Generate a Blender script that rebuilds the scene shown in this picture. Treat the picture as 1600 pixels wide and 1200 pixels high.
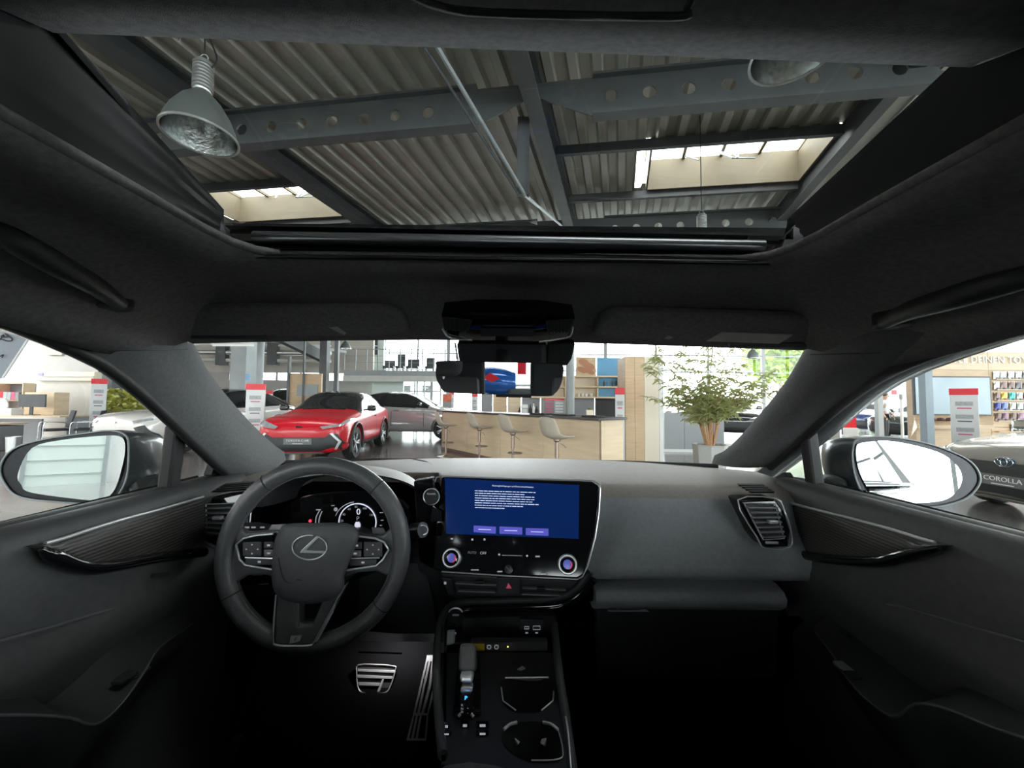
import bpy, bmesh, math, random
from mathutils import Vector, Matrix
from mathutils.bvhtree import BVHTree

for _o in list(bpy.data.objects):
    bpy.data.objects.remove(_o)
scene = bpy.context.scene
COL = scene.collection
rnd = random.Random(7)
PI = math.pi

# ------------------------------------------------------------------ camera
CAM = Vector((0.0, 0.0, 1.30))
FPX = 600.0
_th, _ph = math.atan(28 / 600), math.radians(0.5)
FW = Vector((0, math.cos(_th), math.sin(_th)))
_R0, _U0 = Vector((1, 0, 0)), Vector((0, -math.sin(_th), math.cos(_th)))
RT = _R0 * math.cos(_ph) + _U0 * math.sin(_ph)
UP = -_R0 * math.sin(_ph) + _U0 * math.cos(_ph)
cam_data = bpy.data.cameras.new('camera')
cam_data.sensor_width = 36.0
cam_data.sensor_fit = 'HORIZONTAL'
cam_data.lens = 36.0 * FPX / 1600.0
cam_data.clip_start = 0.02
cam_data.clip_end = 500
cam = bpy.data.objects.new('camera', cam_data)
COL.objects.link(cam)
_m = Matrix((RT, UP, -FW)).transposed().to_4x4()
_m.translation = CAM
cam.matrix_world = _m
scene.camera = cam

# ------------------------------------------------------------------ sky and exposure
world = bpy.data.worlds.new('sky')
scene.world = world
world.use_nodes = True
_bg = world.node_tree.nodes['Background']
_bg.inputs['Color'].default_value = (0.93, 0.97, 1.0, 1)
_bg.inputs['Strength'].default_value = 12.0
scene.view_settings.view_transform = 'Standard'
scene.view_settings.look = 'None'
scene.view_settings.gamma = 1.0
scene.view_settings.use_curve_mapping = False
scene.view_settings.exposure = 0.0
try:
    scene.cycles.max_bounces = 10
    scene.cycles.diffuse_bounces = 5
    scene.cycles.glossy_bounces = 4
    scene.cycles.transparent_max_bounces = 16
    scene.cycles.sample_clamp_indirect = 6.0
    scene.cycles.caustics_reflective = False
    scene.cycles.caustics_refractive = False
except Exception:
    pass

# ------------------------------------------------------------------ pixels to points
def ray(px, py):
    return FW + RT * ((px - 800) / FPX) + UP * ((600 - py) / FPX)
def P(px, py, y):                    # the point seen at that pixel, y metres ahead
    d = ray(px, py)
    return CAM + d * (y / d.y)
def PZ(px, py, z):
    d = ray(px, py)
    return CAM + d * ((z - CAM.z) / d.z)
def PX(px, py, x):
    d = ray(px, py)
    return CAM + d * (x / d.x)
def V(*a):
    return Vector(a)

# ------------------------------------------------------------------ materials
MATS = {}
def mat(name, col, rough=0.5, metal=0.0, noise=0.0, nscale=40.0, bump=0.0, bscale=300.0, coat=0.0, spec=0.5, emit=None, estr=1.0, stretch=None):
    if name in MATS:
        return MATS[name]
    m = bpy.data.materials.new(name)
    m.use_nodes = True
    nt = m.node_tree
    b = nt.nodes['Principled BSDF']
    b.inputs['Base Color'].default_value = (*col, 1)
    b.inputs['Roughness'].default_value = rough
    b.inputs['Metallic'].default_value = metal
    b.inputs['Specular IOR Level'].default_value = spec
    if coat:
        b.inputs['Coat Weight'].default_value = coat
        b.inputs['Coat Roughness'].default_value = 0.04
    tc = None
    def coords(sc):
        nonlocal tc
        if tc is None:
            tc = nt.nodes.new('ShaderNodeTexCoord')
        mp = nt.nodes.new('ShaderNodeMapping')
        s = stretch or (1, 1, 1)
        mp.inputs['Scale'].default_value = (sc * s[0], sc * s[1], sc * s[2])
        nt.links.new(tc.outputs['Object'], mp.inputs['Vector'])
        return mp.outputs['Vector']
    if noise:
        n = nt.nodes.new('ShaderNodeTexNoise')
        n.inputs['Scale'].default_value = 1.0
        n.inputs['Detail'].default_value = 3
        nt.links.new(coords(nscale), n.inputs['Vector'])
        r = nt.nodes.new('ShaderNodeValToRGB')
        r.color_ramp.elements[0].position = 0.3
        r.color_ramp.elements[1].position = 0.7
        r.color_ramp.elements[0].color = (*[max(0, c * (1 - noise)) for c in col], 1)
        r.color_ramp.elements[1].color = (*[min(1, c * (1 + noise)) for c in col], 1)
        nt.links.new(n.outputs['Fac'], r.inputs['Fac'])
        nt.links.new(r.outputs['Color'], b.inputs['Base Color'])
    if bump:
        n = nt.nodes.new('ShaderNodeTexNoise')
        n.inputs['Scale'].default_value = 1.0
        n.inputs['Detail'].default_value = 2
        nt.links.new(coords(bscale), n.inputs['Vector'])
        bp = nt.nodes.new('ShaderNodeBump')
        bp.inputs['Strength'].default_value = bump
        bp.inputs['Distance'].default_value = 0.002
        nt.links.new(n.outputs['Fac'], bp.inputs['Height'])
        nt.links.new(bp.outputs['Normal'], b.inputs['Normal'])
    if emit:
        b.inputs['Emission Color'].default_value = (*emit, 1)
        b.inputs['Emission Strength'].default_value = estr
    MATS[name] = m
    return m
def glass(name, tint=(0.9, 0.93, 0.92), refl=0.05, rough=0.0):
    """thin clear sheet: mostly lets light straight through, mirrors a little, more at grazing angles"""
    if name in MATS:
        return MATS[name]
    m = bpy.data.materials.new(name)
    m.use_nodes = True
    nt = m.node_tree
    nt.nodes.clear()
    out = nt.nodes.new('ShaderNodeOutputMaterial')
    tr = nt.nodes.new('ShaderNodeBsdfTransparent')
    tr.inputs['Color'].default_value = (*tint, 1)
    gl = nt.nodes.new('ShaderNodeBsdfGlossy')
    gl.inputs['Roughness'].default_value = rough
    lw = nt.nodes.new('ShaderNodeLayerWeight')
    lw.inputs['Blend'].default_value = 0.5
    pw = nt.nodes.new('ShaderNodeMath')
    pw.operation = 'POWER'
    pw.inputs[1].default_value = 5.0
    nt.links.new(lw.outputs['Facing'], pw.inputs[0])
    fr = nt.nodes.new('ShaderNodeMath')
    fr.operation = 'MULTIPLY_ADD'
    fr.inputs[1].default_value = 1.0 - refl
    fr.inputs[2].default_value = refl
    nt.links.new(pw.outputs[0], fr.inputs[0])
    mx = nt.nodes.new('ShaderNodeMixShader')
    nt.links.new(fr.outputs[0], mx.inputs['Fac'])
    nt.links.new(tr.outputs['BSDF'], mx.inputs[1])
    nt.links.new(gl.outputs['BSDF'], mx.inputs[2])
    nt.links.new(mx.outputs['Shader'], out.inputs['Surface'])
    MATS[name] = m
    return m

def leafmat(name, col):
    """leaf that lets part of the light shine through"""
    m = mat(name, col, .5, noise=.35, nscale=9)
    nt = m.node_tree
    b = nt.nodes['Principled BSDF']
    out = next(n for n in nt.nodes if n.type == 'OUTPUT_MATERIAL')
    tl = nt.nodes.new('ShaderNodeBsdfTranslucent')
    tl.inputs['Color'].default_value = (*[min(1, c * 1.3) for c in col], 1)
    mx = nt.nodes.new('ShaderNodeMixShader')
    mx.inputs['Fac'].default_value = .45
    nt.links.new(b.outputs[0], mx.inputs[1])
    nt.links.new(tl.outputs[0], mx.inputs[2])
    nt.links.new(mx.outputs[0], out.inputs['Surface'])
    return m

# ------------------------------------------------------------------ geometry
class G:
    """collects vertices and faces of one piece"""
    def __init__(self):
        self.v, self.f = [], []
    def add(self, vs, fs):
        n = len(self.v)
        self.v += [Vector(q) for q in vs]
        self.f += [tuple(i + n for i in f) for f in fs]
        return self
    def box(self, c, s, rot=None):
        c = Vector(c)
        q = []
        for z in (-.5, .5):
            for x, y in ((-.5, -.5), (.5, -.5), (.5, .5), (-.5, .5)):
                p = Vector((x * s[0], y * s[1], z * s[2]))
                if rot is not None:
                    p = rot @ p
                q.append(c + p)
        return self.add(q, [(3, 2, 1, 0), (4, 5, 6, 7), (0, 1, 5, 4), (1, 2, 6, 5), (2, 3, 7, 6), (3, 0, 4, 7)])
    def bar(self, a, b, w, h, up=(0, 0, 1)):
        """square bar from a to b, w across, h along up"""
        a, b = Vector(a), Vector(b)
        d = (b - a).normalized()
        s = d.cross(Vector(up))
        if s.length < 1e-5:
            s = d.cross(Vector((0, 1, 0)))
        s.normalize()
        u = s.cross(d).normalized()
        q = [p + s * (w / 2 * i) + u * (h / 2 * j) for p in (a, b) for i, j in ((-1, -1), (1, -1), (1, 1), (-1, 1))]
        return self.add(q, [(0, 1, 2, 3), (7, 6, 5, 4), (0, 4, 5, 1), (1, 5, 6, 2), (2, 6, 7, 3), (3, 7, 4, 0)])
    def tube(self, pts, r, n=8, closed=False, caps=True, sq=None):
        pts = [Vector(p) for p in pts]
        m = len(pts)
        rr = r if isinstance(r, (list, tuple)) else [r] * m
        rings = []
        nrm = None
        for i, p in enumerate(pts):
            if closed:
                d = pts[(i + 1) % m] - pts[i - 1]
            else:
                d = pts[min(i + 1, m - 1)] - pts[max(i - 1, 0)]
            d.normalize()
            if nrm is None:
                nrm = d.orthogonal().normalized()
                if sq is not None:
                    nrm = (Vector(sq) - d * d.dot(Vector(sq))).normalized()
            else:
                nrm = (nrm - d * nrm.dot(d)).normalized()
            b = d.cross(nrm)
            rings.append([p + (nrm * math.cos(2 * PI * k / n + (PI / n)) + b * math.sin(2 * PI * k / n + (PI / n))) * rr[i] for k in range(n)])
        fs = []
        for i in range(m if closed else m - 1):
            j = (i + 1) % m
            for k in range(n):
                fs.append((i * n + k, i * n + (k + 1) % n, j * n + (k + 1) % n, j * n + k))
        if not closed and caps:
            fs.append(tuple(range(n - 1, -1, -1)))
            fs.append(tuple((m - 1) * n + k for k in range(n)))
        return self.add([p for r_ in rings for p in r_], fs)
    def lathe(self, prof, c=(0, 0, 0), axis=(0, 0, 1), n=24):
        """prof: (radius, height) pairs along axis from c"""
        ax = Vector(axis).normalized()
        u = ax.orthogonal().normalized()
        w = ax.cross(u)
        c = Vector(c)
        q, fs = [], []
        for r, h in prof:
            for k in range(n):
                a = 2 * PI * k / n
                q.append(c + ax * h + (u * math.cos(a) + w * math.sin(a)) * max(r, 1e-4))
        for i in range(len(prof) - 1):
            for k in range(n):
                fs.append((i * n + k, i * n + (k + 1) % n, (i + 1) * n + (k + 1) % n, (i + 1) * n + k))
        return self.add(q, fs)
    def cyl(self, a, b, r, n=16):
        a, b = Vector(a), Vector(b)
        L = (b - a).length
        return self.lathe([(0, 0), (r, 0), (r, L), (0, L)], a, b - a, n)
    def grid(self, rows, close_u=False):
        """rows of equally many points"""
        m = len(rows[0])
        q = [p for r in rows for p in r]
        fs = []
        for i in range(len(rows) - 1):
            for k in range(m if close_u else m - 1):
                k2 = (k + 1) % m
                fs.append((i * m + k, i * m + k2, (i + 1) * m + k2, (i + 1) * m + k))
        return self.add(q, fs)
    def slab(self, pts, off):
        """polygon thickened by the vector off"""
        pts = [Vector(p) for p in pts]
        off = Vector(off)
        n = len(pts)
        fs = [tuple(range(n - 1, -1, -1)), tuple(range(n, 2 * n))]
        fs += [(i, (i + 1) % n, n + (i + 1) % n, n + i) for i in range(n)]
        return self.add(pts + [p + off for p in pts], fs)
    def shell(self, rows, off):
        """a grid surface with thickness off (vector or function of row, column)"""
        top = rows
        bot = [[p + (off(i, j) if callable(off) else Vector(off)) for j, p in enumerate(r)] for i, r in enumerate(rows)]
        loop = []
        R_, C_ = len(rows), len(rows[0])
        self.grid(top)
        n = len(self.v)
        self.grid([list(reversed(r)) for r in bot])
        for a, b, c, d in ((top[0], bot[0], 1, 0), (top[-1], bot[-1], 0, 0)):
            self.grid([a, b] if c else [b, a])
        self.grid([[r[0] for r in bot], [r[0] for r in top]])
        self.grid([[r[-1] for r in top], [r[-1] for r in bot]])
        return self

def basis(o):
    m = Matrix.Identity(4)
    while o is not None:
        m = o.matrix_basis @ m
        o = o.parent
    return m
def add(name, g, m, parent=None, local=False, smooth=None, bevel=0.0, subsurf=0, solid=0.0, kind=None, label=None, segs=2):
    me = bpy.data.meshes.new(name)
    vs = g.v
    if parent is not None and not local:
        inv = basis(parent).inverted()
        vs = [inv @ p for p in vs]
    me.from_pydata([tuple(p) for p in vs], [], g.f)
    bm = bmesh.new()
    bm.from_mesh(me)
    bmesh.ops.remove_doubles(bm, verts=bm.verts, dist=1e-5)
    bmesh.ops.recalc_face_normals(bm, faces=bm.faces)
    bm.to_mesh(me)
    bm.free()
    me.materials.append(m)
    if smooth is not None:
        me.polygons.foreach_set('use_smooth', [True] * len(me.polygons))
        me.set_sharp_from_angle(angle=math.radians(smooth))
    o = bpy.data.objects.new(name, me)
    COL.objects.link(o)
    o.parent = parent
    if solid:
        md = o.modifiers.new('thickness', 'SOLIDIFY')
        md.thickness = solid
        md.offset = 0
    if subsurf:
        md = o.modifiers.new('smoothing', 'SUBSURF')
        md.levels = subsurf
        md.render_levels = subsurf
    if bevel:
        md = o.modifiers.new('edges', 'BEVEL')
        md.width = bevel
        md.segments = segs
        md.limit_method = 'ANGLE'
        md.angle_limit = math.radians(35)
    if kind:
        o['kind'] = kind
    if label:
        o['label'] = label
    return o
def tag(o, label, cat, group=None, kind=None):
    o['label'] = label
    o['category'] = cat
    if group:
        o['group'] = group
    if kind:
        o['kind'] = kind
    return o
def thing(name, label, cat, loc=(0, 0, 0), rotz=0.0, group=None, kind=None):
    o = bpy.data.objects.new(name, None)
    o.empty_display_size = 0.05
    COL.objects.link(o)
    o.location = loc
    o.rotation_euler = (0, 0, rotz)
    o.matrix_basis = Matrix.Translation(Vector(loc)) @ Matrix.Rotation(rotz, 4, 'Z')
    return tag(o, label, cat, group, kind)
def struct(name, loc=(0, 0, 0), label=None):
    o = bpy.data.objects.new(name, None)
    COL.objects.link(o)
    o.matrix_basis = Matrix.Translation(Vector(loc))
    o['kind'] = 'structure'
    if label:
        o['label'] = label
    return o
def sadd(name, g, m, label, **k):
    o = add(name, g, m, **k)
    o['kind'] = 'structure'
    o['label'] = label
    return o
def dup(root, loc=None, rotz=None, label=None, parent=None):
    c = root.copy()
    COL.objects.link(c)
    c.parent = parent
    if loc is not None:
        c.matrix_basis = Matrix.Translation(Vector(loc)) @ Matrix.Rotation(rotz or 0, 4, 'Z')
    if label:
        c['label'] = label
    for ch in [x for x in bpy.data.objects if x.parent == root]:
        dup(ch, parent=c)
    return c
def text_geo(s, size, frame, extrude=0.0, align='LEFT', spacing=1.0, shear=0.0):
    """lettering as mesh: frame = (origin, right, up)"""
    cu = bpy.data.curves.new('lettering', 'FONT')
    cu.body = s
    cu.size = size
    cu.extrude = extrude
    cu.align_x = align
    cu.align_y = 'CENTER'
    cu.space_character = spacing
    cu.shear = shear
    cu.resolution_u = 3
    o = bpy.data.objects.new('lettering', cu)
    COL.objects.link(o)
    dg = bpy.context.evaluated_depsgraph_get()
    me = bpy.data.meshes.new_from_object(o.evaluated_get(dg))
    og, r, u = (Vector(q) for q in frame)
    r, u = r.normalized(), u.normalized()
    n = r.cross(u)
    g = G()
    g.add([og + r * v.co.x + u * v.co.y + n * v.co.z for v in me.vertices], [tuple(p.vertices) for p in me.polygons])
    bpy.data.objects.remove(o)
    bpy.data.curves.remove(cu)
    bpy.data.meshes.remove(me)
    return g
def smooth_path(pts, k=6, closed=False):
    """Catmull-Rom through points"""
    pts = [Vector(p) for p in pts]
    n = len(pts)
    out = []
    for i in range(n if closed else n - 1):
        if closed:
            a, b, c, d = pts[i - 1], pts[i], pts[(i + 1) % n], pts[(i + 2) % n]
        else:
            a, b, c, d = pts[max(i - 1, 0)], pts[i], pts[i + 1], pts[min(i + 2, n - 1)]
        for j in range(k):
            t = j / k
            out.append(0.5 * ((2 * b) + (c - a) * t + (2 * a - 5 * b + 4 * c - d) * t * t + (3 * b - a - 3 * c + d) * t ** 3))
    if not closed:
        out.append(pts[-1])
    return out
def lerp(a, b, t):
    return a + (b - a) * t
def interp(tab, x):
    """piecewise linear table of (x, value)"""
    if x <= tab[0][0]:
        return tab[0][1]
    for (x0, v0), (x1, v1) in zip(tab, tab[1:]):
        if x <= x1:
            return v0 + (v1 - v0) * (x - x0) / (x1 - x0)
    return tab[-1][1]
# ================================================================== showroom shell
m_floor = mat('polished_floor', (0.20, 0.195, 0.185), rough=0.14, noise=0.12, nscale=1.5, spec=0.6)
m_sheet = mat('roof_sheet_metal', (0.50, 0.49, 0.43), rough=0.45, metal=0.25, noise=0.10, nscale=2)
m_steel = mat('painted_steel_grey', (0.115, 0.125, 0.13), rough=0.5, noise=0.1, nscale=3)
m_steel_lt = mat('painted_steel_light', (0.34, 0.37, 0.38), rough=0.5, noise=0.06, nscale=3)
m_pale = mat('pale_panel', (0.60, 0.60, 0.56), rough=0.45, noise=0.06, nscale=2)
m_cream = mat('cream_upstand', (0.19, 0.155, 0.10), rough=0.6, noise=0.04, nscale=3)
m_wall = mat('beige_wall', (0.62, 0.58, 0.52), rough=0.7, noise=0.04, nscale=2)
m_wallgrey = mat('grey_wall', (0.50, 0.48, 0.45), rough=0.7, noise=0.05, nscale=2)
m_white = mat('white_paint', (0.82, 0.82, 0.80), rough=0.5, noise=0.03, nscale=3)
m_whitecool = mat('white_board', (0.72, 0.80, 0.76), rough=0.4, noise=0.03, nscale=2)
m_pane = glass('window_glass', (0.93, 0.96, 0.96), 0.045)
m_mull = mat('mullion_grey', (0.30, 0.31, 0.32), rough=0.45, noise=0.05, nscale=5)
m_dark = mat('dark_steel', (0.07, 0.075, 0.08), rough=0.5, noise=0.1, nscale=4)
m_pave = mat('outside_paving', (0.55, 0.55, 0.53), rough=0.8, noise=0.1, nscale=0.8)
m_alu = mat('brushed_aluminium', (0.62, 0.63, 0.62), rough=0.32, metal=0.8, noise=0.05, nscale=20)
m_black = mat('matt_black', (0.015, 0.015, 0.016), rough=0.6, noise=0.1, nscale=10)

YF = 24.0                                   # front glass facade
sadd('floor', G().add([(-26, -14, 0), (20, -14, 0), (20, YF, 0), (-26, YF, 0)], [(0, 1, 2, 3)]), m_floor, 'dark grey polished showroom floor with soft reflections')
sadd('ground_outside', G().add([(-120, -90, -0.06), (120, -90, -0.06), (120, 130, -0.06), (-120, 130, -0.06)], [(0, 1, 2, 3)]), m_pave, 'pale paving outside the showroom windows')

# ---- roof laid out on a slightly skewed grid: u across, v along the ribs
def uv(u, v, z):
    return Vector((0.9915 * u + 0.27 * v, -0.13 * u + 0.963 * v, z))
ZC = 5.30
ceil_root = struct('ceiling', (0, 0, ZC), 'corrugated metal showroom roof on grey steel beams')
SKY = [(0.50, 3.10, 6.0, 7.27), (-8.2, -5.55, 6.3, 7.58), (0.5, 3.1, -1.0, 0.3), (-8.2, -5.55, -1.0, 0.3), (0.5, 3.1, -7.5, -6.2), (-8.2, -5.55, -7.5, -6.2), (5.5, 8.1, -1.0, .3), (5.5, 8.1, 6.0, 7.27)]  # all after the first two are out of view, added for more daylight
PER = 0.289
prof = [(0.0, 0.0), (0.10, 0.0), (0.135, 0.075), (0.254, 0.075), (0.289, 0.0)]
nr = 0
u = -19.075
while u < 19:
    g = G()
    for k in range(10):
        u0 = u + k * PER
        cuts = [(-12.5, 11.6)]
        for (a, b, c, d) in SKY:
            if u0 + PER > a + .02 and u0 < b - .02:
                cuts = [q for (s, e) in cuts for q in ((s, min(e, c)), (max(s, d), e)) if q[1] - q[0] > 0.01]
        for (s, e) in cuts:
            g.grid([[uv(u0 + du, s, ZC + dz) for du, dz in prof], [uv(u0 + du, e, ZC + dz) for du, dz in prof]])
    add('roof_sheet', g, m_sheet, ceil_root)
    u += 10 * PER
# the roof carries on above the sheets so that no daylight leaks in
# higher roof bay towards the glass front
g = G()
g.box((-3, 18.0, 6.6), (46, 13.5, 0.1))
add('roof_panel', g, m_wallgrey, ceil_root)
g = G()
for k in range(7):
    x = -20 + k * 6
    g.bar((x, 11.4, 6.35), (x, 24, 6.35), 0.2, 0.35)
for y in (13.5, 17.0, 20.5):
    g.bar((-26, y, 6.3), (20, y, 6.3), 0.16, 0.3)
add('roof_girder', g, m_steel, ceil_root)
sadd('trim_1', G().box((-3, 11.55, 5.95), (46, 0.1, 1.3)), m_wallgrey, 'grey upstand where the roof steps up')

def holed_web(u0, u1, v, z0, z1, s, r, th=0.02, n=16, first=0.25):
    """steel web with a row of round holes, in cells s wide"""
    g = G()
    cells = int((u1 - u0) / s)
    zc = (z0 + z1) / 2
    for k in range(cells):
        a, b = u0 + k * s, u0 + (k + 1) * s
        if k == cells - 1:
            b = u1
        uc = (a + u0 + (k + 1) * s) / 2
        outer, inner = [], []
        for j in range(n):
            t = 2 * PI * (j + .5) / n
            c, si = math.cos(t), math.sin(t)
            m_ = max(abs(c), abs(si))
            hu = (b - uc) if c > 0 else (uc - a)
            outer.append((uc + c / m_ * hu, zc + si / m_ * (z1 - z0) / 2))
            inner.append((uc + c * r, zc + si * r))
        for side in (-th / 2, th / 2):
            q = [uv(p[0], v + side, p[1]) for p in outer + inner]
            g.add(q, [(j, (j + 1) % n, n + (j + 1) % n, n + j) for j in range(n)])
        q = [uv(p[0], v + sd, p[1]) for sd in (-th / 2, th / 2) for p in inner]
        g.add(q, [(j, (j + 1) % n, n + (j + 1) % n, n + j) for j in range(n)])
        # corners of the cell
        for (cu, cz) in ((a, z0), (b, z0), (b, z1), (a, z1)):
            near = sorted(range(n), key=lambda j: (outer[j][0] - cu) ** 2 + (outer[j][1] - cz) ** 2)[:2]
            for side in (-th / 2, th / 2):
                g.add([uv(cu, v + side, cz)] + [uv(outer[j][0], v + side, outer[j][1]) for j in near], [(0, 1, 2)])
    return g
def castellated(v, spans, s=0.44, z0=4.74, z1=5.22):
    for (a, b) in spans:
        o = add('roof_beam', holed_web(a, b, v, z0, z1, s, 0.078), m_steel, ceil_root)
        g = G()
        g.bar(uv(a, v, z1), uv(b, v, z1), 0.16, 0.03)
        g.bar(uv(a, v, z0), uv(b, v, z0), 0.16, 0.03)
        add('flange', g, m_steel, o)
for v in (4.6, 8.25):
    castellated(v, [(-14.9, -1.72), (-0.30, 3.66), (3.7, 12)])
    for (a, b) in ((-1.72, -1.05), (-0.30, -1.0)):
        add('haunch_plate', G().slab([uv(a, v - .01, 4.74), uv(a, v - .01, 5.22), uv(b, v - .01, 5.22), uv(b, v - .01, 5.05)], (0, 0.02, 0)), m_steel, ceil_root)
for v in (-3.0, 1.0, -7, -10.5):
    castellated(v, [(-14.9, 12)])
# beams running along the ribs
for (uu, w, zb, zt, mm) in ((-1.02, 0.20, 4.96, 5.27, m_steel), (-5.28, 0.26, 5.02, 5.27, m_dark), (3.17, 0.16, 4.98, 5.27, m_dark), (-9.6, 0.2, 5.0, 5.27, m_dark)):
    g = G()
    g.bar(uv(uu, -12, (zb + zt) / 2), uv(uu, 11.5, (zb + zt) / 2), 0.025, zt - zb)
    g.bar(uv(uu, -12, zb), uv(uu, 11.5, zb), w, 0.025)
    g.bar(uv(uu, -12, zt), uv(uu, 11.5, zt), w, 0.025)
    add('roof_beam', g, mm, ceil_root)
for (a, b, v) in ((-0.95, 3.1, 5.9), (-0.95, 3.1, 7.36), (-9.5, -5.3, 6.2), (-9.5, -5.3, 7.68)):
    add('purlin', G().bar(uv(a, v, 5.20), uv(b, v, 5.20), 0.07, 0.14), m_dark, ceil_root)
g = G()
g.slab([uv(3.24, -3, 5.18), uv(5.4, -3, 5.18), uv(5.4, 9.5, 5.18), uv(3.24, 9.5, 5.18)], (0, 0, 0.03))
for uu in (3.62, 4.05, 4.5, 4.95):
    g.bar(uv(uu, -3, 5.165), uv(uu, 9.5, 5.165), 0.035, 0.04)
add('roof_gutter_panel', g, m_pale, ceil_root)
# hanging post with its tie rods under the middle beam
kp = Vector((0.12, 4.95, 0))
add('hanging_post', G().box((kp.x, kp.y, 4.55), (0.15, 0.07, 1.05)).box((kp.x + .075, kp.y, 4.55), (0.012, 0.12, 1.05)), m_steel, ceil_root)
add('tie_rod', G().tube([(kp.x + .03, kp.y, 4.03), (-1.75, 1.45, 5.15)], 0.022, 8), m_steel_lt, ceil_root)
add('tie_rod', G().tube([(kp.x + .03, kp.y, 4.03), (1.17, 8.3, 5.1)], 0.022, 8), m_steel_lt, ceil_root)
add('tie_rod', G().tube([(kp.x - .05, kp.y, 4.03), (-1.92, 1.45, 5.15)], 0.016, 8), m_steel, ceil_root)

# skylights: cream upstand, glazing bars, panes, opener rods
m_skypane = glass('skylight_glass', (0.95, 0.95, 0.92), 0.03)
for si, (a, b, c, d) in enumerate(SKY):
    w = struct('window_%d' % (si + 1), uv((a + b) / 2, (c + d) / 2, ZC), 'roof skylight with cream upstand and white glazing')
    h = 0.50
    zt = ZC + h
    for (p, q) in (((a, c), (b, c)), ((b, c), (b, d)), ((b, d), (a, d)), ((a, d), (a, c))):
        add('upstand', G().bar(uv(p[0], p[1], ZC + h / 2 - .03), uv(q[0], q[1], ZC + h / 2 - .03), 0.03, h + .06), m_cream, w)
    npan = 4
    for k in range(npan + 1):
        uu = a + (b - a) * k / npan
        add('glazing_bar', G().bar(uv(uu, c, zt), uv(uu, d, zt), 0.05, 0.06), m_cream, w)
    for k in range(npan):
        u0, u1 = a + (b - a) * k / npan, a + (b - a) * (k + 1) / npan
        add('pane', G().add([uv(u0, c, zt), uv(u1, c, zt), uv(u1, d, zt), uv(u0, d, zt)], [(0, 1, 2, 3)]), m_skypane, w)
    if si < 2:
        um = (a + b) / 2 + (0.1 if si == 0 else 0.45)
        g = G()
        for (x0, x1) in ((-.12, 0.0), (0.02, 0.06), (.16, .06), (-.2, -.02)):
            g.tube([uv(um + x0, d - .15, zt - .02), uv(um + x1, d - .45, zt - .34)], 0.014, 6)
        g.tube([uv(um, d - .45, zt - .34), uv(um + .22, d - .3, zt - .26), uv(um + .4, d - .25, zt - .24)], 0.012, 6)
        g.tube([uv(um - .75, d - .1, zt - .02), uv(um - .55, d - .4, zt - .3)], 0.012, 6)
        add('opener_rod', g, m_steel_lt, w)

# ---- walls
def wallbox(name, x0, x1, y, z0, z1, m, label, th=0.2):
    return sadd(name, G().box(((x0 + x1) / 2, y + th / 2, (z0 + z1) / 2), (x1 - x0, th, z1 - z0)), m, label)
sadd('wall_left', G().box((-26.1, 5, 3.3), (0.2, 38, 6.6)), m_wall, 'plain beige showroom wall far out to the side')
# front glass facade
def facade(name, xs, y, zs, label, thick=0.09, skip=()):
    w = struct(name, ((xs[0] + xs[-1]) / 2, y, 0), label)
    for i, x in enumerate(xs):
        add('mullion', G().box((x, y, (zs[0] + zs[-1]) / 2), (thick if i % 3 else thick * 2.2, 0.14, zs[-1] - zs[0])), m_mull, w)
    for z in zs:
        add('transom', G().box(((xs[0] + xs[-1]) / 2, y, z), (xs[-1] - xs[0], 0.1, 0.07)), m_mull, w)
    for i in range(len(xs) - 1):
        for j in range(len(zs) - 1):
            add('pane', G().add([(xs[i], y, zs[j]), (xs[i + 1], y, zs[j]), (xs[i + 1], y, zs[j + 1]), (xs[i], y, zs[j + 1])], [(0, 1, 2, 3)]), m_pane, w)
    return w
facade('window_9', [0.04 * (px - 800) for px in (560, 601, 652, 700, 782, 864, 946, 1025, 1107, 1193, 1275, 1300)], YF, (0.02, 3.26, 4.3, 6.5), 'tall glass front with slim grey mullions')
facade('window_10', [0.04 * (px - 800) for px in (631, 650, 665, 676, 690)], YF - 0.3, (0.02, 1.9, 2.6), 'row of narrow glazed doors under the gallery', 0.07)
# right side glass wall and rear glass wall
w = struct('window_11', (20, 5, 0), 'glass side wall of the showroom')
ys = [-14 + 3.8 * k for k in range(11)]
for y in ys:
    add('mullion', G().box((20, y, 3.2), (0.14, 0.1, 6.4)), m_mull, w)
for z in (0.04, 3.3, 6.4):
    add('transom', G().box((20, 5, z), (0.1, 38, 0.08)), m_mull, w)
for y0, y1 in zip(ys, ys[1:]):
    for z0, z1 in ((0.04, 3.3), (3.3, 6.4)):
        add('pane', G().add([(20, y0, z0), (20, y1, z0), (20, y1, z1), (20, y0, z1)], [(0, 1, 2, 3)]), m_pane, w)
facade('window_12', [-1.6 + 2.4 * k for k in range(10)], -14, (0.04, 2.6, 5.3), 'tall glass wall behind the car')
facade('window_13', [-25 + 3.9 * k for k in range(7)], -14, (3.3, 5.3), 'high window band above the white rear wall')
rear = sadd('wall_rear', G().box((-13.8, -14, 1.65), (24.4, 0.2, 3.3)), m_white, 'white rear showroom wall with a roller gate')
g = G()
g.box((-5.5, -13.86, .8), (1.5, 0.06, 1.6))
gate = add('gate_panel', g, m_whitecool, rear)
for k in range(4):
    add('gate_rail', G().box((-5.5, -13.82, 0.3 + .4 * k), (1.5, 0.015, 0.012)), m_steel_lt, gate)
add('gate_frame', G().box((-5.5, -13.85, 1.64), (1.66, 0.1, 0.08)).box((-6.29, -13.85, .82), (0.08, 0.1, 1.64)).box((-4.71, -13.85, .82), (0.08, 0.1, 1.64)), m_steel_lt, rear)
add('notice_panel', G().box((-7.0, -13.86, 1.1), (.45, 0.05, .9)), m_steel_lt, rear)

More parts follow.
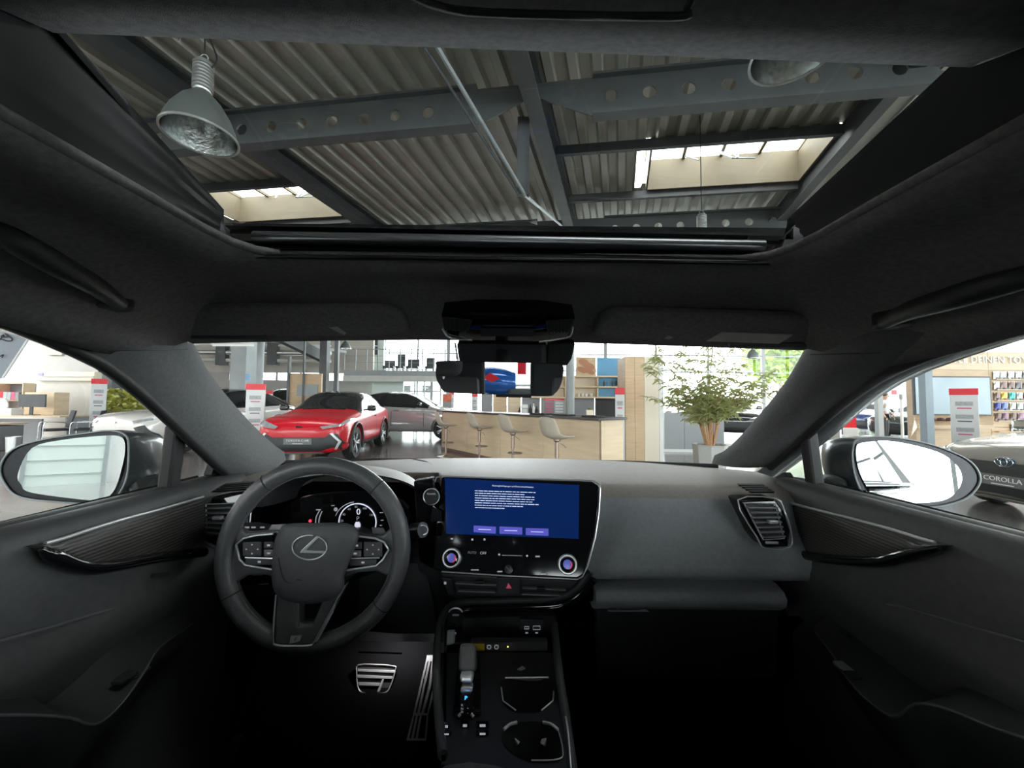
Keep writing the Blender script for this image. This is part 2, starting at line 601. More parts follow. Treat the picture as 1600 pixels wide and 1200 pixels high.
# back wall on the left half with its low window band
X = lambda px, y: (px - 800) / FPX * y
yb = 22.0
wb = struct('wall_back', (-16, yb, 0), 'beige back wall of the showroom with a window band')
add('wall_panel', G().box(((-26 - 8.0) / 2, yb + .1, 1.22), (18, 0.2, 2.44)), m_wallgrey, wb)
add('wall_panel', G().box(((-26 - 8.0) / 2, yb + .1, 4.72), (18, 0.2, 3.72)), m_wall, wb)
add('wall_panel', G().box(((-26 - 16.3) / 2, yb + .1, 2.65), (9.7, 0.2, 0.42)), m_wallgrey, wb)
w14 = struct('window_14', (-12, yb, 2.65), 'bright low window band in the back wall')
for k in range(6):
    x0, x1 = -16.3 + 1.38 * k, -16.3 + 1.38 * (k + 1)
    add('pane', G().add([(x0, yb + .1, 2.44), (x1, yb + .1, 2.44), (x1, yb + .1, 2.86), (x0, yb + .1, 2.86)], [(0, 1, 2, 3)]), m_pane, w14)
    add('mullion', G().box((x0, yb + .08, 2.65), (0.07, 0.12, 0.42)), m_dark, w14)
# pipes and trunking that run along the back wall
for (z, r, m_) in ((3.75, .13, m_alu), (4.15, .05, m_white), (3.35, .10, m_pale), (4.75, 0.06, m_white)):
    add('duct', G().tube([(X(285, 20), 20, z), (X(515, 20), 20, z)], r, 10), m_, wb, smooth=40)
for px in (345, 425):
    add('duct_bracket', G().box((X(px, 20), 20, 3.75), (0.5, 0.3, 1.3)), m_dark, wb)
wallbox('wall_desk', -26, X(152, 14), 14.0, 0, 3.45, m_wallgrey, 'grey wall behind the sales desk')
wallbox('wall_partition', -26, X(148, 13), 13.0, 0, 1.86, m_wall, 'low cream partition behind the sales desk', 0.08)
wallbox('wall_end', -15.1, -14.6, 14.0, 0, 6.4, m_steel, 'dark end of the wall behind the white car', 0.6)

# columns
def column(px, y, wpx, z1, m, label, round_=False, name='column', depth=None):
    w_ = wpx / FPX * y
    g = G()
    if round_:
        g.cyl((X(px, y), y, 0), (X(px, y), y, z1), w_ / 2, 20)
    else:
        g.box((X(px, y), y, z1 / 2), (w_, depth or w_, z1))
    return sadd(name, g, m, label, smooth=40 if round_ else None)
c1 = column(379, 13.0, 24, 6.5, m_steel_lt, 'thick grey square column behind the white car')
q = P(383, 589, 12.6)
add('notice', G().box((q.x, 12.74, q.z), (0.13, 0.02, 0.2)), mat('blue_notice', (0.25, 0.5, 0.8), 0.5, noise=.1), c1)
column(405, 11.0, 10, 5.3, m_steel_lt, 'round grey post beside the thick column', True)
column(525, 15.0, 6, 6.5, m_steel, 'slim dark steel post above the red car')
column(506, 17.0, 11, 6.5, m_dark, 'dark steel post left of the gallery')
column(1372.5, 13.2, 8, 5.3, m_steel_lt, 'slim grey post in front of the person', depth=.15)
column(1425, 10.6, 9, 5.3, m_steel_lt, 'grey post at the end of the display wall', depth=.15)
column(1447, 8.6, 11.5, 5.3, mat('blue_grey_steel', (0.26, 0.32, 0.36), 0.5, noise=.05, nscale=4), 'blue-grey post in front of the wall screen', depth=.15)
column(891, 9.6, 13, 5.3, m_steel_lt, 'grey-blue round post by the bar shelves', True)
# steelwork below the roof on the left
b1 = add('steel_beam', G().bar(P(440, 526, 15.5), P(512, 562, 18), 0.3, 0.45), m_steel, None)
b1['kind'] = 'structure'
b1['label'] = 'dark sloping steel beam under the roof'
b1 = add('steel_beam', G().bar(P(420, 532, 15.4), P(540, 550, 19.5), 0.12, 0.12), m_steel_lt, None)
b1['kind'] = 'structure'
b1['label'] = 'slim grey sloping steel tube under the roof'

# gallery with railing
ym = 20.0
gx0, gx1 = X(536, ym), X(712, ym)
gal = struct('gallery_floor', ((gx0 + gx1) / 2, ym, 2.5), 'raised gallery floor slab in front of the windows')
add('slab', G().box(((gx0 + gx1) / 2, ym + 1.6, 2.75), (gx1 - gx0, 3.2, 0.28)), m_steel_lt, gal)
add('edge_strip', G().box(((gx0 + gx1) / 2, ym - .02, 2.45), (gx1 - gx0, 0.1, 0.3)), m_pale, gal)
rail = thing('gallery_railing', 'thin grey railing along the gallery edge', 'railing', ((gx0 + gx1) / 2, ym, 2.9))
for k in range(11):
    x = gx0 + (gx1 - gx0) * k / 10
    add('post', G().box((x, ym + .05, 3.45), (0.05, 0.05, 1.12)), m_steel_lt, rail)
for z in (4.0, 3.65, 3.3):
    add('rail', G().tube([(gx0, ym + .05, z), (gx1, ym + .05, z)], 0.025 if z == 4 else 0.012, 8), m_steel_lt, rail)
# white board below the gallery, and wall on the gallery
wallbox('wall_board', X(582, 21.5), X(630, 21.5), 21.5, 0, 2.45, m_whitecool, 'pale green-white wall panel under the gallery', .1)
wallbox('wall_gallery', X(536, 23), X(600, 23), 22.8, 2.9, 6.5, m_whitecool, 'pale wall at the end of the gallery', .1)
pw = thing('picture_window_frame', 'dark window frame with white bars on the gallery wall', 'window frame', P(581, 538, 22.7))
q = P(581, 538, 22.7)
add('frame', G().box(q, (0.68, 0.06, 1.25)), m_dark, pw)
add('glazing_bar', G().box(q + V(0, -.04, 0), (0.06, 0.04, 1.25)).box(q + V(0, -.04, -.1), (0.68, 0.04, 0.06)), m_white, pw)
for i, (px, py, w_, h_) in enumerate(((626, 552, .45, .8), (645, 560, .7, .5), (672, 560, .5, .6), (608, 562, .6, .4))):
    q = P(px, py, 22.2)
    t = thing('lounge_chair', ['dark high chair standing on the gallery by the window', 'low dark lounge chair in the middle of the gallery', 'dark lounge chair near the end of the gallery', 'low dark seat beside the pale gallery wall'][i], 'chair', (q.x, q.y, 2.9), 0, 'chairs on the gallery')
    add('seat', G().box((q.x, q.y, 3.25), (w_, .5, .14)), m_dark, t, bevel=.03)
    add('backrest', G().box((q.x, q.y + .22, 3.25 + h_ / 2), (w_, .08, h_)), m_dark, t, bevel=.03)
    for sx in (-1, 1):
        add('leg', G().box((q.x + sx * (w_ / 2 - .04), q.y, 3.05), (.04, .4, .33)), m_dark, t)

# portals of daylight: the openings sample the sky
def portal(name, loc, sx, sy, rot):
    l = bpy.data.lights.new(name, 'AREA')
    l.shape = 'RECTANGLE'
    l.size, l.size_y = sx, sy
    l.cycles.is_portal = True
    o = bpy.data.objects.new(name, l)
    COL.objects.link(o)
    o.location = loc
    o.rotation_euler = rot
    return o
portal('portal_front', (5, YF + .3, 3.2), 29, 6.6, (-PI / 2, 0, 0))
portal('portal_side', (20.3, 5, 3.2), 6.6, 38, (0, PI / 2, 0))
portal('portal_rear', (-2, -14.4, 2.7), 46, 5.6, (PI / 2, 0, 0))
# ================================================================== things standing in the showroom
m_oak = mat('oak_veneer', (0.62, 0.44, 0.27), rough=0.5, noise=0.10, nscale=3, stretch=(1, 1, 9))
m_oakl = mat('pale_oak_veneer', (0.72, 0.57, 0.39), rough=0.5, noise=0.07, nscale=2, stretch=(1, 1, 8))
m_creamw = mat('cream_board', (0.78, 0.70, 0.56), rough=0.5, noise=0.03, nscale=3)
m_top = mat('dark_worktop', (0.05, 0.045, 0.04), rough=0.35, noise=0.1, nscale=8)
m_seat = mat('beige_seat_shell', (0.50, 0.44, 0.36), rough=0.6, noise=0.04, nscale=8)
m_bronze = mat('bronze_post', (0.30, 0.23, 0.19), rough=0.35, metal=0.6, noise=.05)
m_red = mat('signal_red', (0.80, 0.015, 0.03), rough=0.35, noise=0.04, nscale=4)
m_sign = mat('sign_white', (0.74, 0.75, 0.74), rough=0.4, noise=0.02, nscale=4)
m_print = mat('grey_print', (0.42, 0.44, 0.45), rough=0.5, noise=0.15, nscale=30)
m_printd = mat('dark_print', (0.10, 0.10, 0.11), rough=0.5, noise=0.1, nscale=30)
m_printr = mat('red_print', (0.62, 0.10, 0.20), rough=0.5, noise=0.1, nscale=30)
m_blue = mat('blue_panel', (0.10, 0.33, 0.55), rough=0.4, noise=0.05, nscale=3)
m_grey = mat('mid_grey', (0.25, 0.25, 0.26), rough=0.5, noise=0.05, nscale=5)
m_leafy = leafmat('plant_leaf', (0.36, 0.38, 0.16))
m_glassdk = mat('dark_window_glass', (0.015, 0.018, 0.02), rough=0.04, spec=0.8, noise=.1)
m_chrome = mat('chrome', (0.75, 0.76, 0.77), rough=0.08, metal=1.0, noise=.02)
m_rubber = mat('tyre_rubber', (0.02, 0.02, 0.021), rough=0.7, noise=.1, nscale=30)
m_alloy = mat('alloy_wheel', (0.42, 0.43, 0.44), rough=0.25, metal=0.8, noise=.05)

# ---- bar counter running back from right to left
A, B = Vector((-1.9, 10.5, 0)), Vector((1.42, 6.1, 0))
ab = (B - A).normalized()
nb = Vector((-ab.y, ab.x, 0))
if nb.y < 0:
    nb = -nb
bar = thing('bar_counter', 'pale oak bar counter behind the four stools', 'counter', (A + B) / 2)
HC = 1.02
nseg = 4
for k in range(nseg):
    a, b = lerp(A, B, k / nseg), lerp(A, B, (k + 1) / nseg - .001)
    add('front_panel', G().slab([a, b, b + V(0, 0, HC), a + V(0, 0, HC)], nb * 0.05), m_oakl, bar)
add('end_panel', G().slab([B, B + nb * .55, B + nb * .55 + V(0, 0, HC), B + V(0, 0, HC)], -ab * .04), m_oakl, bar)
add('end_panel', G().slab([A, A + nb * .55, A + nb * .55 + V(0, 0, HC), A + V(0, 0, HC)], ab * .04), m_oakl, bar)
add('plinth', G().slab([A - nb * .01, B - nb * .01, B - nb * .01 + V(0, 0, .07), A - nb * .01 + V(0, 0, .07)], nb * .01), m_bronze, bar)
wt = add('worktop', G().slab([p + V(0, 0, HC) for p in (A - nb * .12 - ab * .1, B - nb * .12 + ab * .05, B + nb * .6 + ab * .05, A + nb * .6 - ab * .1)], (0, 0, .04)), m_top, None, bevel=.005)
tag(wt, 'long thin dark worktop lying on the oak bar counter', 'worktop')
for i, (t, w_) in enumerate(((.72, .22), (.83, .2), (.955, .16))):
    p = lerp(A, B, t) + V(0, 0, HC + .04) + nb * .1
    o = add('tray', G().slab([p - ab * w_ - nb * .12, p + ab * w_ - nb * .12, p + ab * w_ * .9 + nb * .12, p - ab * w_ * .9 + nb * .12], (0, 0, .03)), m_black, None, bevel=.01)
    tag(o, ['small black tray on the bar left of the others', 'small black tray in the middle of the three on the bar', 'small black tray at the near end of the bar'][i], 'tray', 'trays on the bar worktop')
low = thing('low_cabinet', 'low cream cabinet with dark recess beside the bar end', 'cabinet', P(952, 700, 7.4) * V(1, 1, 0) if False else V(P(952, 700, 7.4).x, 7.4, 0))
x0, x1 = X(940, 7.2), X(966, 7.2)
add('body', G().box(((x0 + x1) / 2, 7.45, .46), (x1 - x0, .5, .92)), m_creamw, low, bevel=.005)
add('top', G().box(((x0 + x1) / 2, 7.45, .94), (x1 - x0 + .04, .54, .04)), m_top, low)

# ---- bar stools
def make_stool(label):
    t = thing('bar_stool', label, 'stool', (0, 0, 0), 0, 'bar stools along the oak counter')
    rows = []
    for i in range(9):
        s = i / 8
        row = []
        for j in range(9):
            q = (j - 4) / 4
            if s < .55:                       # sitting part, front to back
                k = s / .55
                y = .24 - .42 * k
                z = .74 - .025 * math.sin(k * PI) + .07 * abs(q) ** 3 * (0.3 + k)
                x = q * (.19 + .04 * k)
            else:
                k = (s - .55) / .45
                y = -.18 - .06 * math.sin(k * 1.5) - .03 * k + .07 * q * q * (1 - .3 * k)
                z = .745 + .33 * k + .05 * abs(q) ** 3 * (1 - k) - .03 * q * q * k
                x = q * (.23 - .035 * k)
            row.append(Vector((x, y, z)))
        rows.append(row)
    g = G()
    g.grid(rows)
    add('seat', g, m_seat, t, local=True, smooth=60, solid=.025, subsurf=1)
    add('post', G().lathe([(0.022, .03), (.022, .42), (.033, .42), (.033, .66), (.06, .69), (.06, .72), (0, .72)], n=14), m_bronze, t, local=True, smooth=40)
    g = G()
    g.tube([(.13 * math.cos(a), .05 + .13 * math.sin(a), .33) for a in [2 * PI * k / 20 for k in range(20)]], .011, 8, closed=True)
    g.tube([(0, 0, .33), (0, .18, .33)], .01, 8)
    add('foot_ring', g, m_bronze, t, local=True, smooth=50)
    add('base', G().lathe([(0, .0), (.2, .0), (.2, .012), (.06, .03), (.025, .05), (0, .05)], n=24), m_bronze, t, local=True, smooth=40)
    add('lever', G().tube([(.02, 0, .66), (.10, .05, .62), (.15, .06, .58)], .007, 6), m_bronze, t, local=True)
    return t
sp = [(698, 9.1, 'beige bar stool at the far end beside the silver car'), (750, 8.4, 'second beige bar stool counted from the silver car'), (802, 7.35, 'third beige bar stool counted from the silver car'), (870.5, 6.2, 'beige bar stool standing lowest and nearest the totem')]
st0 = make_stool(sp[0][2])
for i, (px, y, lb) in enumerate(sp):
    r = -1.18 + .08 * i
    if i == 0:
        st0.matrix_basis = Matrix.Translation((X(px, y), y, 0)) @ Matrix.Rotation(r, 4, 'Z')
    else:
        dup(st0, (X(px, y), y, 0), r, lb)

# ---- back wall of the bar, upper cabinets, pictures
yk = 10.6
def pbox(px0, px1, py0, py1, y, d=.3, off=0.0):
    a, b = P(px0, py1, y), P(px1, py0, y)
    return G().box(((a.x + b.x) / 2, y + d / 2 + off, (a.z + b.z) / 2), (abs(b.x - a.x), d, abs(b.z - a.z)))
kb = struct('wall_bar', (1.5, yk, 0), 'oak and dark grey back wall of the bar')
a = P(770, 640, yk)
for (p0, p1, m_) in ((752, 770, m_grey), (770, 793, m_oak), (793, 815, m_oakl), (815, 845, m_grey), (845, 890, m_wallgrey), (890, 930, m_grey), (930, 972, m_black)):
    add('wall_panel', G().box(((X(p0, yk + .3) + X(p1, yk + .3)) / 2, yk + .36, .76), (X(p1, yk) - X(p0, yk) - .012, .08, 1.52)), m_, kb)
def open_cab(name, label, px0, px1, py0, py1, cols, rows, ys):
    t = thing(name, label, 'cabinet', P((px0 + px1) / 2, py1, ys))
    add('back', pbox(px0, px1, py0, py1, ys + .3, .02), m_creamw, t)
    for k in range(rows + 1):
        py = py0 + (py1 - py0) * k / rows
        add('shelf_board', pbox(px0, px1, py - .8, py + .8, ys, .3), m_oakl, t)
    for k in range(cols + 1):
        px = px0 + (px1 - px0) * k / cols
        add('side_board', pbox(px - .8, px + .8, py0, py1, ys, .3), m_oakl, t)
    return t
open_cab('wall_shelf', 'open oak wall shelf with blue back right of the grey post', 898, 970, 588, 621, 2, 2, yk)
open_cab('wall_shelf', 'open oak wall shelf half hidden behind the inside mirror', 830, 884, 588, 621, 2, 2, yk)
o = add('blue_back_panel', pbox(933, 970, 559, 587, yk + .25, .03), m_blue, None)
tag(o, 'blue glass panel above the oak wall shelf', 'panel')
o = add('blue_shelf_back', pbox(935, 969, 590, 620, yk + .26, .02), m_blue, None)
tag(o, 'blue panel at the back of the oak wall shelf', 'panel')
pic = thing('food_picture', 'picture of brown bread rolls above the wall shelf', 'picture', P(916, 588, yk))
add('board', pbox(900, 931, 558, 587, yk + .1, .03), mat('picture_ground', (0.62, 0.45, 0.28), .5, noise=.2, nscale=5), pic)
m_bread = mat('picture_bread', (0.45, 0.19, 0.09), .5, noise=.4, nscale=14)
for (px, py, rx, rz) in ((912, 566, 9, 5), (920, 572, 10, 5), (910, 578, 9, 4), (922, 581, 8, 3)):
    c = P(px, py, yk + .09)
    add('roll', G().lathe([(0, 0), (1, 0), (1, .004), (0, .006)], (0, 0, 0), (0, -1, 0), 18), m_bread, pic, local=True).matrix_basis = basis(pic).inverted() @ Matrix.Translation(c) @ Matrix.Diagonal((rx / 600 * yk, 1, rz / 600 * yk, 1)) @ Matrix.Rotation(.3, 4, 'Y')
# things on and behind the bar
def simple(name, label, cat, g, m, group=None, **k):
    return tag(add(name, g, m, None, **k), label, cat, group)
yc = 8.6
def on_back(px, y=9.9):
    return V(X(px, y), y, 0)
bc = thing('back_counter', 'dark back counter behind the bar', 'counter', (X(860, 9.9), 9.9, 0))
add('body', G().box(((X(815, 9.9) + X(965, 9.9)) / 2, 10.0, .45), (X(965, 9.9) - X(815, 9.9), .6, .9)), m_grey, bc)
add('top', G().box(((X(815, 9.9) + X(965, 9.9)) / 2, 10.0, .92), (X(965, 9.9) - X(815, 9.9), .64, .04)), m_top, bc)
zb_ = .94
cm = thing('coffee_machine', 'white coffee machine on the back counter', 'coffee machine', (X(820, 9.8), 9.8, zb_))
c = V(X(820, 9.8), 9.8, zb_)
add('body', G().box(c + V(0, .08, .15), (.16, .2, .30)), m_white, cm, bevel=.02)
add('head', G().box(c + V(0, -.06, .25), (.16, .14, .10)), m_white, cm, bevel=.02)
add('drip_tray', G().box(c + V(0, -.06, .02), (.16, .16, .04)), m_black, cm, bevel=.005)
for i, (px, h_, r_, m_, lb) in enumerate(((812, .22, .035, m_black, 'small dark bottle left of the white coffee machine'), (829, .30, .04, m_black, 'dark bottle right of the coffee machine'), (834, .36, .035, m_white, 'tall white bottle on the back counter'), (839, .26, .045, m_black, 'black flask next to the white bottle'))):
    p = V(X(px, 9.75), 9.75, zb_)
    t = thing('bottle', lb, 'bottle', p, 0, 'bottles on the back counter')
    add('body', G().lathe([(0, 0), (r_, 0), (r_, h_ * .6), (r_ * .35, h_ * .78), (r_ * .35, h_ * .92), (0, h_ * .92)], p, n=14), m_, t, smooth=50)
    add('cap', G().lathe([(0, h_ * .92), (r_ * .42, h_ * .92), (r_ * .42, h_), (0, h_)], p, n=12), m_dark, t, smooth=40)
for i, (px0, px1, lb) in enumerate(((850, 866, 'magenta and white price board behind the bar'), (866, 882, 'grey and white price board behind the bar'))):
    t = thing('price_board', lb, 'board', (X((px0 + px1) / 2, 10.3), 10.3, zb_), 0, 'price boards behind the bar')
    add('board', pbox(px0 + .3, px1 - .3, 624, 649.2, 10.3, .03), m_grey if i == 0 else m_print, t)
    add('header', pbox(px0 + .3, px1 - .3, 623, 625.5, 10.28, .03), m_red, t)
    for k in range(4):
        add('print_line', pbox(px0 + 2, px1 - 2, 629 + k * 4.5, 631 + k * 4.5, 10.29, .01), m_printr if i == 0 else m_sign, t)
bag = thing('paper_bag', 'small cream paper bag on the bar in front of the dark tiles', 'bag', lerp(A, B, .9) + nb * .35 + V(0, 0, HC + .04))
p = lerp(A, B, .9) + nb * .35 + V(0, 0, HC + .04)
add('body', G().box(p + V(0, 0, .055), (.12, .07, .11)), m_creamw, bag, bevel=.004)
add('tissue', G().lathe([(.03, .1), (.045, .13), (.01, .15), (0, .14)], p, n=8), m_leafy, bag)
for i, px in enumerate((944, 950, 957, 963)):
    p = P(px, 608, yk + .1)
    t = simple('glass_bottle', ['bottle', 'second bottle', 'third bottle', 'fourth bottle'][i] + ' from the left on the blue-backed shelf', 'bottle', G().lathe([(0, 0), (.025, 0), (.025, .12), (.009, .17), (.009, .2), (0, .2)], V(p.x, p.y, P(px, 604.5, yk + .1).z), n=12), [m_dark, m_blue, m_dark, m_glassdk][i], 'bottles on the wall shelf', smooth=50)
for i, px in enumerate((904, 910, 916, 924)):
    simple('cup', ['white cup', 'second white cup', 'third white cup', 'fourth white cup'][i] + ' from the left on the lower oak wall shelf', 'cup', G().lathe([(0, 0), (.03, 0), (.04, .09), (.035, .09), (.026, .01), (0, .01)], V(X(px, yk + .1), yk + .1, P(px, 620.2, yk + .1).z), n=14), m_white, 'cups on the wall shelf', smooth=50)
# tall cabinet block right of the bar
tc_ = thing('tall_cabinet', 'tall oak cabinet with cream side right of the bar', 'cabinet', (X(1002, 8.3), 8.3, 0))
zt_ = P(1000, 557, 8.3).z
for k, (p0, p1, m_) in enumerate(((977, 992, m_oak), (992, 1007, m_oak), (1007, 1030, m_creamw))):
    add('door', G().box(((X(p0, 8.3) + X(p1, 8.3)) / 2, 8.32, zt_ / 2), (X(p1, 8.3) - X(p0, 8.3) - .006, .04, zt_)), m_, tc_)
add('body', G().box(((X(977, 8.3) + X(1030, 8.3)) / 2, 8.62, zt_ / 2), (X(1030, 8.3) - X(977, 8.3), .56, zt_ - .01)), m_oak, tc_)
add('edge_trim', G().box((X(1033.5, 8.3), 8.5, zt_ / 2), (X(1037, 8.3) - X(1030.5, 8.3), .4, zt_)), m_white, tc_)

# ---- red topped information totems
def totem(px, pyt, wpx, y, yaw, label, prints=0):
    p = P(px, pyt, y)
    h = p.z
    w_ = wpx / FPX * y
    t = thing('information_totem', label, 'sign', (p.x, y, 0), yaw, 'information totems with red tops')
    hr = .055 * h + .05
    add('body', G().box((0, 0, (h - hr) / 2), (w_, .1, h - hr)), m_sign, t, local=True, bevel=.006)
    add('red_top', G().box((0, 0, h - hr / 2), (w_ * 1.03, .115, hr)), m_red, t, local=True, bevel=.006)
    for k in range(prints):
        z = h * (.80 - .17 * k)
        add('print_block', G().box((0, -.052, z), (w_ * .62, .006, h * .055)), m_print, t, local=True)
        add('print_bar', G().box((0, -.053, z - h * .06), (w_ * .5, .006, h * .014)), m_printr if k % 2 == 0 else m_printd, t, local=True)
    return t
totem(400.5, 600, 25, 9.6, 0.4, 'red topped white totem between the white car and the red car', 4)
totem(421, 610, 9, 15.6, 0.2, 'small red topped totem just behind the one beside the red car', 2)
totem(156, 592, 17, 11.6, 0.7, 'red topped white totem at the nose of the white car', 4)
totem(968.5, 606, 14, 8.0, -0.3, 'red topped white totem in front of the tall oak cabinet', 5)
totem(1505, 607, 29, 8.5, -0.86, 'large red topped totem in front of the colour display wall', 4)
totem(742, 615, 9, 16.8, 0, 'red topped totem showing just below the inside mirror', 3)
totem(706, 612, 7, 18.5, 0, 'thin red topped totem behind the nose of the silver car', 2)
# grey totem and red panel by the entrance
gt = thing('grey_totem', 'plain pale grey totem near the blue car', 'sign', (X(1300, 11.5), 11.5, 0), -.5)
add('body', G().box((0, 0, .68), (.3, .14, 1.36)), mat('totem_grey', (.55, .55, .53), .5, noise=.03), gt, local=True, bevel=.01)
add('emblem', G().tube([(.08 * math.cos(a), -.075, 1.1 + .05 * math.sin(a)) for a in [2 * PI * k / 20 for k in range(20)]], .006, 6, closed=True), m_print, gt, local=True)
rp = thing('red_banner_panel', 'tall red panel with white foot by the entrance', 'banner', (X(1326, 15.5), 15.5, 0), -.3)
add('panel', G().box((0, 0, 1.33), (.42, .06, 1.9)), m_red, rp, local=True)
add('foot', G().box((0, 0, .2), (.5, .2, .36)), m_white, rp, local=True, bevel=.02)
add('edge_trim', G().box((-.24, 0, 1.2), (.06, .08, 2.2)), m_dark, rp, local=True)
for i, (px, py, s) in enumerate(((699, 620, 1.0),)):
    p = P(px, py, 17.5)
    t = thing('poster_stand', 'small poster stand with a red picture behind the silver car', 'sign', (p.x, 17.5, 0))
    add('board', G().box((p.x, 17.5, 1.05), (.42, .04, 1.2)), m_print, t)
    add('picture', G().box((p.x, 17.47, 1.45), (.38, .02, .34)), mat('poster_orange', (.75, .16, .08), .5, noise=.3, nscale=6), t)
    add('foot', G().box((p.x, 17.5, .22), (.5, .4, .44)), m_steel_lt, t)

# ---- oak panel with a screen far behind the red car
op = thing('oak_screen_panel', 'oak partition with a pale screen behind the red car', 'partition', (X(477, 15), 15, 0))
for k in range(2):
    x0, x1 = X(451 + 26 * k, 15), X(477 + 26 * k, 15)
    add('panel', G().box(((x0 + x1) / 2, 15, 1.17), (x1 - x0 - .01, .1, 2.34)), m_oak, op)
add('screen', G().box((X(482, 15), 14.93, 1.68), (X(498, 15) - X(466, 15), .05, .45)), m_steel_lt, op)
add('post', G().box((X(452, 15), 14.95, 1.5), (.08, .12, 3.0)), m_steel, op)
add('post', G().box((X(476, 15), 14.9, 1.8), (.06, .06, 3.6)), m_steel, op)

# ---- planter with bamboo-like tree
pl = V(X(1108, 6.0), 6.0, 0)
pt = thing('potted_tree', 'leafy potted tree in a pale grey planter by the glass front', 'plant', pl)
zp = P(1108, 694, 6.0).z
g = G()
ring = lambda r, z: [pl + V(r * math.cos(PI / 8 + PI / 4 * k), r * math.sin(PI / 8 + PI / 4 * k), z) for k in range(8)]
rings = [ring(.20, 0), ring(.25, zp - .03), ring(.26, zp), ring(.235, zp), ring(.23, zp - .05)]
for a, b in zip(rings, rings[1:]):
    g.grid([a + [a[0]], b + [b[0]]])
g.add(ring(.20, 0), [tuple(range(7, -1, -1))])
add('planter', g, mat('planter_grey', (0.42, 0.42, 0.40), .6, noise=.04), pt, bevel=.006)
g = G()
g.add(ring(.23, zp - .04), [tuple(range(8))])
for k in range(60):
    a, r = rnd.random() * 2 * PI, .2 * math.sqrt(rnd.random())
    p = pl + V(r * math.cos(a), r * math.sin(a), zp - .035)
    s = .012 + .016 * rnd.random()
    g.box(p, (s * 2, s * 1.5, s), Matrix.Rotation(a, 3, 'Z'))
add('gravel', g, mat('pot_gravel', (.30, .22, .17), .8, noise=.3, nscale=40), pt, kind='stuff')
m_stem = mat('cane_stem', (0.42, 0.24, 0.12), .6, noise=.2, nscale=15, stretch=(1, 1, 4))
tips = []
for k in range(20):
    a = 2 * PI * k / 10 + rnd.random() * .5
    sp_ = .25 + .62 * rnd.random() if k else .05
    h = .55 + .95 * rnd.random() + (.1 if k < 5 else 0)
    base = pl + V(.05 * math.cos(a), .05 * math.sin(a), zp - .03)
    tip = pl + V(sp_ * 1.15 * math.cos(a), sp_ * .8 * math.sin(a), zp + h)
    mid = lerp(base, tip, .45) + V(0, 0, .12) - V(math.cos(a), math.sin(a), 0) * sp_ * .25
    pth = smooth_path([base, lerp(base, mid, .5) + V(0, 0, .03), mid, tip], 5)
    add('stem', G().tube(pth, [.017 - .012 * i / (len(pth) - 1) for i in range(len(pth))], 6), m_stem, pt)
    tips += [(pth[i], tip) for i in range(len(pth) // 2, len(pth))]
def leaf(g, p, d, L, w):
    d = d.normalized()
    s = d.cross(V(0, 0, 1))
    if s.length < .1:
        s = V(1, 0, 0)
    s = (s.normalized() * math.cos(rnd.random() * 3) + d.cross(s).normalized() * math.sin(rnd.random() * 3)).normalized()
    dr = V(0, 0, -L * .22)
    g.add([p, p + d * L * .35 + s * w, p + d * L * .35 - s * w, p + d * L * .7 + s * w * .7 + dr * .4, p + d * L * .7 - s * w * .7 + dr * .4, p + d * L + dr], [(0, 1, 2), (1, 3, 4, 2), (3, 5, 4)])
g = G()
for (p, tip) in tips:
    for k in range(rnd.randint(2, 3)):
        a = rnd.random() * 2 * PI
        tw = V(math.cos(a), math.sin(a), .15 + .4 * rnd.random()) * (.10 + .24 * rnd.random())
        e = p + tw
        g.tube([p, lerp(p, e, .5) + V(0, 0, .02), e], .003, 4)
        for j in range(rnd.randint(6, 11)):
            q = lerp(p, e, .3 + .7 * rnd.random())
            b = rnd.random() * 2 * PI
            leaf(g, q, V(math.cos(b), math.sin(b), -.55 + .8 * rnd.random()), .10 + .09 * rnd.random(), .008 + .005 * rnd.random())
add('foliage', g, m_leafy, pt, kind='stuff')
# grey half-height partition behind the planter
hp = thing('half_partition', 'grey half-height partition with pale base behind the planter', 'partition', (X(1083, 10.4), 10.4, 0))
for k in range(3):
    x0, x1 = X(1037 + 31 * k, 10.4), X(1037 + 31 * (k + 1), 10.4)
    add('panel', G().box(((x0 + x1) / 2, 10.4, .56), (x1 - x0 - .01, .06, .98)), mat('partition_grey', (.33, .35, .36), .4, noise=.04), hp)
add('base', G().box(((X(1037, 10.4) + X(1130, 10.4)) / 2, 10.4, .035), (X(1130, 10.4) - X(1037, 10.4), .1, .07)), m_white, hp)

# ---- colour display wall
yw = 9.5
wtop = P(1500, 549, yw).z
dw = struct('wall_display', (X(1500, yw), yw, 0), 'oak display wall with white lettering, screen and paint samples')
xa = X(1430, yw)
for k in range(4):
    x0 = xa + 1.85 * k
    for (z0, z1) in ((0, .78), (.79, P(1500, 578, yw).z), (P(1500, 578, yw).z + .005, wtop)):
        add('wall_panel', G().box((x0 + .922, yw + .1, (z0 + z1) / 2), (1.842, .2, z1 - z0)), m_oakl if z1 == wtop else m_oak, dw)
p = P(1472, 562, yw - .02)
lt = add('wall_lettering', text_geo('STYLE DEINEN TOYOTA', .235, (p, (1, 0, 0), (0, 0, 1)), .006, spacing=1.02), mat('letter_white', (.95, .95, .93), .4, noise=.01), dw)
tv = thing('wall_screen', 'wide grey-blue wall screen on the oak display wall', 'television', P(1489, 648, yw))
add('frame', pbox(1430, 1548, 588.5, 648.5, yw - .08, .06), m_dark, tv, bevel=.01)
add('screen', pbox(1432, 1546, 590.5, 646.5, yw - .09, .02), mat('screen_blue_grey', (.22, .32, .38), .15, noise=.08, nscale=1.5), tv)
sh = thing('oak_ledge', 'sloping oak ledge below the wall screen', 'shelf', P(1490, 668, yw))
a0, a1 = P(1428, 650, yw - .05), P(1554, 650, yw - .05)
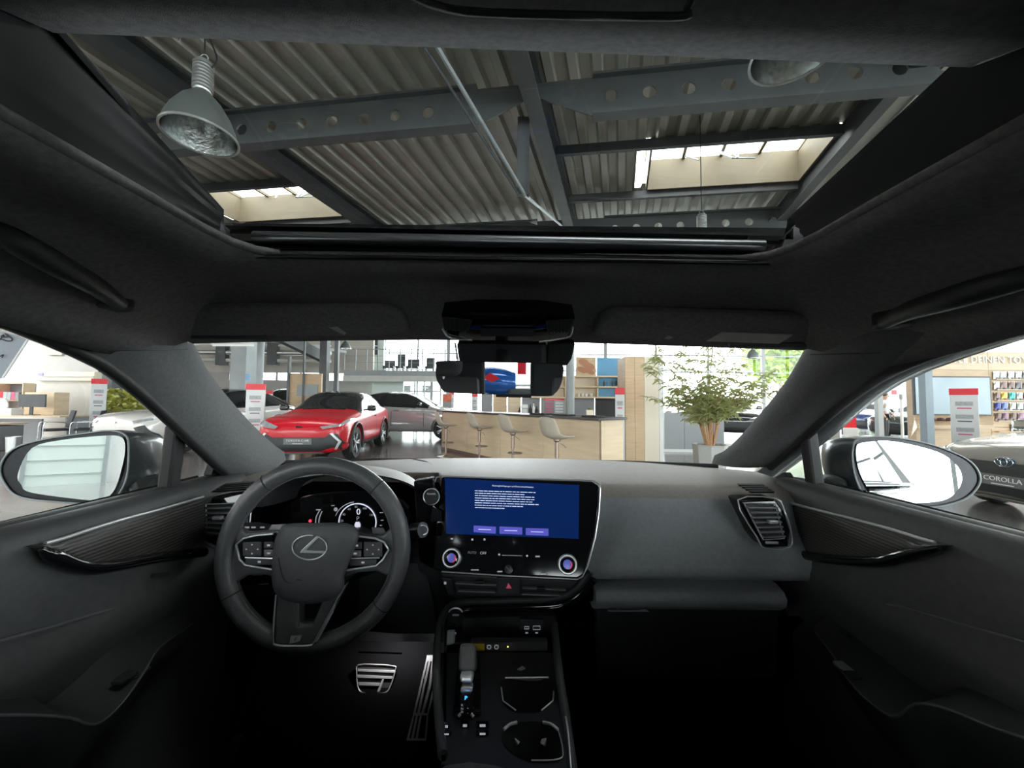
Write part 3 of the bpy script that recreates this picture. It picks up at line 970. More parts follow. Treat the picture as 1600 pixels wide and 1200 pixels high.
b0, b1 = P(1434, 667, yw - .45), P(1552, 667, yw - .45)
add('board', G().slab([a0, a1, b1, b0], (0, 0, -.03)), m_oak, sh)
add('lip', G().bar(b0, b1, .03, .08), m_oak, sh)
add('support', G().slab([a0, b0, b0 + V(0, .2, -.3), a0 + V(0, 0, -.35)], (.03, 0, 0)), m_oak, sh)
for i, px in enumerate((1456, 1470, 1484)):
    p = P(px, 660, yw - .3)
    o = add('leather_sample', G().lathe([(0, 0), (.07, 0), (.09, .03), (.05, .07), (0, .08)], p + V(0, 0, .035), n=10), mat('brown_leather', (.14, .06, .05), .5, noise=.2, nscale=20), None, smooth=50)
    tag(o, ['brown leather sample at the post end of the oak ledge', 'brown leather sample in the middle of the oak ledge', 'brown leather sample beside the large totem'][i], 'sample', 'samples on the oak ledge')
cols_ = {'w': (.70, .78, .72), 's': (.55, .55, .55), 'b': (.20, .13, .11), 'y': (.70, .48, .08), 't': (.05, .42, .38), 'n': (.03, .05, .28), 'l': (.16, .24, .62), 'g': (.12, .12, .13), 'p': (.28, .16, .22)}
cname = {'w': 'white', 's': 'silver', 'b': 'brown', 'y': 'yellow', 't': 'teal', 'n': 'navy', 'l': 'light blue', 'g': 'dark grey', 'p': 'plum'}
rows_ = [(586, 'wwwsgw'), (602, 'sbbgbs'), (618.5, 'bytsgb'), (634.5, 'nlwwsn'), (650.5, 'bpbpbb'), (667, '  ssgs')]
pxs = (1556.5, 1567.5, 1580, 1591.5, 1603, 1614)
ordn = ('topmost', 'second', 'third', 'fourth', 'fifth', 'lowest')
for ri, (py, codes) in enumerate(rows_):
    z = P(1580, py + 6.5, yw).z
    add('shelf_board', G().box(((X(1551, yw) + X(1620, yw)) / 2, yw - .05, z - .012), (X(1620, yw) - X(1551, yw), .1, .02)), m_oakl, dw)
    seen = {}
    for ci, c in enumerate(codes):
        if c == ' ':
            continue
        seen[c] = seen.get(c, 0) + 1
        x = X(pxs[ci], yw)
        t = thing('paint_sample', '', 'sample', (x, yw - .055, z), 0, 'curved paint samples on the display wall')
        g = G()
        w_, h_ = .145, .185
        rr = []
        for i in range(5):
            v = i / 4
            rr.append([V(-w_ / 2 + w_ * j / 6, .03 - .055 * math.sin(PI * j / 6) * (.6 + .4 * v), h_ * v) for j in range(7)])
        g.grid(rr)
        g.grid([[V(-w_ / 2, .03, 0), V(w_ / 2, .03, 0)], [V(-w_ / 2, .03, h_), V(w_ / 2, .03, h_)]])
        add('sample_shell', g, mat('paint_' + cname[c].replace(' ', '_'), cols_[c], .12, .3, noise=.05, coat=.6), t, local=True, smooth=50)
        add('caption_strip', G().box((0, -.03, .02), (w_ * .8, .01, .03)), m_printd, t, local=True)
        t['label'] = '%s curved paint sample, %s from the left in the %s sample row' % (cname[c], ('first', 'second', 'third', 'fourth', 'fifth', 'sixth')[ci], ordn[ri])

# ---- sales desk on the left
yd = 11.2
ztb = P(40, 650, yd).z
dk = thing('sales_desk', 'oak topped sales desk with dark front', 'desk', (X(20, yd), yd, 0))
x0, x1 = X(-60, yd), X(112, yd)
add('desk_top', G().box(((x0 + x1) / 2, yd + .2, ztb), (x1 - x0, .9, .04)), m_oakl, dk, bevel=.006)
add('front_panel', G().box(((x0 + X(70, yd)) / 2, yd, ztb / 2 - .03), (X(70, yd) - x0, .05, ztb - .1)), m_grey, dk)
for sx in (x0 + .1, x1 - .1):
    add('leg', G().box((sx, yd + .3, ztb / 2), (.06, .6, ztb - .04)), m_steel_lt, dk)
dk2 = thing('side_desk', 'lower oak side desk with dark drawer box', 'desk', (X(0, 9.6), 9.6, 0))
z2 = P(10, 662, 9.6).z
add('desk_top', G().box((X(-12, 9.6), 9.6, z2), (X(24, 9.6) - X(-50, 9.6), .6, .035)), m_oakl, dk2)
add('drawer_box', G().box((X(0, 9.6), 9.6, z2 / 2 - .02), (X(22, 9.6) - X(-22, 9.6), .5, z2 - .05)), m_grey, dk2, bevel=.01)
sf = thing('desk_shelf', 'pale oak shelf unit standing on the sales desk with folders', 'shelf', (X(20, 11.7), 11.7, ztb))
zs0 = ztb + .02
xs0, xs1 = X(-30, 11.7), X(42, 11.7)
for z in (zs0 + .02, zs0 + .42, P(20, 599, 11.7).z):
    add('shelf_board', G().box(((xs0 + xs1) / 2, 11.75, z), (xs1 - xs0, .3, .03)), m_oakl, sf)
for x in (xs0, xs1, X(2, 11.7)):
    add('side_board', G().box((x, 11.75, (zs0 + P(20, 599, 11.7).z) / 2), (.03, .3, P(20, 599, 11.7).z - zs0)), m_oakl, sf)
add('back', G().box(((xs0 + xs1) / 2, 11.92, (zs0 + P(20, 599, 11.7).z) / 2), (xs1 - xs0, .02, P(20, 599, 11.7).z - zs0)), m_grey, sf)
for i in range(5):
    o = add('folder', G().box((X(5 + 6.2 * i, 11.6), 11.66, zs0 + .56), (.11, .2, .24)), [m_red, m_print, m_steel_lt, m_printr, m_grey][i], None)
    tag(o, ['red folder first in the desk shelf row', 'grey folder second in the desk shelf row', 'pale folder third in the desk shelf row', 'dusky red folder fourth in the desk shelf row', 'dark folder last in the desk shelf row'][i], 'folder', 'folders in the desk shelf')
bxs = add('filing_box', G().box((X(75, 11.8), 11.8, ztb + .36), (X(98, 11.8) - X(52, 11.8), .4, .68)), m_oakl, None, bevel=.01)
tag(bxs, 'pale oak box behind the desk monitor', 'box')
mo = thing('desk_monitor', 'dark desk monitor seen from behind', 'monitor', (X(48, yd), yd, ztb + .02))
c = V(X(48, yd), yd, ztb + .02)
add('screen', G().slab([P(28, 616, yd), P(71, 616, yd), P(70, 636, yd), P(29, 636, yd)], (0, .04, 0)), m_dark, mo, bevel=.006)
add('stand', G().box(c + V(0, .05, .25), (.09, .03, .5)), m_dark, mo)
add('foot', G().box(c + V(0, .05, .01), (.3, .22, .02)), m_dark, mo, bevel=.005)
lmp = thing('paper_tray', 'white curved paper tray beside the desk monitor', 'tray', V(X(20, yd), yd - .05, ztb + .02))
c = V(X(14, yd), yd - .05, ztb + .02)
add('tray', G().box(c + V(.12, 0, .1), (.5, .3, .2)), m_white, lmp, bevel=.02)
add('back_plate', G().lathe([(0, 0), (.2, 0), (.2, .03), (0, .03)], c + V(-.1, 0, .3), (0, -1, 0), 20), m_white, lmp)
def office_chair(px, y, rz, label):
    t = thing('visitor_chair', label, 'chair', (X(px, y), y, 0), rz, 'visitor chairs at the sales desk')
    m_f = mat('chair_fabric', (.055, .055, .06), .8, noise=.15, nscale=40)
    rr = [[V(-.24 + .48 * j / 4, .20 - .42 * i / 4, .46 - .02 * math.sin(PI * j / 4)) for j in range(5)] for i in range(5)]
    add('seat', G().grid(rr), m_f, t, local=True, solid=.05, smooth=50)
    rr = [[V(-.23 + .46 * j / 4, -.24 - .10 * i / 4 + .03 * abs(j - 2) / 2, .50 + .46 * i / 4) for j in range(5)] for i in range(5)]
    add('backrest', G().grid(rr), m_f, t, local=True, solid=.03, smooth=50)
    for s in (-1, 1):
        add('frame', G().tube(smooth_path([V(s * .27, -.25, .62), V(s * .27, .1, .66), V(s * .27, .24, .62), V(s * .27, .26, .3), V(s * .27, .26, .015), V(s * .27, -.05, .015), V(s * .27, -.28, .015)], 4), .012, 8), m_chrome, t, local=True, smooth=50)
    return t
office_chair(91, 10.3, 2.6, 'charcoal visitor chair with chrome frame in front of the monitor')
office_chair(140, 10.6, 2.2, 'charcoal visitor chair half hidden by the white car nose')
tin = thing('waste_bin', 'small steel bin under the sales desk', 'bin', (X(27, 9.3), 9.3, 0))
add('body', G().lathe([(0, 0), (.11, 0), (.13, .36), (.125, .36), (.1, .02), (0, .02)], V(X(27, 9.3), 9.3, 0), n=20), m_alu, tin, smooth=50)
pq = thing('wall_box', 'small beige service box on the grey wall above the desk', 'box', P(86, 545, 13.95))
add('door', pbox(74, 98, 535, 555, 13.92, .08), mat('service_box_beige', (.56, .49, .44), .5, noise=.04), pq, bevel=.01)
add('lock', G().box(P(78, 541, 13.9), (.06, .03, .1)), m_grey, pq)
ac = thing('air_conditioner', 'long white wall unit above the cream partition', 'air conditioner', P(100, 595, 12.9))
add('body', pbox(56, 148, 581, 595, 12.9, .25), m_creamw, ac, bevel=.03)
add('flap', pbox(66, 146, 588, 589.2, 12.88, .03), m_wallgrey, ac)
add('badge', pbox(59, 67, 582.5, 587, 12.88, .02), mat('badge_violet', (.38, .36, .62), .4, noise=.05), ac)
# leafy greenery behind the white car
pg = thing('leafy_planter', 'low yellow-green planting behind the white car bonnet', 'plant', (X(190, 13.2), 13.2, 0))
add('trough', G().box((X(192, 13.2), 13.2, .4), (X(225, 13.2) - X(166, 13.2), .4, .8)), m_grey, pg)
g = G()
for k in range(700):
    q = V(lerp(X(166, 13.2), X(225, 13.2), rnd.random()), 13.2 + .3 * (rnd.random() - .5), .85 + .75 * rnd.random() ** 1.2)
    b = rnd.random() * 2 * PI
    leaf(g, q, V(math.cos(b), math.sin(b), .2 + .6 * rnd.random()), .16, .05)
add('foliage', g, mat('bright_leaf', (.42, .42, .10), .5, noise=.3, nscale=5), pg, kind='stuff')
# hanging banner close by on the left
ya = 7.5
bn = thing('slanted_banner', 'slate grey banner with black script and pale edge', 'banner', P(20, 560, ya))
q = [P(-60, 470, ya), P(72, 487, ya), P(5, 590, ya), P(-60, 600, ya)]
add('cloth', G().slab(q, (0, .02, 0)), mat('banner_slate', (.27, .30, .34), .6, noise=.05, nscale=3), bn)
add('edge', G().tube([q[1] + V(0, -.01, 0), q[2] + V(0, -.01, 0)], .014, 6), m_white, bn)
g = G()
g.tube(smooth_path([P(0, 531, ya - .02), P(6, 523, ya - .02), P(2, 526, ya - .02), P(12, 526, ya - .02), P(8, 521, ya - .02), P(19, 530, ya - .02), P(12, 533, ya - .02), P(0, 529, ya - .02)], 5), .010, 6)
g.tube(smooth_path([P(0, 557, ya - .02), P(5, 554, ya - .02), P(3, 559, ya - .02)], 4), .008, 6)
add('script', g, m_black, bn)

# ---- pendant lamps
m_bell = mat('lamp_bell', (0.16, 0.18, 0.17), rough=0.45, metal=0.3, noise=.06, nscale=8)
m_refl = mat('hammered_reflector', (0.55, 0.58, 0.57), rough=0.22, metal=1.0, noise=.3, nscale=30, bump=1.0, bscale=60)
def pendant(loc, label, drop, sc=1.0, full=True):
    t = thing('pendant_lamp', label, 'lamp', loc, 0, 'high bay pendant lamps')
    b = [(.05, .36), (.075, .33), (.13, .27), (.19, .17), (.225, .08), (.24, 0.0)]
    add('bell', G().lathe([(r * sc, z * sc) for r, z in b], n=32), m_bell, t, local=True, smooth=60)
    add('reflector', G().lathe([(r * sc * .97, z * sc * .97 + .002) for r, z in b], n=32), m_refl, t, local=True, smooth=60)
    add('rim', G().lathe([(.235 * sc, .0), (.25 * sc, -.004), (.25 * sc, .012), (.235 * sc, .012), (.235 * sc, 0)], n=32), m_alu, t, local=True, smooth=60)
    rib = [(0, .35), (.05, .35)]
    for k in range(8):
        z = .37 + .027 * k
        rib += [(.055, z), (.068, z + .004), (.068, z + .014), (.055, z + .018)]
    rib += [(.05, .60), (0, .60)]
    add('ribbed_housing', G().lathe([(r * sc, z * sc) for r, z in rib], n=20), m_alu, t, local=True, smooth=30)
    add('hook', G().tube([(sc * .03 * math.cos(a), 0, sc * (.63 + .03 * math.sin(a))) for a in [2 * PI * k / 12 for k in range(12)]], .005 * sc, 6, closed=True), m_steel_lt, t, local=True)
    add('cable', G().tube([(0, 0, .66 * sc), (0, 0, drop)], .006, 6), m_black, t, local=True)
    if full:
        add('power_cord', G().tube(smooth_path([V(.06 * sc, 0, .55 * sc), V(.1 * sc, 0, .62 * sc), V(.06 * sc, 0, .74 * sc), V(.01, 0, .86 * sc), V(.005, 0, 1.1 * sc)], 5), .006, 6), m_black, t, local=True)
    return t
p = P(313, 214, 2.86)
pendant(p, 'grey bell pendant lamp hanging over the sunroof on the left', 5.3 - p.z)
p = P(1240, 85, 2.35)
pendant(p, 'bell pendant lamp cut off by the rear sunroof edge', 5.3 - p.z)
p = P(1097, 398, 5.2)
pendant(p, 'distant pendant lamp above the front sunroof edge', 5.33 - p.z, .95, False)
p = P(540, 545, 17.5)
pendant(p, 'small pendant lamp in front of the gallery wall', 6.56 - p.z, 1.0, False)
p = P(1176, 560, 15.0)
pendant(p, 'small pendant lamp above the potted tree', 6.56 - p.z, 1.0, False)
# square light panel on the left
lp = thing('light_panel', 'flat rectangular ceiling light with pale frame above the white car', 'lamp', P(362, 535, 11.5))
q = [P(322, 525, 10.2), P(391, 525, 10.2), P(397, 541, 9.3), P(332, 541, 9.3)]
add('frame', G().slab(q, (0, 0, .05)), m_white, lp)
q2 = [lerp(x_, (q[0] + q[1] + q[2] + q[3]) / 4, .1) + V(0, 0, -.01) for x_ in q]
add('diffuser', G().slab(q2, (0, 0, .01)), m_pale, lp)
add('hanger', G().tube([(q[0] + q[1]) / 2, (q[0] + q[1]) / 2 + V(0, 0, 2.3)], .02, 6), m_steel_lt, lp)
# ================================================================== cars on show
def bake(o):
    """final mesh of an object with its modifiers"""
    dg = bpy.context.evaluated_depsgraph_get()
    me = bpy.data.meshes.new_from_object(o.evaluated_get(dg))
    return me
SUV = [  # y, half width, bottom, belt, top, half width at top
    (2.20, .52, .30, .60, .64, .42), (2.14, .74, .22, .74, .79, .60), (1.95, .87, .20, .85, .90, .68), (1.50, .91, .20, .94, .99, .70),
    (1.05, .915, .20, .98, 1.05, .70), (.86, .915, .20, .99, 1.09, .69), (.50, .915, .20, 1.0, 1.30, .64), (.18, .915, .20, 1.01, 1.48, .60),
    (-.20, .915, .20, 1.02, 1.545, .585), (-.75, .915, .20, 1.04, 1.55, .575), (-1.25, .92, .20, 1.07, 1.49, .565), (-1.70, .91, .22, 1.09, 1.30, .58),
    (-1.95, .88, .26, 1.07, 1.16, .60), (-2.12, .80, .32, .98, 1.03, .60), (-2.19, .62, .40, .80, .84, .48)]
TALL = [(2.20, .66, .30, .66, .70, .52), (2.13, .80, .22, .80, .845, .64), (1.93, .89, .20, .90, .95, .70)] + SUV[3:]
def car_shell(tab, L, W, H, arch_r, wy, wheel_r):
    g = G()
    rows = []
    sy, sx, sz = L / 4.39, W / 1.83, H / 1.56
    for (y, w, zb, zs, zt, wt) in tab:
        half = [(0, zb), (.78 * w, zb), (.96 * w, zb + .07), (w, zb + (zs - zb) * .42), (w * .985, zs - .13), (w * .95, zs - .03), (w * .90, zs), (lerp(w * .9, wt, .5) + .01, (zs + zt) / 2 - .005), (wt, zt - .035), (wt * .62, zt - .004), (0, zt + .012)]
        pts = [V(x * sx, y * sy, z * sz) for x, z in half]
        ring = pts + [V(-p.x, p.y, p.z) for p in reversed(pts[1:-1])]
        rows.append(ring)
    g.grid([r + [r[0]] for r in rows])
    for r in (rows[0], rows[-1]):
        g.add(r, [tuple(range(len(r)))])
    me = bpy.data.meshes.new('shell')
    me.from_pydata([tuple(p) for p in g.v], [], g.f)
    bm = bmesh.new()
    bm.from_mesh(me)
    bmesh.ops.remove_doubles(bm, verts=bm.verts, dist=1e-4)
    bmesh.ops.recalc_face_normals(bm, faces=bm.faces)
    bm.to_mesh(me)
    bm.free()
    o = bpy.data.objects.new('shell', me)
    COL.objects.link(o)
    md = o.modifiers.new('s', 'SUBSURF')
    md.levels = md.render_levels = 2
    whole = bake(o)
    bvh = BVHTree.FromPolygons([v.co.copy() for v in whole.vertices], [tuple(p.vertices) for p in whole.polygons])
    cutters = []
    for y in wy:
        for s in (-1, 1):
            cg = G()
            cg.cyl((s * (W / 2 - .26), y, wheel_r), (s * (W / 2 + .2), y, wheel_r), arch_r, 28)
            cme = bpy.data.meshes.new('cut')
            cme.from_pydata([tuple(p) for p in cg.v], [], cg.f)
            b2 = bmesh.new()
            b2.from_mesh(cme)
            bmesh.ops.remove_doubles(b2, verts=b2.verts, dist=1e-3)
            bmesh.ops.recalc_face_normals(b2, faces=b2.faces)
            b2.to_mesh(cme)
            b2.free()
            co = bpy.data.objects.new('cut', cme)
            COL.objects.link(co)
            cutters.append(co)
            m2 = o.modifiers.new('b', 'BOOLEAN')
            m2.operation = 'DIFFERENCE'
            m2.solver = 'EXACT'
            m2.object = co
    fin = bake(o)
    for c_ in cutters + [o]:
        bpy.data.objects.remove(c_)
    return fin, bvh
def patch(bvh, poly, mode, off=.008, cuts=3, side=1):
    """outline laid onto the shell: poly in (x, z) from the front or back, (y, z) from a side, (x, y) from above"""
    bm = bmesh.new()
    vs = [bm.verts.new((p[0], p[1], 0)) for p in poly]
    f = bm.faces.new(vs)
    bmesh.ops.triangulate(bm, faces=[f])
    bmesh.ops.subdivide_edges(bm, edges=bm.edges[:], cuts=cuts, use_grid_fill=True)
    g = G()
    bm.verts.ensure_lookup_table()
    pos = []
    for v in bm.verts:
        a, b = v.co.x, v.co.y
        if mode == 'front':
            o_, d = V(a, 6, b), V(0, -1, 0)
        elif mode == 'back':
            o_, d = V(a, -6, b), V(0, 1, 0)
        elif mode == 'side':
            o_, d = V(side * 6, a, b), V(-side, 0, 0)
        else:
            o_, d = V(a, b, 6), V(0, 0, -1)
        h = bvh.ray_cast(o_, d)
        if h[0] is None:
            h = bvh.find_nearest(o_ + d * 4)
        n = h[1]
        if n.dot(d) > 0:
            n = -n
        pos.append(h[0] + n * off - d * off * .5)
    for v in bm.verts:
        pass
    bm.verts.index_update()
    g.add(pos, [tuple(v.index for v in f.verts) for f in bm.faces])
    bm.free()
    return g
def make_wheel(r, w, style):
    """wheel about the x axis, outer face towards +x: geometry of tyre, rim, spokes, hub"""
    ty = G().lathe([(r * .70, -w * .5), (r * .93, -w * .5), (r, -w * .32), (r, w * .32), (r * .93, w * .5), (r * .70, w * .48), (r * .68, 0), (r * .70, -w * .5)], (0, 0, 0), (1, 0, 0), 36)
    rim = G().lathe([(r * .70, w * .44), (r * .67, w * .46), (r * .64, w * .30), (r * .60, -w * .2), (0, -w * .2)], (0, 0, 0), (1, 0, 0), 36)
    sp = G()
    n = 5
    for k in range(n):
        for e in ((-.16, .16) if style else (0,)):
            a = 2 * PI * k / n + e
            d = V(0, math.cos(a), math.sin(a))
            a2 = 2 * PI * k / n + e * .4
            d2 = V(0, math.cos(a2), math.sin(a2))
            sp.bar(d2 * r * .1 + V(w * .34, 0, 0), d * r * .67 + V(w * .40, 0, 0), r * (.085 if style else .16), w * .14, (1, 0, 0))
    sp.lathe([(0, w * .42), (r * .13, w * .42), (r * .15, w * .25), (0, w * .25)], (0, 0, 0), (1, 0, 0), 16)
    return ty, rim, sp
def make_car(label, loc, heading, paint, L=4.39, W=1.83, H=1.56, roof=None, clad=True, front='generic', plate=None, wheel_r=.345, style=1, tab=TALL, detail=True, group='cars on show'):
    h = Vector(heading)
    rz = math.atan2(h.y, h.x) - PI / 2
    t = thing('car', label, 'car', loc, rz, group)
    sy, sx, sz = L / 4.39, W / 1.83, H / 1.56
    wy = (1.34 * sy, -1.30 * sy)
    me, bvh = car_shell(tab, L, W, H, wheel_r + .06, wy, wheel_r)
    me.materials.clear()
    me.materials.append(paint)
    me.polygons.foreach_set('use_smooth', [True] * len(me.polygons))
    me.set_sharp_from_angle(angle=math.radians(40))
    if roof:                                   # two-tone: everything above the waistline in the roof colour
        me.materials.append(roof)
        belt = sorted((q[0] * sy, q[3] * sz) for q in tab)
        for pf in me.polygons:
            c_ = pf.center
            if -1.9 * sy < c_.y < 1.02 * sy and c_.z > interp(belt, c_.y) + .012 and (c_.y < .84 * sy or c_.z > 1.09 * sz):
                pf.material_index = 1
    o = bpy.data.objects.new('body', me)
    COL.objects.link(o)
    o.parent = t
    S = lambda poly: [(a * sx, b * sz) for a, b in poly]
    Y = lambda poly: [(a * sy, b * sz) for a, b in poly]
    def pp(name, poly, mode, m, side=1, off=.008, parent=t, cuts=3):
        return add(name, patch(bvh, poly, mode, off, cuts, side), m, parent, local=True, smooth=60)
    ws = pp('windscreen', S([(-.60, 1.10), (.60, 1.10), (.56, 1.25), (.50, 1.45), (-.50, 1.45), (-.56, 1.25)]), 'front', m_glassdk)
    for s in (-1, 1):
        pp('side_window', Y([(.62, 1.06), (.12, 1.40), (-.32, 1.43), (-.34, 1.08)]), 'side', m_glassdk, s)
        pp('side_window', Y([(-.40, 1.08), (-.38, 1.43), (-.85, 1.42), (-1.30, 1.22), (-1.18, 1.13)]), 'side', m_glassdk, s)
        if clad:
            pp('sill_cladding', Y([(.92, .22), (.92, .34), (-.88, .36), (-.88, .22)]), 'side', m_clad, s, .012)
        if detail:
            g = G()
            g.tube([(s * (W / 2 - .09), .60 * sy, 1.07 * sz), (s * (W / 2 + .02), .62 * sy, 1.09 * sz)], .02, 6)
            mi = add('wing_mirror', G().box((s * (W / 2 + .10), .60 * sy, 1.12 * sz), (.20, .12, .14)), m_glassdk if roof else paint, t, local=True, bevel=.04, smooth=50)
            add('mirror_arm', g, m_clad, mi, local=True)
            pp('door_seam', Y([(.70, .40), (.715, .40), (.715, .98), (.70, .98)]), 'side', m_black, s, .003)
            pp('door_seam', Y([(-.36, .40), (-.375, .40), (-.375, 1.02), (-.36, 1.02)]), 'side', m_black, s, .003)
            pp('door_handle', Y([(-.12, .90), (-.30, .90), (-.30, .93), (-.12, .93)]), 'side', m_chrome, s, .014)
    pp('rear_window', S([(-.52, 1.19), (.52, 1.19), (.46, 1.42), (-.46, 1.42)]), 'back', m_glassdk)
    if roof:
        pp('roof_panel', [(a * sx, b * sy) for a, b in ((-.55, .12), (.55, .12), (.54, -1.25), (-.54, -1.25))], 'top', roof, 1, .006)
    # wheels
    ty, rim, sp = make_wheel(wheel_r, .22, style)
    first = None
    for y in wy:
        for s in (-1, 1):
            if first is None:
                w_ = add('wheel', ty, m_rubber, t, local=True, smooth=45)
                add('rim', rim, m_dark, w_, local=True, smooth=45)
                add('spokes', sp, m_alloy, w_, local=True)
                first = w_
            else:
                w_ = dup(first, parent=t)
            w_.matrix_basis = Matrix.Translation((s * (W / 2 - .13), y, wheel_r)) @ Matrix.Rotation(0 if s > 0 else PI, 4, 'Z')
            if clad:
                g = G()
                pts = [V(s * (W / 2 - .012), y + (wheel_r + .085) * math.cos(a), wheel_r + (wheel_r + .085) * math.sin(a)) for a in [PI * (-.12 + 1.24 * k / 18) for k in range(19)]]
                g.tube(pts, .032, 6)
                add('arch_cladding', g, m_clad, t, local=True, smooth=60)
    # front
    if front == 'suv':
        pp('lower_grille', S([(-.84, .22), (.84, .22), (.87, .36), (.74, .62), (.58, .60), (.50, .55), (-.50, .55), (-.58, .60), (-.74, .62), (-.87, .36)]), 'front', m_clad, 1, .010, t, 4)
        for s in (-1, 1):
            pp('headlamp', S([(s * .40, .76), (s * .46, .71), (s * .80, .77), (s * .88, .90), (s * .83, .90), (s * .76, .81)]), 'front', m_lamp, 1, .014)
            pp('trim_strip', S([(s * .60, .63), (s * .65, .64), (s * .80, .46), (s * .72, .30), (s * .69, .31), (s * .755, .46)]), 'front', m_satlit, 1, .018)
        pp('bumper_lip', S([(-.5, .225), (.5, .225), (.46, .265), (-.46, .265)]), 'front', m_alu, 1, .022)
        pp('badge', S([(-.06, .74), (.06, .74), (.065, .775), (-.065, .775)]), 'front', m_chrome, 1, .016, t, 1)
    elif front == 'ev':
        pp('nose_panel', S([(-.66, .56), (.66, .56), (.70, .66), (-.70, .66)]), 'front', paint, 1, .01)
        pp('lower_grille', S([(-.70, .26), (.70, .26), (.72, .52), (-.72, .52)]), 'front', m_clad, 1, .01)
        for s in (-1, 1):
            pp('headlamp', S([(s * .52, .76), (s * .88, .84), (s * .89, .80), (s * .56, .70)]), 'front', m_lamp, 1, .014)
            pp('corner_cladding', S([(s * .60, .62), (s * .78, .68), (s * .90, .40), (s * .86, .22), (s * .70, .22), (s * .78, .42)]), 'front', m_clad, 1, .016)
        pp('badge', S([(-.06, .71), (.06, .71), (.06, .75), (-.06, .75)]), 'front', m_chrome, 1, .016, t, 1)
    else:
        pp('lower_grille', S([(-.62, .24), (.62, .24), (.70, .50), (.50, .62), (-.50, .62), (-.70, .50)]), 'front', m_clad, 1, .01)
        for s in (-1, 1):
            pp('headlamp', S([(s * .45, .70), (s * .84, .74), (s * .88, .82), (s * .62, .78)]), 'front', m_lamp, 1, .014)
        pp('bumper_lip', S([(-.75, .22), (.75, .22), (.70, .27), (-.70, .27)]), 'front', paint if not clad else m_alu, 1, .02)
    if plate:
        h0 = bvh.ray_cast(V(0, 6, .44 * sz), V(0, -1, 0))[0]
        y0 = h0.y + .025
        pl_ = add('number_plate', G().box((0, y0, .47 * sz), (.54, .02, .125)), m_platebg, t, local=True, bevel=.004)
        add('lettering', text_geo(plate, .066 if len(plate) > 8 else .075, ((0, y0 + .013, .485 * sz), (-1, 0, 0), (0, 0, 1)), .002, 'CENTER'), m_white, pl_, local=True)
        add('underline', G().box((0, y0 + .012, .425 * sz), (.2, .006, .010)), m_white, pl_, local=True)
    return t, bvh
m_clad = mat('black_cladding', (0.028, 0.032, 0.032), rough=0.45, noise=.1, nscale=8)
m_lamp = mat('lamp_lens', (0.62, 0.66, 0.68), rough=0.08, metal=.5, noise=.2, nscale=15)
m_satlit = mat('satin_light_trim', (.6, .62, .62), .35, .3, noise=.04)
m_platebg = mat('plate_dark', (0.16, 0.165, 0.17), rough=0.4, noise=.1)
m_pred = mat('paint_red', (0.62, 0.008, 0.022), rough=0.3, metal=.0, coat=.35, spec=.35, noise=.04, nscale=2)
m_pwhite = mat('paint_pearl_white', (0.78, 0.76, 0.72), rough=0.25, coat=1.0, noise=.02, nscale=2)
m_psilver = mat('paint_silver', (0.50, 0.53, 0.55), rough=0.25, metal=.6, coat=1.0, noise=.03, nscale=2)
m_pbeige = mat('paint_grey_beige', (0.42, 0.40, 0.36), rough=0.25, metal=.5, coat=1.0, noise=.03, nscale=2)
m_pblue = mat('paint_dark_blue', (0.03, 0.06, 0.20), rough=0.22, metal=.2, coat=1.0, noise=.03, nscale=2)
m_pgreen = mat('paint_dark_grey_green', (0.055, 0.065, 0.06), rough=0.22, metal=.3, coat=1.0, noise=.03, nscale=2)
m_pblack = mat('paint_black', (0.012, 0.012, 0.014), rough=0.2, coat=1.0, noise=.05, nscale=2)

p = V(X(468, 7.75), 7.75, 0)
hd = V(.10, -1, 0).normalized()
make_car('red crossover car with black roof behind the steering wheel', p - hd * 2.2, hd, m_pred, 4.36, 1.83, 1.56, m_glassdk, True, 'suv', 'TOYOTA C-HR', .36)
hd = V(-.22, -1, 0).normalized()
make_car('white electric crossover car behind the driver side pillar', V(-9.05, 8.75, 0) - hd * 2.35, hd, m_pwhite, 4.69, 1.86, 1.62, m_glassdk, True, 'ev', None, .37)
make_car('silver crossover car seen from the side near the bar', V(X(699, 14) - 1.35, 14.2, 0), (1, -.08, 0), m_psilver, 4.69, 1.86, 1.64, m_glassdk, False, 'ev', None, .36)
# near car on the right, pointing across the hall
ct, cb = make_car('grey-beige saloon car beyond the passenger door mirror', V(5.72 + 2.3, 4.55, 0), (-1, -.03, 0), m_pbeige, 4.63, 1.82, 1.45, None, False, 'none', 'COROLLA', .33, tab=SUV)
S_ = lambda poly: [(a, b * .93) for a, b in poly]
add('upper_grille', patch(cb, S_([(-.80, .76), (-.55, .69), (.55, .69), (.80, .76), (.6, .66), (.2, .60), (-.2, .60), (-.6, .66)]), 'front', .012), m_clad, ct, local=True, smooth=50)
h0 = cb.ray_cast(V(0, 6, .66), V(0, -1, 0))[0]
bd = add('badge', G().lathe([(0, .02), (.085, .02), (.09, 0), (0, 0)], (0, 0, 0), (0, 1, 0), 24), mat('badge_blue_glass', (.05, .10, .16), .1, .3, noise=.1), ct, local=True, smooth=40)
bd.matrix_basis = Matrix.Translation((0, h0.y + .01, .655)) @ Matrix.Diagonal((1, 1, .68, 1))
g = G()
for (rx, rz, dz) in ((.082, .08, 0), (.03, .07, 0), (.055, .03, .035)):
    g.tube([(rx * math.cos(a), .024, dz + rz * math.sin(a)) for a in [2 * PI * k / 24 for k in range(24)]], .006, 6, closed=True)
add('emblem', g, m_chrome, bd, local=True, smooth=60)
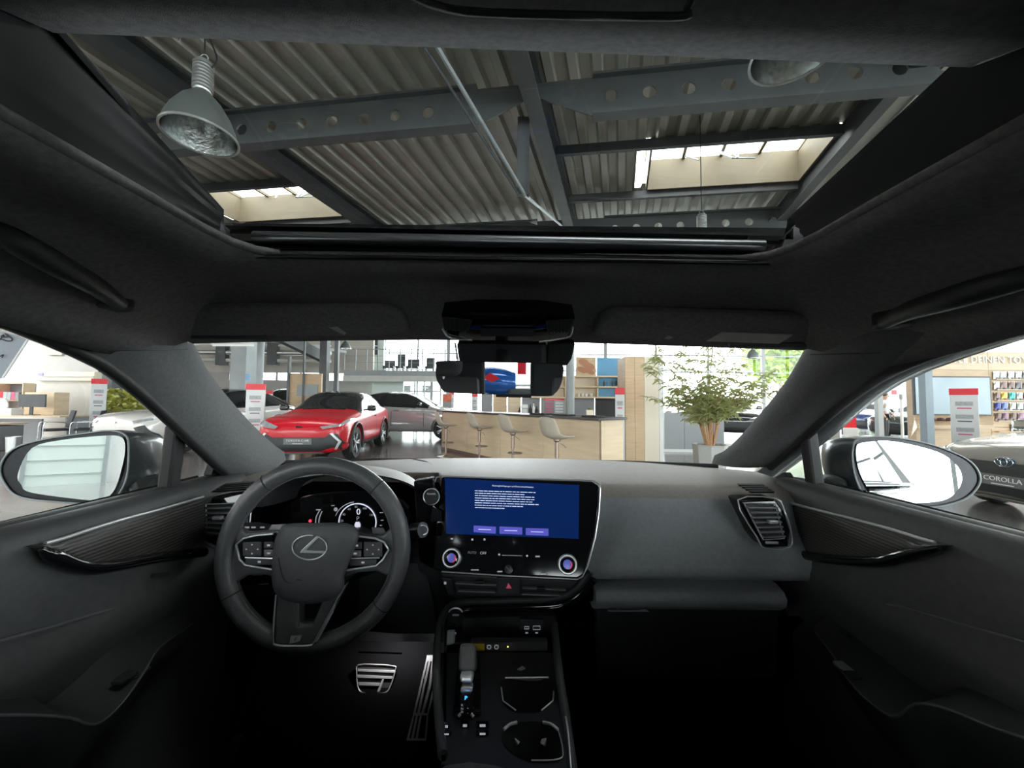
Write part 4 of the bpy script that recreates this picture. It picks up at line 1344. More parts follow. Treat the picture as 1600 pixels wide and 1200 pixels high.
# parked cars further back
make_car('dark blue compact car near the entrance', V(X(1358, 18.0) + 1.0, 18.3, 0), (-1, -.25, 0), m_pblue, 4.1, 1.76, 1.52, None, True, 'none', None, .35)
make_car('dark grey-green car at the end of the display wall', V(X(1408, 14.6) + 1.6, 15.0, 0), (-1, -.2, 0), m_pgreen, 4.4, 1.8, 1.5, None, False, 'none', None, .34)
make_car('black car half hidden behind the potted tree', V(X(1172, 15.0), 16.5, 0), (-.45, -1, 0), m_pblack, 4.5, 1.85, 1.6, None, False, 'none', None, .36)
make_car('black van-like car far back between the totem and the oak partition', V(X(437, 17.5), 18.2, 0), (.3, -1, 0), m_pblack, 4.7, 1.9, 1.85, None, False, 'none', None, .36)

# ================================================================== person by the far post
def skinned(name, verts, edges, radii, m, parent, sub=2, root=0, local=False):
    me = bpy.data.meshes.new(name)
    inv = basis(parent).inverted() if parent and not local else Matrix.Identity(4)
    me.from_pydata([tuple(inv @ Vector(v)) for v in verts], edges, [])
    o = bpy.data.objects.new(name, me)
    COL.objects.link(o)
    sk = o.modifiers.new('skin', 'SKIN')
    sk.use_smooth_shade = True
    if not me.skin_vertices:
        bm = bmesh.new()
        bm.from_mesh(me)
        bm.verts.layers.skin.verify()
        bm.to_mesh(me)
        bm.free()
    for i, r in enumerate(radii):
        me.skin_vertices[0].data[i].radius = (r, r) if not isinstance(r, tuple) else r
        me.skin_vertices[0].data[i].use_root = (i == root)
    sb = o.modifiers.new('sub', 'SUBSURF')
    sb.levels = sb.render_levels = sub
    fin = bake(o)
    bpy.data.objects.remove(o)
    fin.materials.clear()
    fin.materials.append(m)
    fin.polygons.foreach_set('use_smooth', [True] * len(fin.polygons))
    ob = bpy.data.objects.new(name, fin)
    COL.objects.link(ob)
    ob.parent = parent
    return ob
m_skin = mat('skin', (0.50, 0.30, 0.21), .5, noise=.06, nscale=20)
m_shirt = mat('pale_blue_shirt', (0.55, 0.68, 0.80), .7, noise=.05, nscale=15)
m_trous = mat('dark_trousers', (0.045, 0.047, 0.055), .7, noise=.1, nscale=20)
m_hair = mat('brown_hair', (0.10, 0.07, 0.05), .6, noise=.2, nscale=40)
yp = 13.9
pe = thing('person', 'person in pale blue shirt and dark trousers standing behind the slim post', 'person', (X(1381, yp), yp, 0), -2.6)
bv = [(0, 0, .95), (0, .0, 1.12), (0, .0, 1.30), (0, -.01, 1.42), (0, .01, 1.50), (0, .03, 1.60), (0, .04, 1.68),
      (.10, 0, .90), (.11, .02, .50), (.11, -.02, .09), (.12, .12, .04), (-.10, 0, .90), (-.11, .02, .50), (-.11, -.02, .09), (-.12, .12, .04),
      (.19, 0, 1.41), (.30, -.03, 1.16), (.36, .08, .94), (.37, .13, .85), (-.19, 0, 1.41), (-.32, -.02, 1.17), (-.42, .10, .97), (-.44, .15, .88)]
be = [(0, 1), (1, 2), (2, 3), (3, 4), (4, 5), (5, 6), (0, 7), (7, 8), (8, 9), (9, 10), (0, 11), (11, 12), (12, 13), (13, 14), (3, 15), (15, 16), (16, 17), (17, 18), (3, 19), (19, 20), (20, 21), (21, 22)]
br = [(.15, .11), (.145, .105), (.165, .11), (.12, .09), (.055, .055), (.085, .095), (.075, .085), .085, .06, .042, .04, .085, .06, .042, .04, .055, .042, .033, .03, .055, .042, .033, .03]
skinned('body', bv, be, br, m_skin, pe, local=True)
skinned('shirt', [bv[i] for i in (0, 1, 2, 3)] + [(.19, 0, 1.41), (.30, -.03, 1.16), (.345, .05, 1.0), (-.19, 0, 1.41), (-.32, -.02, 1.17), (-.395, .06, 1.02), (0, .005, 1.475)], [(0, 1), (1, 2), (2, 3), (3, 4), (4, 5), (5, 6), (3, 7), (7, 8), (8, 9), (3, 10)], [(.165, .125), (.16, .12), (.18, .125), (.135, .10), .065, .053, .045, .065, .053, .045, .06], m_shirt, pe, local=True)
skinned('trousers', [bv[i] for i in (0, 7, 8, 9, 11, 12, 13)], [(0, 1), (1, 2), (2, 3), (0, 4), (4, 5), (5, 6)], [(.16, .12), .10, .075, .06, .10, .075, .06], m_trous, pe, local=True)
g = G()
g.lathe([(0, .115), (.05, .11), (.088, .07), (.098, .02), (.09, -.03), (.07, -.05), (.03, -.05)], (0, .02, 1.68), (0, -.25, 1), 16)
add('hair', g, m_hair, pe, local=True, smooth=60)
for s in (-1, 1):
    add('shoe', G().box((s * .115, .06, .035), (.10, .28, .07)), m_black, pe, local=True, bevel=.03, smooth=50)
g = G()
g.lathe([(0, 0), (.016, .012), (.012, .035), (0, .05)], (0, .125, 1.60), (0, .3, 1), 8)
add('nose', g, m_skin, pe, local=True, smooth=60)
for s in (-1, 1):
    add('eye', G().lathe([(0, .006), (.008, .004), (.01, 0), (0, 0)], (s * .032, .118, 1.635), (0, 1, 0), 8), m_black, pe, local=True)
    hx = .37 if s > 0 else -.44
    gx = G()
    for k in range(4):
        b0 = V(hx + (k - 1.5) * .018, .15, .83)
        gx.tube([b0, b0 + V(0, .015, -.035), b0 + V(0, .005, -.065 + .006 * abs(k - 1.5))], .009, 6)
    gx.tube([V(hx - s * .03, .15, .86), V(hx - s * .05, .17, .83), V(hx - s * .045, .18, .805)], .009, 6)
    add('fingers', gx, m_skin, pe, local=True, smooth=60)

# ================================================================== entrance corner and outdoors
ent = struct('door_1', (X(1370, 22), 22, 0), 'glazed entrance with grey frames on the far side')
for px in (1345, 1352, 1383, 1387):
    add('frame_post', G().box((X(px, 22), 22, 1.6), (.12, .12, 3.2)), m_dark, ent)
add('frame_head', G().box((X(1366, 22), 22, 2.75), (X(1387, 22) - X(1340, 22), .14, .18)), m_dark, ent)
add('glass_leaf', G().add([(X(1353, 22), 22, .05), (X(1383, 22), 22, .05), (X(1383, 22), 22, 2.6), (X(1353, 22), 22, 2.6)], [(0, 1, 2, 3)]), m_pane, ent)
sgn = column(1392.5, 17.0, 9, 6.4, m_white, 'white pillar carrying a small red notice', depth=.3)
add('notice', G().box((X(1391.5, 17), 16.82, P(1391, 613, 17).z), (.19, .02, .19)), m_red, sgn)
wallbox('wall_entrance', X(1397, 17.6), X(1421, 17.6), 17.6, 0, 2.9, m_whitecool, 'pale glazed wall panel beside the entrance', .1)
for (px, nm, mm, z0) in ((1358, 'orange light post outside the entrance', mat('amber', (.7, .3, .03), .4, noise=.1), 1.2), (1408, 'grey capped bollard post in front of the dark car', m_steel_lt, 1.2)):
    y_ = 21.0 if px == 1358 else 13.6
    t = thing('slim_bollard', nm, 'bollard', (X(px, y_), y_, 0))
    zt_ = P(px, 624, y_).z
    add('post', G().cyl((X(px, y_), y_, 0), (X(px, y_), y_, zt_), .04, 12), m_white, t, smooth=40)
    add('cap', G().cyl((X(px, y_), y_, zt_), (X(px, y_), y_, zt_ + .18), .055, 12), mm, t, smooth=40)
m_tree = leafmat('spring_leaves', (0.16, 0.24, 0.02))
m_bark = mat('bark', (.12, .09, .07), .8, noise=.3, nscale=10)
def tree(px, y, ztop, r, label):
    x = X(px, y)
    t = thing('tree', label, 'tree', (x, y, -.06), 0, 'trees outside the glass front')
    add('trunk', G().tube([(x, y, -.06), (x + .1, y, ztop * .35), (x - .1, y, ztop * .8)], [.2, .15, .05], 8), m_bark, t, smooth=50)
    g = G()
    for k in range(1500):
        a, b = rnd.random() * 2 * PI, math.acos(2 * rnd.random() - 1)
        rr = r * (.45 + .55 * rnd.random() ** .5) * (1 + .25 * math.sin(5 * a) * math.sin(4 * b))
        q = V(x, y, ztop - r) + V(math.cos(a) * math.sin(b) * rr, math.sin(a) * math.sin(b) * rr, math.cos(b) * rr * .85)
        c_ = rnd.random() * 2 * PI
        leaf(g, q, V(math.cos(c_), math.sin(c_), rnd.random() - .5), .55, .2)
    add('crown', g, m_tree, t, kind='stuff')
tree(1218, 34, 8.0, 2.6, 'bright green tree outside beyond the potted tree')
tree(1268, 43, 8.2, 2.6, 'bright green tree outside beside the pillar edge')
tree(1372, 36, 4.4, 2.2, 'yellow-green shrub-like tree outside the entrance')
def house(x0, x1, y, h, label, m):
    t = thing('building', label, 'building', ((x0 + x1) / 2, y, -.06), 0, 'buildings across the yard')
    add('wall', G().box(((x0 + x1) / 2, y + 3, h / 2), (x1 - x0, 6, h)), m, t)
    n = max(2, int((x1 - x0) / 3))
    for k in range(n):
        w_ = add('window', G().box((x0 + (k + .5) * (x1 - x0) / n, y, h * .6), (1.6, .1, 1.2)), m_steel_lt, t)
        add('pane', G().box((x0 + (k + .5) * (x1 - x0) / n, y - .04, h * .6), (1.4, .06, 1.0)), m_glassdk, w_)
    add('roof_edge', G().box(((x0 + x1) / 2, y + 2.9, h + .15), (x1 - x0 + .4, 6.4, .3)), m_steel_lt, t)
house(2, 20, 62, 6.5, 'long pale building across the yard behind the potted tree', m_white)
house(-24, -8, 58, 5.2, 'low pale building across the yard behind the gallery', m_white)
make_car('pale car parked outside under the gallery windows', V(X(660, 33), 33, -.06), (1, 0, 0), m_pwhite, 4.4, 1.8, 1.5, None, False, 'none', None, .34, detail=False, group='cars parked outside')
make_car('pale grey car parked outside beyond the grey partition', V(X(1062, 33), 33, -.06), (1, 0, 0), m_psilver, 4.4, 1.8, 1.5, None, False, 'none', None, .34, detail=False, group='cars parked outside')
# ================================================================== cabin of the car we sit in
m_head = mat('headliner_fabric', (0.25, 0.243, 0.245), rough=0.95, noise=.15, nscale=150, bump=.3, bscale=900, spec=.1)
m_soft = mat('soft_touch_charcoal', (0.25, 0.268, 0.280), rough=0.5, noise=.08, nscale=120, bump=.35, bscale=900)
m_dtop = mat('dash_top_grain', (0.27, 0.245, 0.225), rough=0.42, noise=.08, nscale=120, bump=.35, bscale=800)
m_door = mat('door_vinyl', (0.062, 0.064, 0.065), rough=0.55, noise=.1, nscale=80, bump=.3, bscale=900)
m_plas = mat('cabin_plastic', (0.035, 0.036, 0.038), rough=0.5, noise=.12, nscale=80, bump=.2, bscale=700)
m_gloss = mat('piano_black', (0.006, 0.006, 0.007), rough=0.06, spec=.6, noise=.1)
m_satin = mat('satin_black_metal', (0.03, 0.031, 0.034), rough=0.28, metal=.6, noise=.06)
m_leather = mat('black_leather', (0.085, 0.086, 0.089), rough=0.30, noise=.1, nscale=90, bump=.3, bscale=700)
m_cloth = mat('seat_cloth', (0.06, 0.06, 0.063), rough=0.9, noise=.15, nscale=200, bump=.4, bscale=600)
m_pillar = mat('pillar_fabric', (0.13, 0.135, 0.138), rough=0.8, noise=.12, nscale=150, bump=.3, bscale=900, spec=.25)
m_carpet = mat('carpet', (0.005, 0.005, 0.0055), rough=1.0, spec=0.0, noise=.2, nscale=300)
m_satch = mat('satin_chrome', (0.74, 0.75, 0.76), rough=0.28, metal=0.65, noise=.03)
m_mirror = mat('mirror_glass', (0.86, 0.90, 0.90), rough=0.005, metal=1.0, noise=.001)
m_wind = glass('windscreen_glass', (0.96, 0.98, 0.97), 0.02)
m_sideg = glass('side_window_glass', (0.95, 0.97, 0.96), 0.03)
m_roofg = glass('tinted_roof_glass', (0.74, 0.77, 0.76), 0.040)
def stripes(name, col, col2, freq, axis=2):
    m = mat(name, col, .35, noise=0)
    nt = m.node_tree
    b = nt.nodes['Principled BSDF']
    tc = nt.nodes.new('ShaderNodeTexCoord')
    wv = nt.nodes.new('ShaderNodeTexWave')
    wv.bands_direction = 'XYZ'[axis]
    wv.inputs['Scale'].default_value = freq
    wv.inputs['Distortion'].default_value = 1.2
    rp = nt.nodes.new('ShaderNodeValToRGB')
    rp.color_ramp.elements[0].color = (*col, 1)
    rp.color_ramp.elements[1].color = (*col2, 1)
    nt.links.new(tc.outputs['Object'], wv.inputs['Vector'])
    nt.links.new(wv.outputs['Fac'], rp.inputs['Fac'])
    nt.links.new(rp.outputs['Color'], b.inputs['Base Color'])
    bp = nt.nodes.new('ShaderNodeBump')
    bp.inputs['Strength'].default_value = .4
    bp.inputs['Distance'].default_value = .001
    nt.links.new(wv.outputs['Fac'], bp.inputs['Height'])
    nt.links.new(bp.outputs['Normal'], b.inputs['Normal'])
    return m
m_trimw = stripes('striped_door_inlay', (0.028, 0.026, 0.025), (0.075, 0.070, 0.064), 55)

# ---- headliner
def head_cols():
    cols = []
    for y, xo, zo in ((-1.5, -.60, 1.40), (-.9, -.63, 1.42), (-.3, -.625, 1.42), (.1, -.62, 1.415), (.3, -.62, 1.408), (.42, -.622, 1.398)):
        cols.append((V(-.415, y, 1.527), V(xo, y, zo)))
    cols.append((V(-.415, .50, 1.526), V(-.64, .56, 1.378)))
    cols.append((V(-.408, .545, 1.525), V(-.662, .66, 1.372)))
    cols.append((V(-.39, .572, 1.524), P(290, 530, .775)))
    cols.append((V(-.36, .582, 1.523), P(300, 533, .80)))
    for px, py, yy in ((420, 531, .82), (540, 529, .83), (660, 528, .835), (790, 529, .84), (920, 533, .835), (1040, 537, .83), (1150, 541, .82)):
        x = (px - 800) / 600 * .585
        cols.append((V(x, .585, 1.522 + .0), P(px, py, yy)))
    for (a, b) in ((V(.355, .582, 1.521), P(1255, 544, .80)), (V(.385, .572, 1.522), P(1265, 542, .775)), (V(.402, .545, 1.523), V(.662, .66, 1.372)), (V(.41, .50, 1.524), V(.64, .56, 1.378))):
        cols.append((a, b))
    for y, xo, zo in ((.42, .622, 1.398), (.3, .62, 1.408), (.1, .62, 1.415), (-.3, .625, 1.42), (-.9, .63, 1.42), (-1.5, .60, 1.40)):
        cols.append((V(.41, y, 1.526), V(xo, y, zo)))
    return cols
hc = head_cols()
rows = []
N = 8
for i in range(N + 1):
    t = i / N
    row = []
    for a, b in hc:
        p = lerp(a, b, t)
        p = p + V(0, 0, .030 * math.sin(PI * t) - .012 * math.sin(PI * min(1, t / .3)) * (1 if t < .3 else 0))
        row.append(p)
    rows.append(row)
hl = add('car_headliner', G().grid(rows), m_head, None, smooth=60, solid=.012)
tag(hl, 'dark fabric headliner of the car around the sunroof', 'headliner')
# padded rear part of the headliner behind the sunroof, and rolled edge of the opening
pad = add('edge_roll', G().tube([c[0] + V(0, 0, .002) for c in hc], .007, 8), m_head, hl, smooth=60)
rr = []
for i in range(4):
    y = .27 - .6 * i
    rr.append([V(-.415 + .83 * j / 8, y, 1.602 + .012 * math.sin(PI * j / 8) - (.02 if i == 3 else 0)) for j in range(9)])
add('rear_lining', G().shell(rr, (0, 0, .012)), m_head, hl, smooth=60)

# ---- sunroof
sr = thing('sunroof', 'large glass sunroof with black frame open to the showroom roof', 'sunroof', (0, .45, 1.58))
AL0, AL1 = V(-.413, -.2, 1.530), V(-.413, .53, 1.530)
BL0, BL1 = P(80, 40, .32), P(350, 350, .60)
BR0, BR1 = P(1520, 95, .33), P(1225, 367, .60)
AR0, AR1 = V(.408, -.2, 1.529), V(.408, .53, 1.529)
def rail_strip(A0, A1, B0, B1, sgn):
    lv = [(0, 0), (0, .014), (.16, .018), (.17, .028), (.36, .030), (.37, .042), (.58, .040), (.59, .050), (.80, .044), (.82, .03), (1.0, 0)]
    rws = []
    back = B0 + (B0 - B1) * 1.6
    for (s, dz) in lv:
        row = []
        for k in range(9):
            t = k / 8
            a = lerp(A0, A1, t)
            b = lerp(back, B1, t)
            row.append(lerp(a, b, s) + V(0, 0, dz * (1 - .4 * t)))
        rws.append(row)
    g = G()
    g.grid(rws)
    return g
add('side_rail', rail_strip(AL0, AL1, BL0, BL1, -1), m_satin, sr, smooth=25)
add('side_rail', rail_strip(AR0, AR1, BR0, BR1, 1), m_satin, sr, smooth=25)
rws = []
for (s, dz, dy) in ((0, 0, 0), (.05, .006, .010), (.3, .008, .012), (.34, 0, .006), (.75, 0, .008), (.8, .002, .010), (1, -.002, 0)):
    rws.append([lerp(lerp(P(362, 386, .575), P(1213, 405, .575), j / 10), lerp(BL1, BR1, j / 10), s) + V(0, dy, dz) for j in range(11)])
add('front_frame', G().grid(rws), m_gloss, sr, smooth=30)
add('deflector_bar', G().tube([lerp(P(398, 371, .583), P(1192, 385, .583), j / 8) for j in range(9)], .0095, 12), mat('satin_grey_metal', (.30, .31, .33), .3, .9, noise=.04), sr, smooth=60)
add('seal', G().tube([lerp(P(372, 400, .578), P(1208, 411, .578), j / 8) for j in range(9)], .004, 8), m_satch if False else m_satin, sr, smooth=60)
for q in ([(349, 353), (320, 322), (285, 335), (300, 395), (365, 395)], [(1229, 367), (1264, 336), (1300, 348), (1290, 402), (1215, 402)]):
    add('corner_filler', G().slab([P(a, b, .645) for a, b in q], (0, .02, 0)), m_black, sr)
for q in (P(369, 388, .577), P(1211, 407, .577)):
    add('corner_clip', G().box(q, (.012, .006, .004)), m_satch, sr)
gl_ = [BL0 + (BL0 - BL1) * .4, BL1 + (BL1 - BL0) * .06, BR1 + (BR1 - BR0) * .06, BR0 + (BR0 - BR1) * .4]
add('roof_glass', G().add([p + V(0, 0, .012) for p in gl_], [(0, 1, 2, 3)]), m_roofg, sr)
gb = [lerp(BL0, BR0, j / 12) for j in range(13)]
add('rear_crossbar', G().grid([gb, [p + V(0, -.05, -.022) for p in gb], [p + V(0, -.10, -.024) for p in gb], [p + V(0, -.16, -.008) for p in gb]]), m_head, sr, smooth=60, solid=.01)
add('blind_handle', G().tube(smooth_path([P(635, -12, .215), P(680, 8, .22), P(760, 20, .222), P(1050, 26, .222), P(1072, 14, .22), P(1082, -5, .215)], 5), .0022, 6), m_plas, sr, smooth=60)

# ---- windscreen pillars
def resample(pts, n):
    pts = smooth_path(pts, 8)
    L = [0]
    for a, b in zip(pts, pts[1:]):
        L.append(L[-1] + (b - a).length)
    out = []
    for k in range(n):
        d = L[-1] * k / (n - 1)
        j = max(i for i in range(len(L)) if L[i] <= d + 1e-9)
        j = min(j, len(pts) - 2)
        t = (d - L[j]) / max(L[j + 1] - L[j], 1e-9)
        out.append(lerp(pts[j], pts[j + 1], t))
    return out
pil = [
    ([P(262, 505, .735), P(285, 522, .775), P(300, 548, .81), P(330, 600, .93), P(385, 665, 1.08), P(425, 703, 1.18), P(447, 719, 1.24)],
     [PX(-40, 480, -.622), PX(30, 506, -.63), PX(110, 541, -.648), PX(167, 570, -.66), PX(233, 623, -.69), PX(293, 680, -.715), PX(340, 725, -.73), PX(372, 752, -.735)], 'window_15', -1),
    ([P(1296, 516, .735), P(1272, 536, .775), P(1258, 556, .81), P(1225, 610, .93), P(1175, 670, 1.08), P(1135, 712, 1.18), P(1112, 724, 1.24)],
     [PX(1640, 490, .622), PX(1568, 513, .63), PX(1490, 538, .648), PX(1430, 560, .66), PX(1373, 587, .69), PX(1310, 632, .715), PX(1258, 679, .73), PX(1200, 730, .735)], 'window_16', 1)]
pillars = []
for inn, out, nm, s in pil:
    a, b = resample(inn, 16), resample(out, 16)
    rows = []
    for i in range(7):
        t = i / 6
        rows.append([lerp(p, q, t) + V(-s * .022, -.018, -.004) * math.sin(PI * t) for p, q in zip(a, b)])
    w = add('windscreen_pillar', G().shell(rows, (s * .03, .04, .02)), m_pillar, None, smooth=60)
    tag(w, 'charcoal windscreen pillar on the driver side' if s < 0 else 'charcoal windscreen pillar on the passenger side', 'pillar', 'windscreen pillars')
    add('door_seal', G().tube([q + V(s * .006, 0, 0) for q in b], .011, 8), m_black, w, smooth=60)
    add('seam_line', G().tube([lerp(a[2], b[3], t) + V(-s * .024, -.02, -.004) * math.sin(PI * t) for t in [.05, .2, .35, .5, .65, .8, .95]], .0012, 5), m_black, w)

# ---- windscreen and side glass
ws = struct('window_15', (0, 1.1, 1.25), 'clear windscreen of the car')
top = [P(285, 520, .80), P(540, 520, .86), P(790, 519, .875), P(1040, 524, .86), P(1272, 533, .80)]
bot = [P(440, 722, 1.28), P(610, 719, 1.44), P(790, 719, 1.48), P(970, 722, 1.44), P(1120, 728, 1.28)]
add('pane', G().grid([[lerp(a, b, t) + V(0, .04 * math.sin(PI * t), .02 * math.sin(PI * t)) for a, b in zip(top, bot)] for t in (0, .25, .5, .75, 1)]), m_wind, ws, smooth=60)
add('lower_edge', G().tube([p + V(0, -.01, .0) for p in bot], .008, 6), m_black, ws, smooth=60)
for s, nm in ((-1, 'window_16'), (1, 'window_17')):
    w = struct(nm, (s * .76, .4, 1.2), 'clear side window of the front door')
    add('pane', G().grid([[V(s * .772, y, 1.09), V(s * .735, y, 1.24), V(s * .655, y, 1.41)] for y in (-.28, .2, .6, .87)]), m_sideg, w, smooth=60)
    add('quarter_pane', G().grid([[V(s * .772, y, 1.09), V(s * .735, y, 1.24)] for y in (.87, .98, 1.1)]), m_sideg, w, smooth=60)
    if s < 0:
        a, b = PX(276, 664, -.745), PX(262, 770, -.765)
    else:
        a, b = PX(1262, 672, .745), PX(1276, 778, .765)
    add('divider_bar', G().bar(a, b, .030, .03, (1, 0, 0)), m_black, w, bevel=.006)
    if s < 0:
        q = [PX(330, 742, -.755), PX(352, 752, -.755), PX(352, 740, -.755), PX(336, 726, -.755)]
    else:
        q = [PX(1232, 750, .755), PX(1208, 760, .755), PX(1208, 748, .755), PX(1224, 738, .755)]
    add('sail_corner', G().slab(q, (s * .02, 0, 0)), m_black, w)

# ---- front doors
m_seam = mat('seam_grey', (.11, .112, .115), .6, noise=.1, nscale=60)
def door(s, nm):
    d = struct(nm, (s * .72, .4, .8), 'dark vinyl front door panel on the %s side' % ('driver' if s < 0 else 'passenger'))
    # cross-section from the window belt downwards: (half width, height)
    prof = [(.785, 1.098), (.765, 1.108), (.735, 1.112), (.716, 1.108), (.706, 1.095), (.700, 1.075), (.694, 1.03), (.690, .985), (.688, .955), (.680, .94), (.672, .92), (.676, .895), (.690, .865), (.694, .80), (.700, .72), (.70, .62), (.69, .52), (.70, .42), (.72, .35)]
    ys = (-.55, -.2, .1, .3, .42, .52, .62, .72, .82, .90, .97, 1.04)
    rows = []
    for y in ys:
        e = max(0, (y - .86) / .18)
        rows.append([V(s * (x + .025 * e * (1 if z < 1.06 else 0)), y, z - .012 * max(0, y - .5) + (0.02 * max(0, .6 - y) if z < .93 else 0)) for x, z in prof])
    add('door_panel', G().shell(rows, (s * .03, 0, 0)), m_door, d, smooth=50)
    xi = .690
    pxl = [(312, 860), (240, 868), (160, 882), (120, 882), (80, 868), (54, 853)] if s < 0 else [(1232, 852), (1270, 866), (1330, 873), (1385, 874), (1420, 865), (1478, 852)]
    low = [PX(px, py, s * xi) for px, py in pxl]
    tl = [(312, 777), (250, 795), (190, 811), (140, 826), (92, 842), (62, 850)] if s < 0 else [(1222, 782), (1280, 797), (1340, 812), (1395, 827), (1440, 841), (1468, 849)]
    up = [PX(px, py, s * .700) for px, py in tl]
    lo_s, up_s = smooth_path(low, 4), smooth_path(up, 4)
    rows = [[lerp(a, b, t) + V(-s * (.006 + .006 * math.sin(PI * t)), 0, 0) for a, b in zip(up_s, lo_s)] for t in (0, .15, .35, .55, .75, .9, 1)]
    add('striped_inlay', G().shell(rows, (s * .02, 0, 0)), m_trimw, d, smooth=50)
    add('chrome_strip', G().tube([p + V(-s * .008, 0, .001) for p in up_s], .0032, 8), m_satch, d, smooth=60)
    add('gloss_rim', G().tube([p + V(-s * .010, 0, -.004) for p in lo_s], [.010] * (len(lo_s) - 3) + [.008, .006, .004], 10), m_gloss, d, smooth=60)
    # stitched seam
    sm = [(-10, 1004), (90, 976), (200, 944), (250, 930)] if s < 0 else [(1610, 1006), (1500, 975), (1400, 947), (1340, 942), (1315, 950)]
    add('seam', G().tube(smooth_path([PX(px, py, s * .683) for px, py in sm], 5), .0022, 6), m_seam, d, smooth=60)
    # armrest with pull recess and switches
    ar = [(-30, 1118, .64), (60, 1118, .64), (110, 1122, .63), (150, 1132, .615), (190, 1100, .61), (225, 1050, .62), (250, 1012, .64), (300, 975, .66)] if s < 0 else [(1640, 1165, .64), (1560, 1140, .64), (1480, 1108, .63), (1430, 1100, .62), (1395, 1120, .61), (1350, 1090, .61), (1320, 1055, .62), (1300, 1022, .64), (1272, 985, .66)]
    top = smooth_path([PX(px, py, s * x) for px, py, x in ar], 4)
    g = G()
    g.grid([[V(s * .70, p.y, p.z + .035) for p in top], [V(s * .66, p.y, p.z + .01) for p in top], top, [p + V(s * .006, 0, -.03) for p in top], [p + V(s * .05, 0, -.09) for p in top]])
    add('armrest', g, m_plas, d, smooth=60)
    add('armrest_piping', G().tube(top, .002, 6), m_seam, d, smooth=60)
    sw = [(195, 1058), (216, 1052)] if s < 0 else [(1318, 1042), (1330, 1052)]
    for i, (px, py) in enumerate(sw):
        q = PX(px, py, s * .63)
        add('window_switch', G().box(q, (.02, .028, .006)), m_satch if (s > 0 and i == 0) else m_plas, d, bevel=.002)
    hb = [(238, 900), (262, 897)] if s < 0 else [(1300, 982), (1334, 997)]
    add('door_pull', G().tube([PX(hb[0][0], hb[0][1], s * .684), PX(hb[1][0], hb[1][1], s * .684)], .004, 8), m_plas, d)
    return d
door(-1, 'door_2')
door(1, 'door_3')

# ---- car floor, firewall and rear cabin shell
shell = thing('car_shell', 'silver outer bodywork and dark floor of the car we sit in', 'car body', (0, 0, .35))
m_body = mat('paint_pale_silver', (.36, .39, .40), .25, .5, coat=1, noise=.02, nscale=2)
add('cabin_floor', G().box((0, -.1, .33), (1.5, 3.2, .06)), m_carpet, shell)
add('firewall', G().slab([V(-.8, 1.30, .3), V(.8, 1.30, .3), V(.8, 1.50, 1.06), V(-.8, 1.50, 1.06)], (0, .03, 0)), m_carpet, shell)
add('toe_board', G().slab([V(-.75, .98, .36), V(.75, .98, .36), V(.75, 1.34, .66), V(-.75, 1.34, .66)], (0, .03, -.02)), m_carpet, shell)
add('bonnet', G().slab([V(-.82, 1.5, 1.0), V(.82, 1.5, 1.0), V(.78, 2.35, .82), V(-.78, 2.35, .82)], (0, 0, -.03)), m_body, shell, bevel=.01)
add('nose', G().box((0, 2.2, .55), (1.6, .5, .5)), m_body, shell, bevel=.1)
for s in (-1, 1):
    # outer skins of the doors, wings and rear quarter
    ysx = (2.3, 1.6, 1.05, .3, -.28, -1.0, -1.7, -2.1)
    rows = [[V(s * .79, y, 1.09 if y < 1.2 else (.97 if y < 2 else .82)), V(s * .86, y, 1.06 if y < 1.2 else (.95 if y < 2 else .80)), V(s * (.915 if -1.9 < y < 1.9 else .82), y, .88 if y < 2 else .72), V(s * .92 if -1.9 < y < 1.9 else s * .84, y, .62), V(s * .88, y, .34)] for y in ysx]
    add('side_skin', G().grid(rows), m_body, shell, smooth=40, solid=.01)
    add('belt_trim', G().tube([V(s * .795, .98, 1.10), V(s * .795, -1.2, 1.10)], .008, 6), m_gloss, shell)
    add('sill_board', G().box((s * .80, -.1, .36), (.2, 3.0, .12)), m_plas, shell)
    # roof rail and pillars between the windows
    g = G()
    for y0, y1 in ((-.48, -.30),):
        g.slab([V(s * .765, y0, 1.09), V(s * .765, y1, 1.09), V(s * .63, y1 - .02, 1.43), V(s * .63, y0 - .02, 1.43)], (-s * .06, 0, 0))
    add('middle_pillar', g, m_head, shell)
    add('rear_pillar', G().slab([V(s * .77, -1.15, 1.09), V(s * .77, -1.85, 1.09), V(s * .60, -1.55, 1.45), V(s * .62, -1.0, 1.45)], (-s * .05, 0, 0)), m_head, shell)
    add('rear_door_panel', G().box((s * .755, -1.05, .72), (.05, 1.6, .78)), m_plas, shell)
    add('rear_side_window', G().add([V(s * .772, -.48, 1.09), V(s * .772, -1.2, 1.09), V(s * .64, -1.05, 1.43), V(s * .64, -.48, 1.43)], [(0, 1, 2, 3)]), glass('privacy_glass', (.62, .66, .65), .04), shell)
    add('roof_skin', G().slab([V(s * .64, -1.6, 1.44), V(s * .66, .50, 1.44), V(s * .52, .64, 1.575), V(s * .46, -1.6, 1.63)], (0, 0, .02)), m_gloss, shell)
    add('rail_skin', G().tube(smooth_path([V(s * .70, .45, 1.44), V(s * .745, .75, 1.37), V(s * .80, 1.02, 1.22), V(s * .85, 1.32, 1.05)], 5), .03, 8), m_body, shell, smooth=60)
add('roof_skin', G().slab([V(-.48, .645, 1.582), V(.48, .645, 1.582), V(.66, .87, 1.46), V(-.66, .87, 1.46)], (0, 0, .02)), m_gloss, shell)
add('roof_skin', G().slab([V(-.46, .22, 1.64), V(.46, .22, 1.64), V(.46, -1.6, 1.64), V(-.46, -1.6, 1.64)], (0, 0, .02)), m_gloss, shell)
add('rear_header', G().box((0, -1.6, 1.52), (1.3, .12, .2)), m_head, shell)
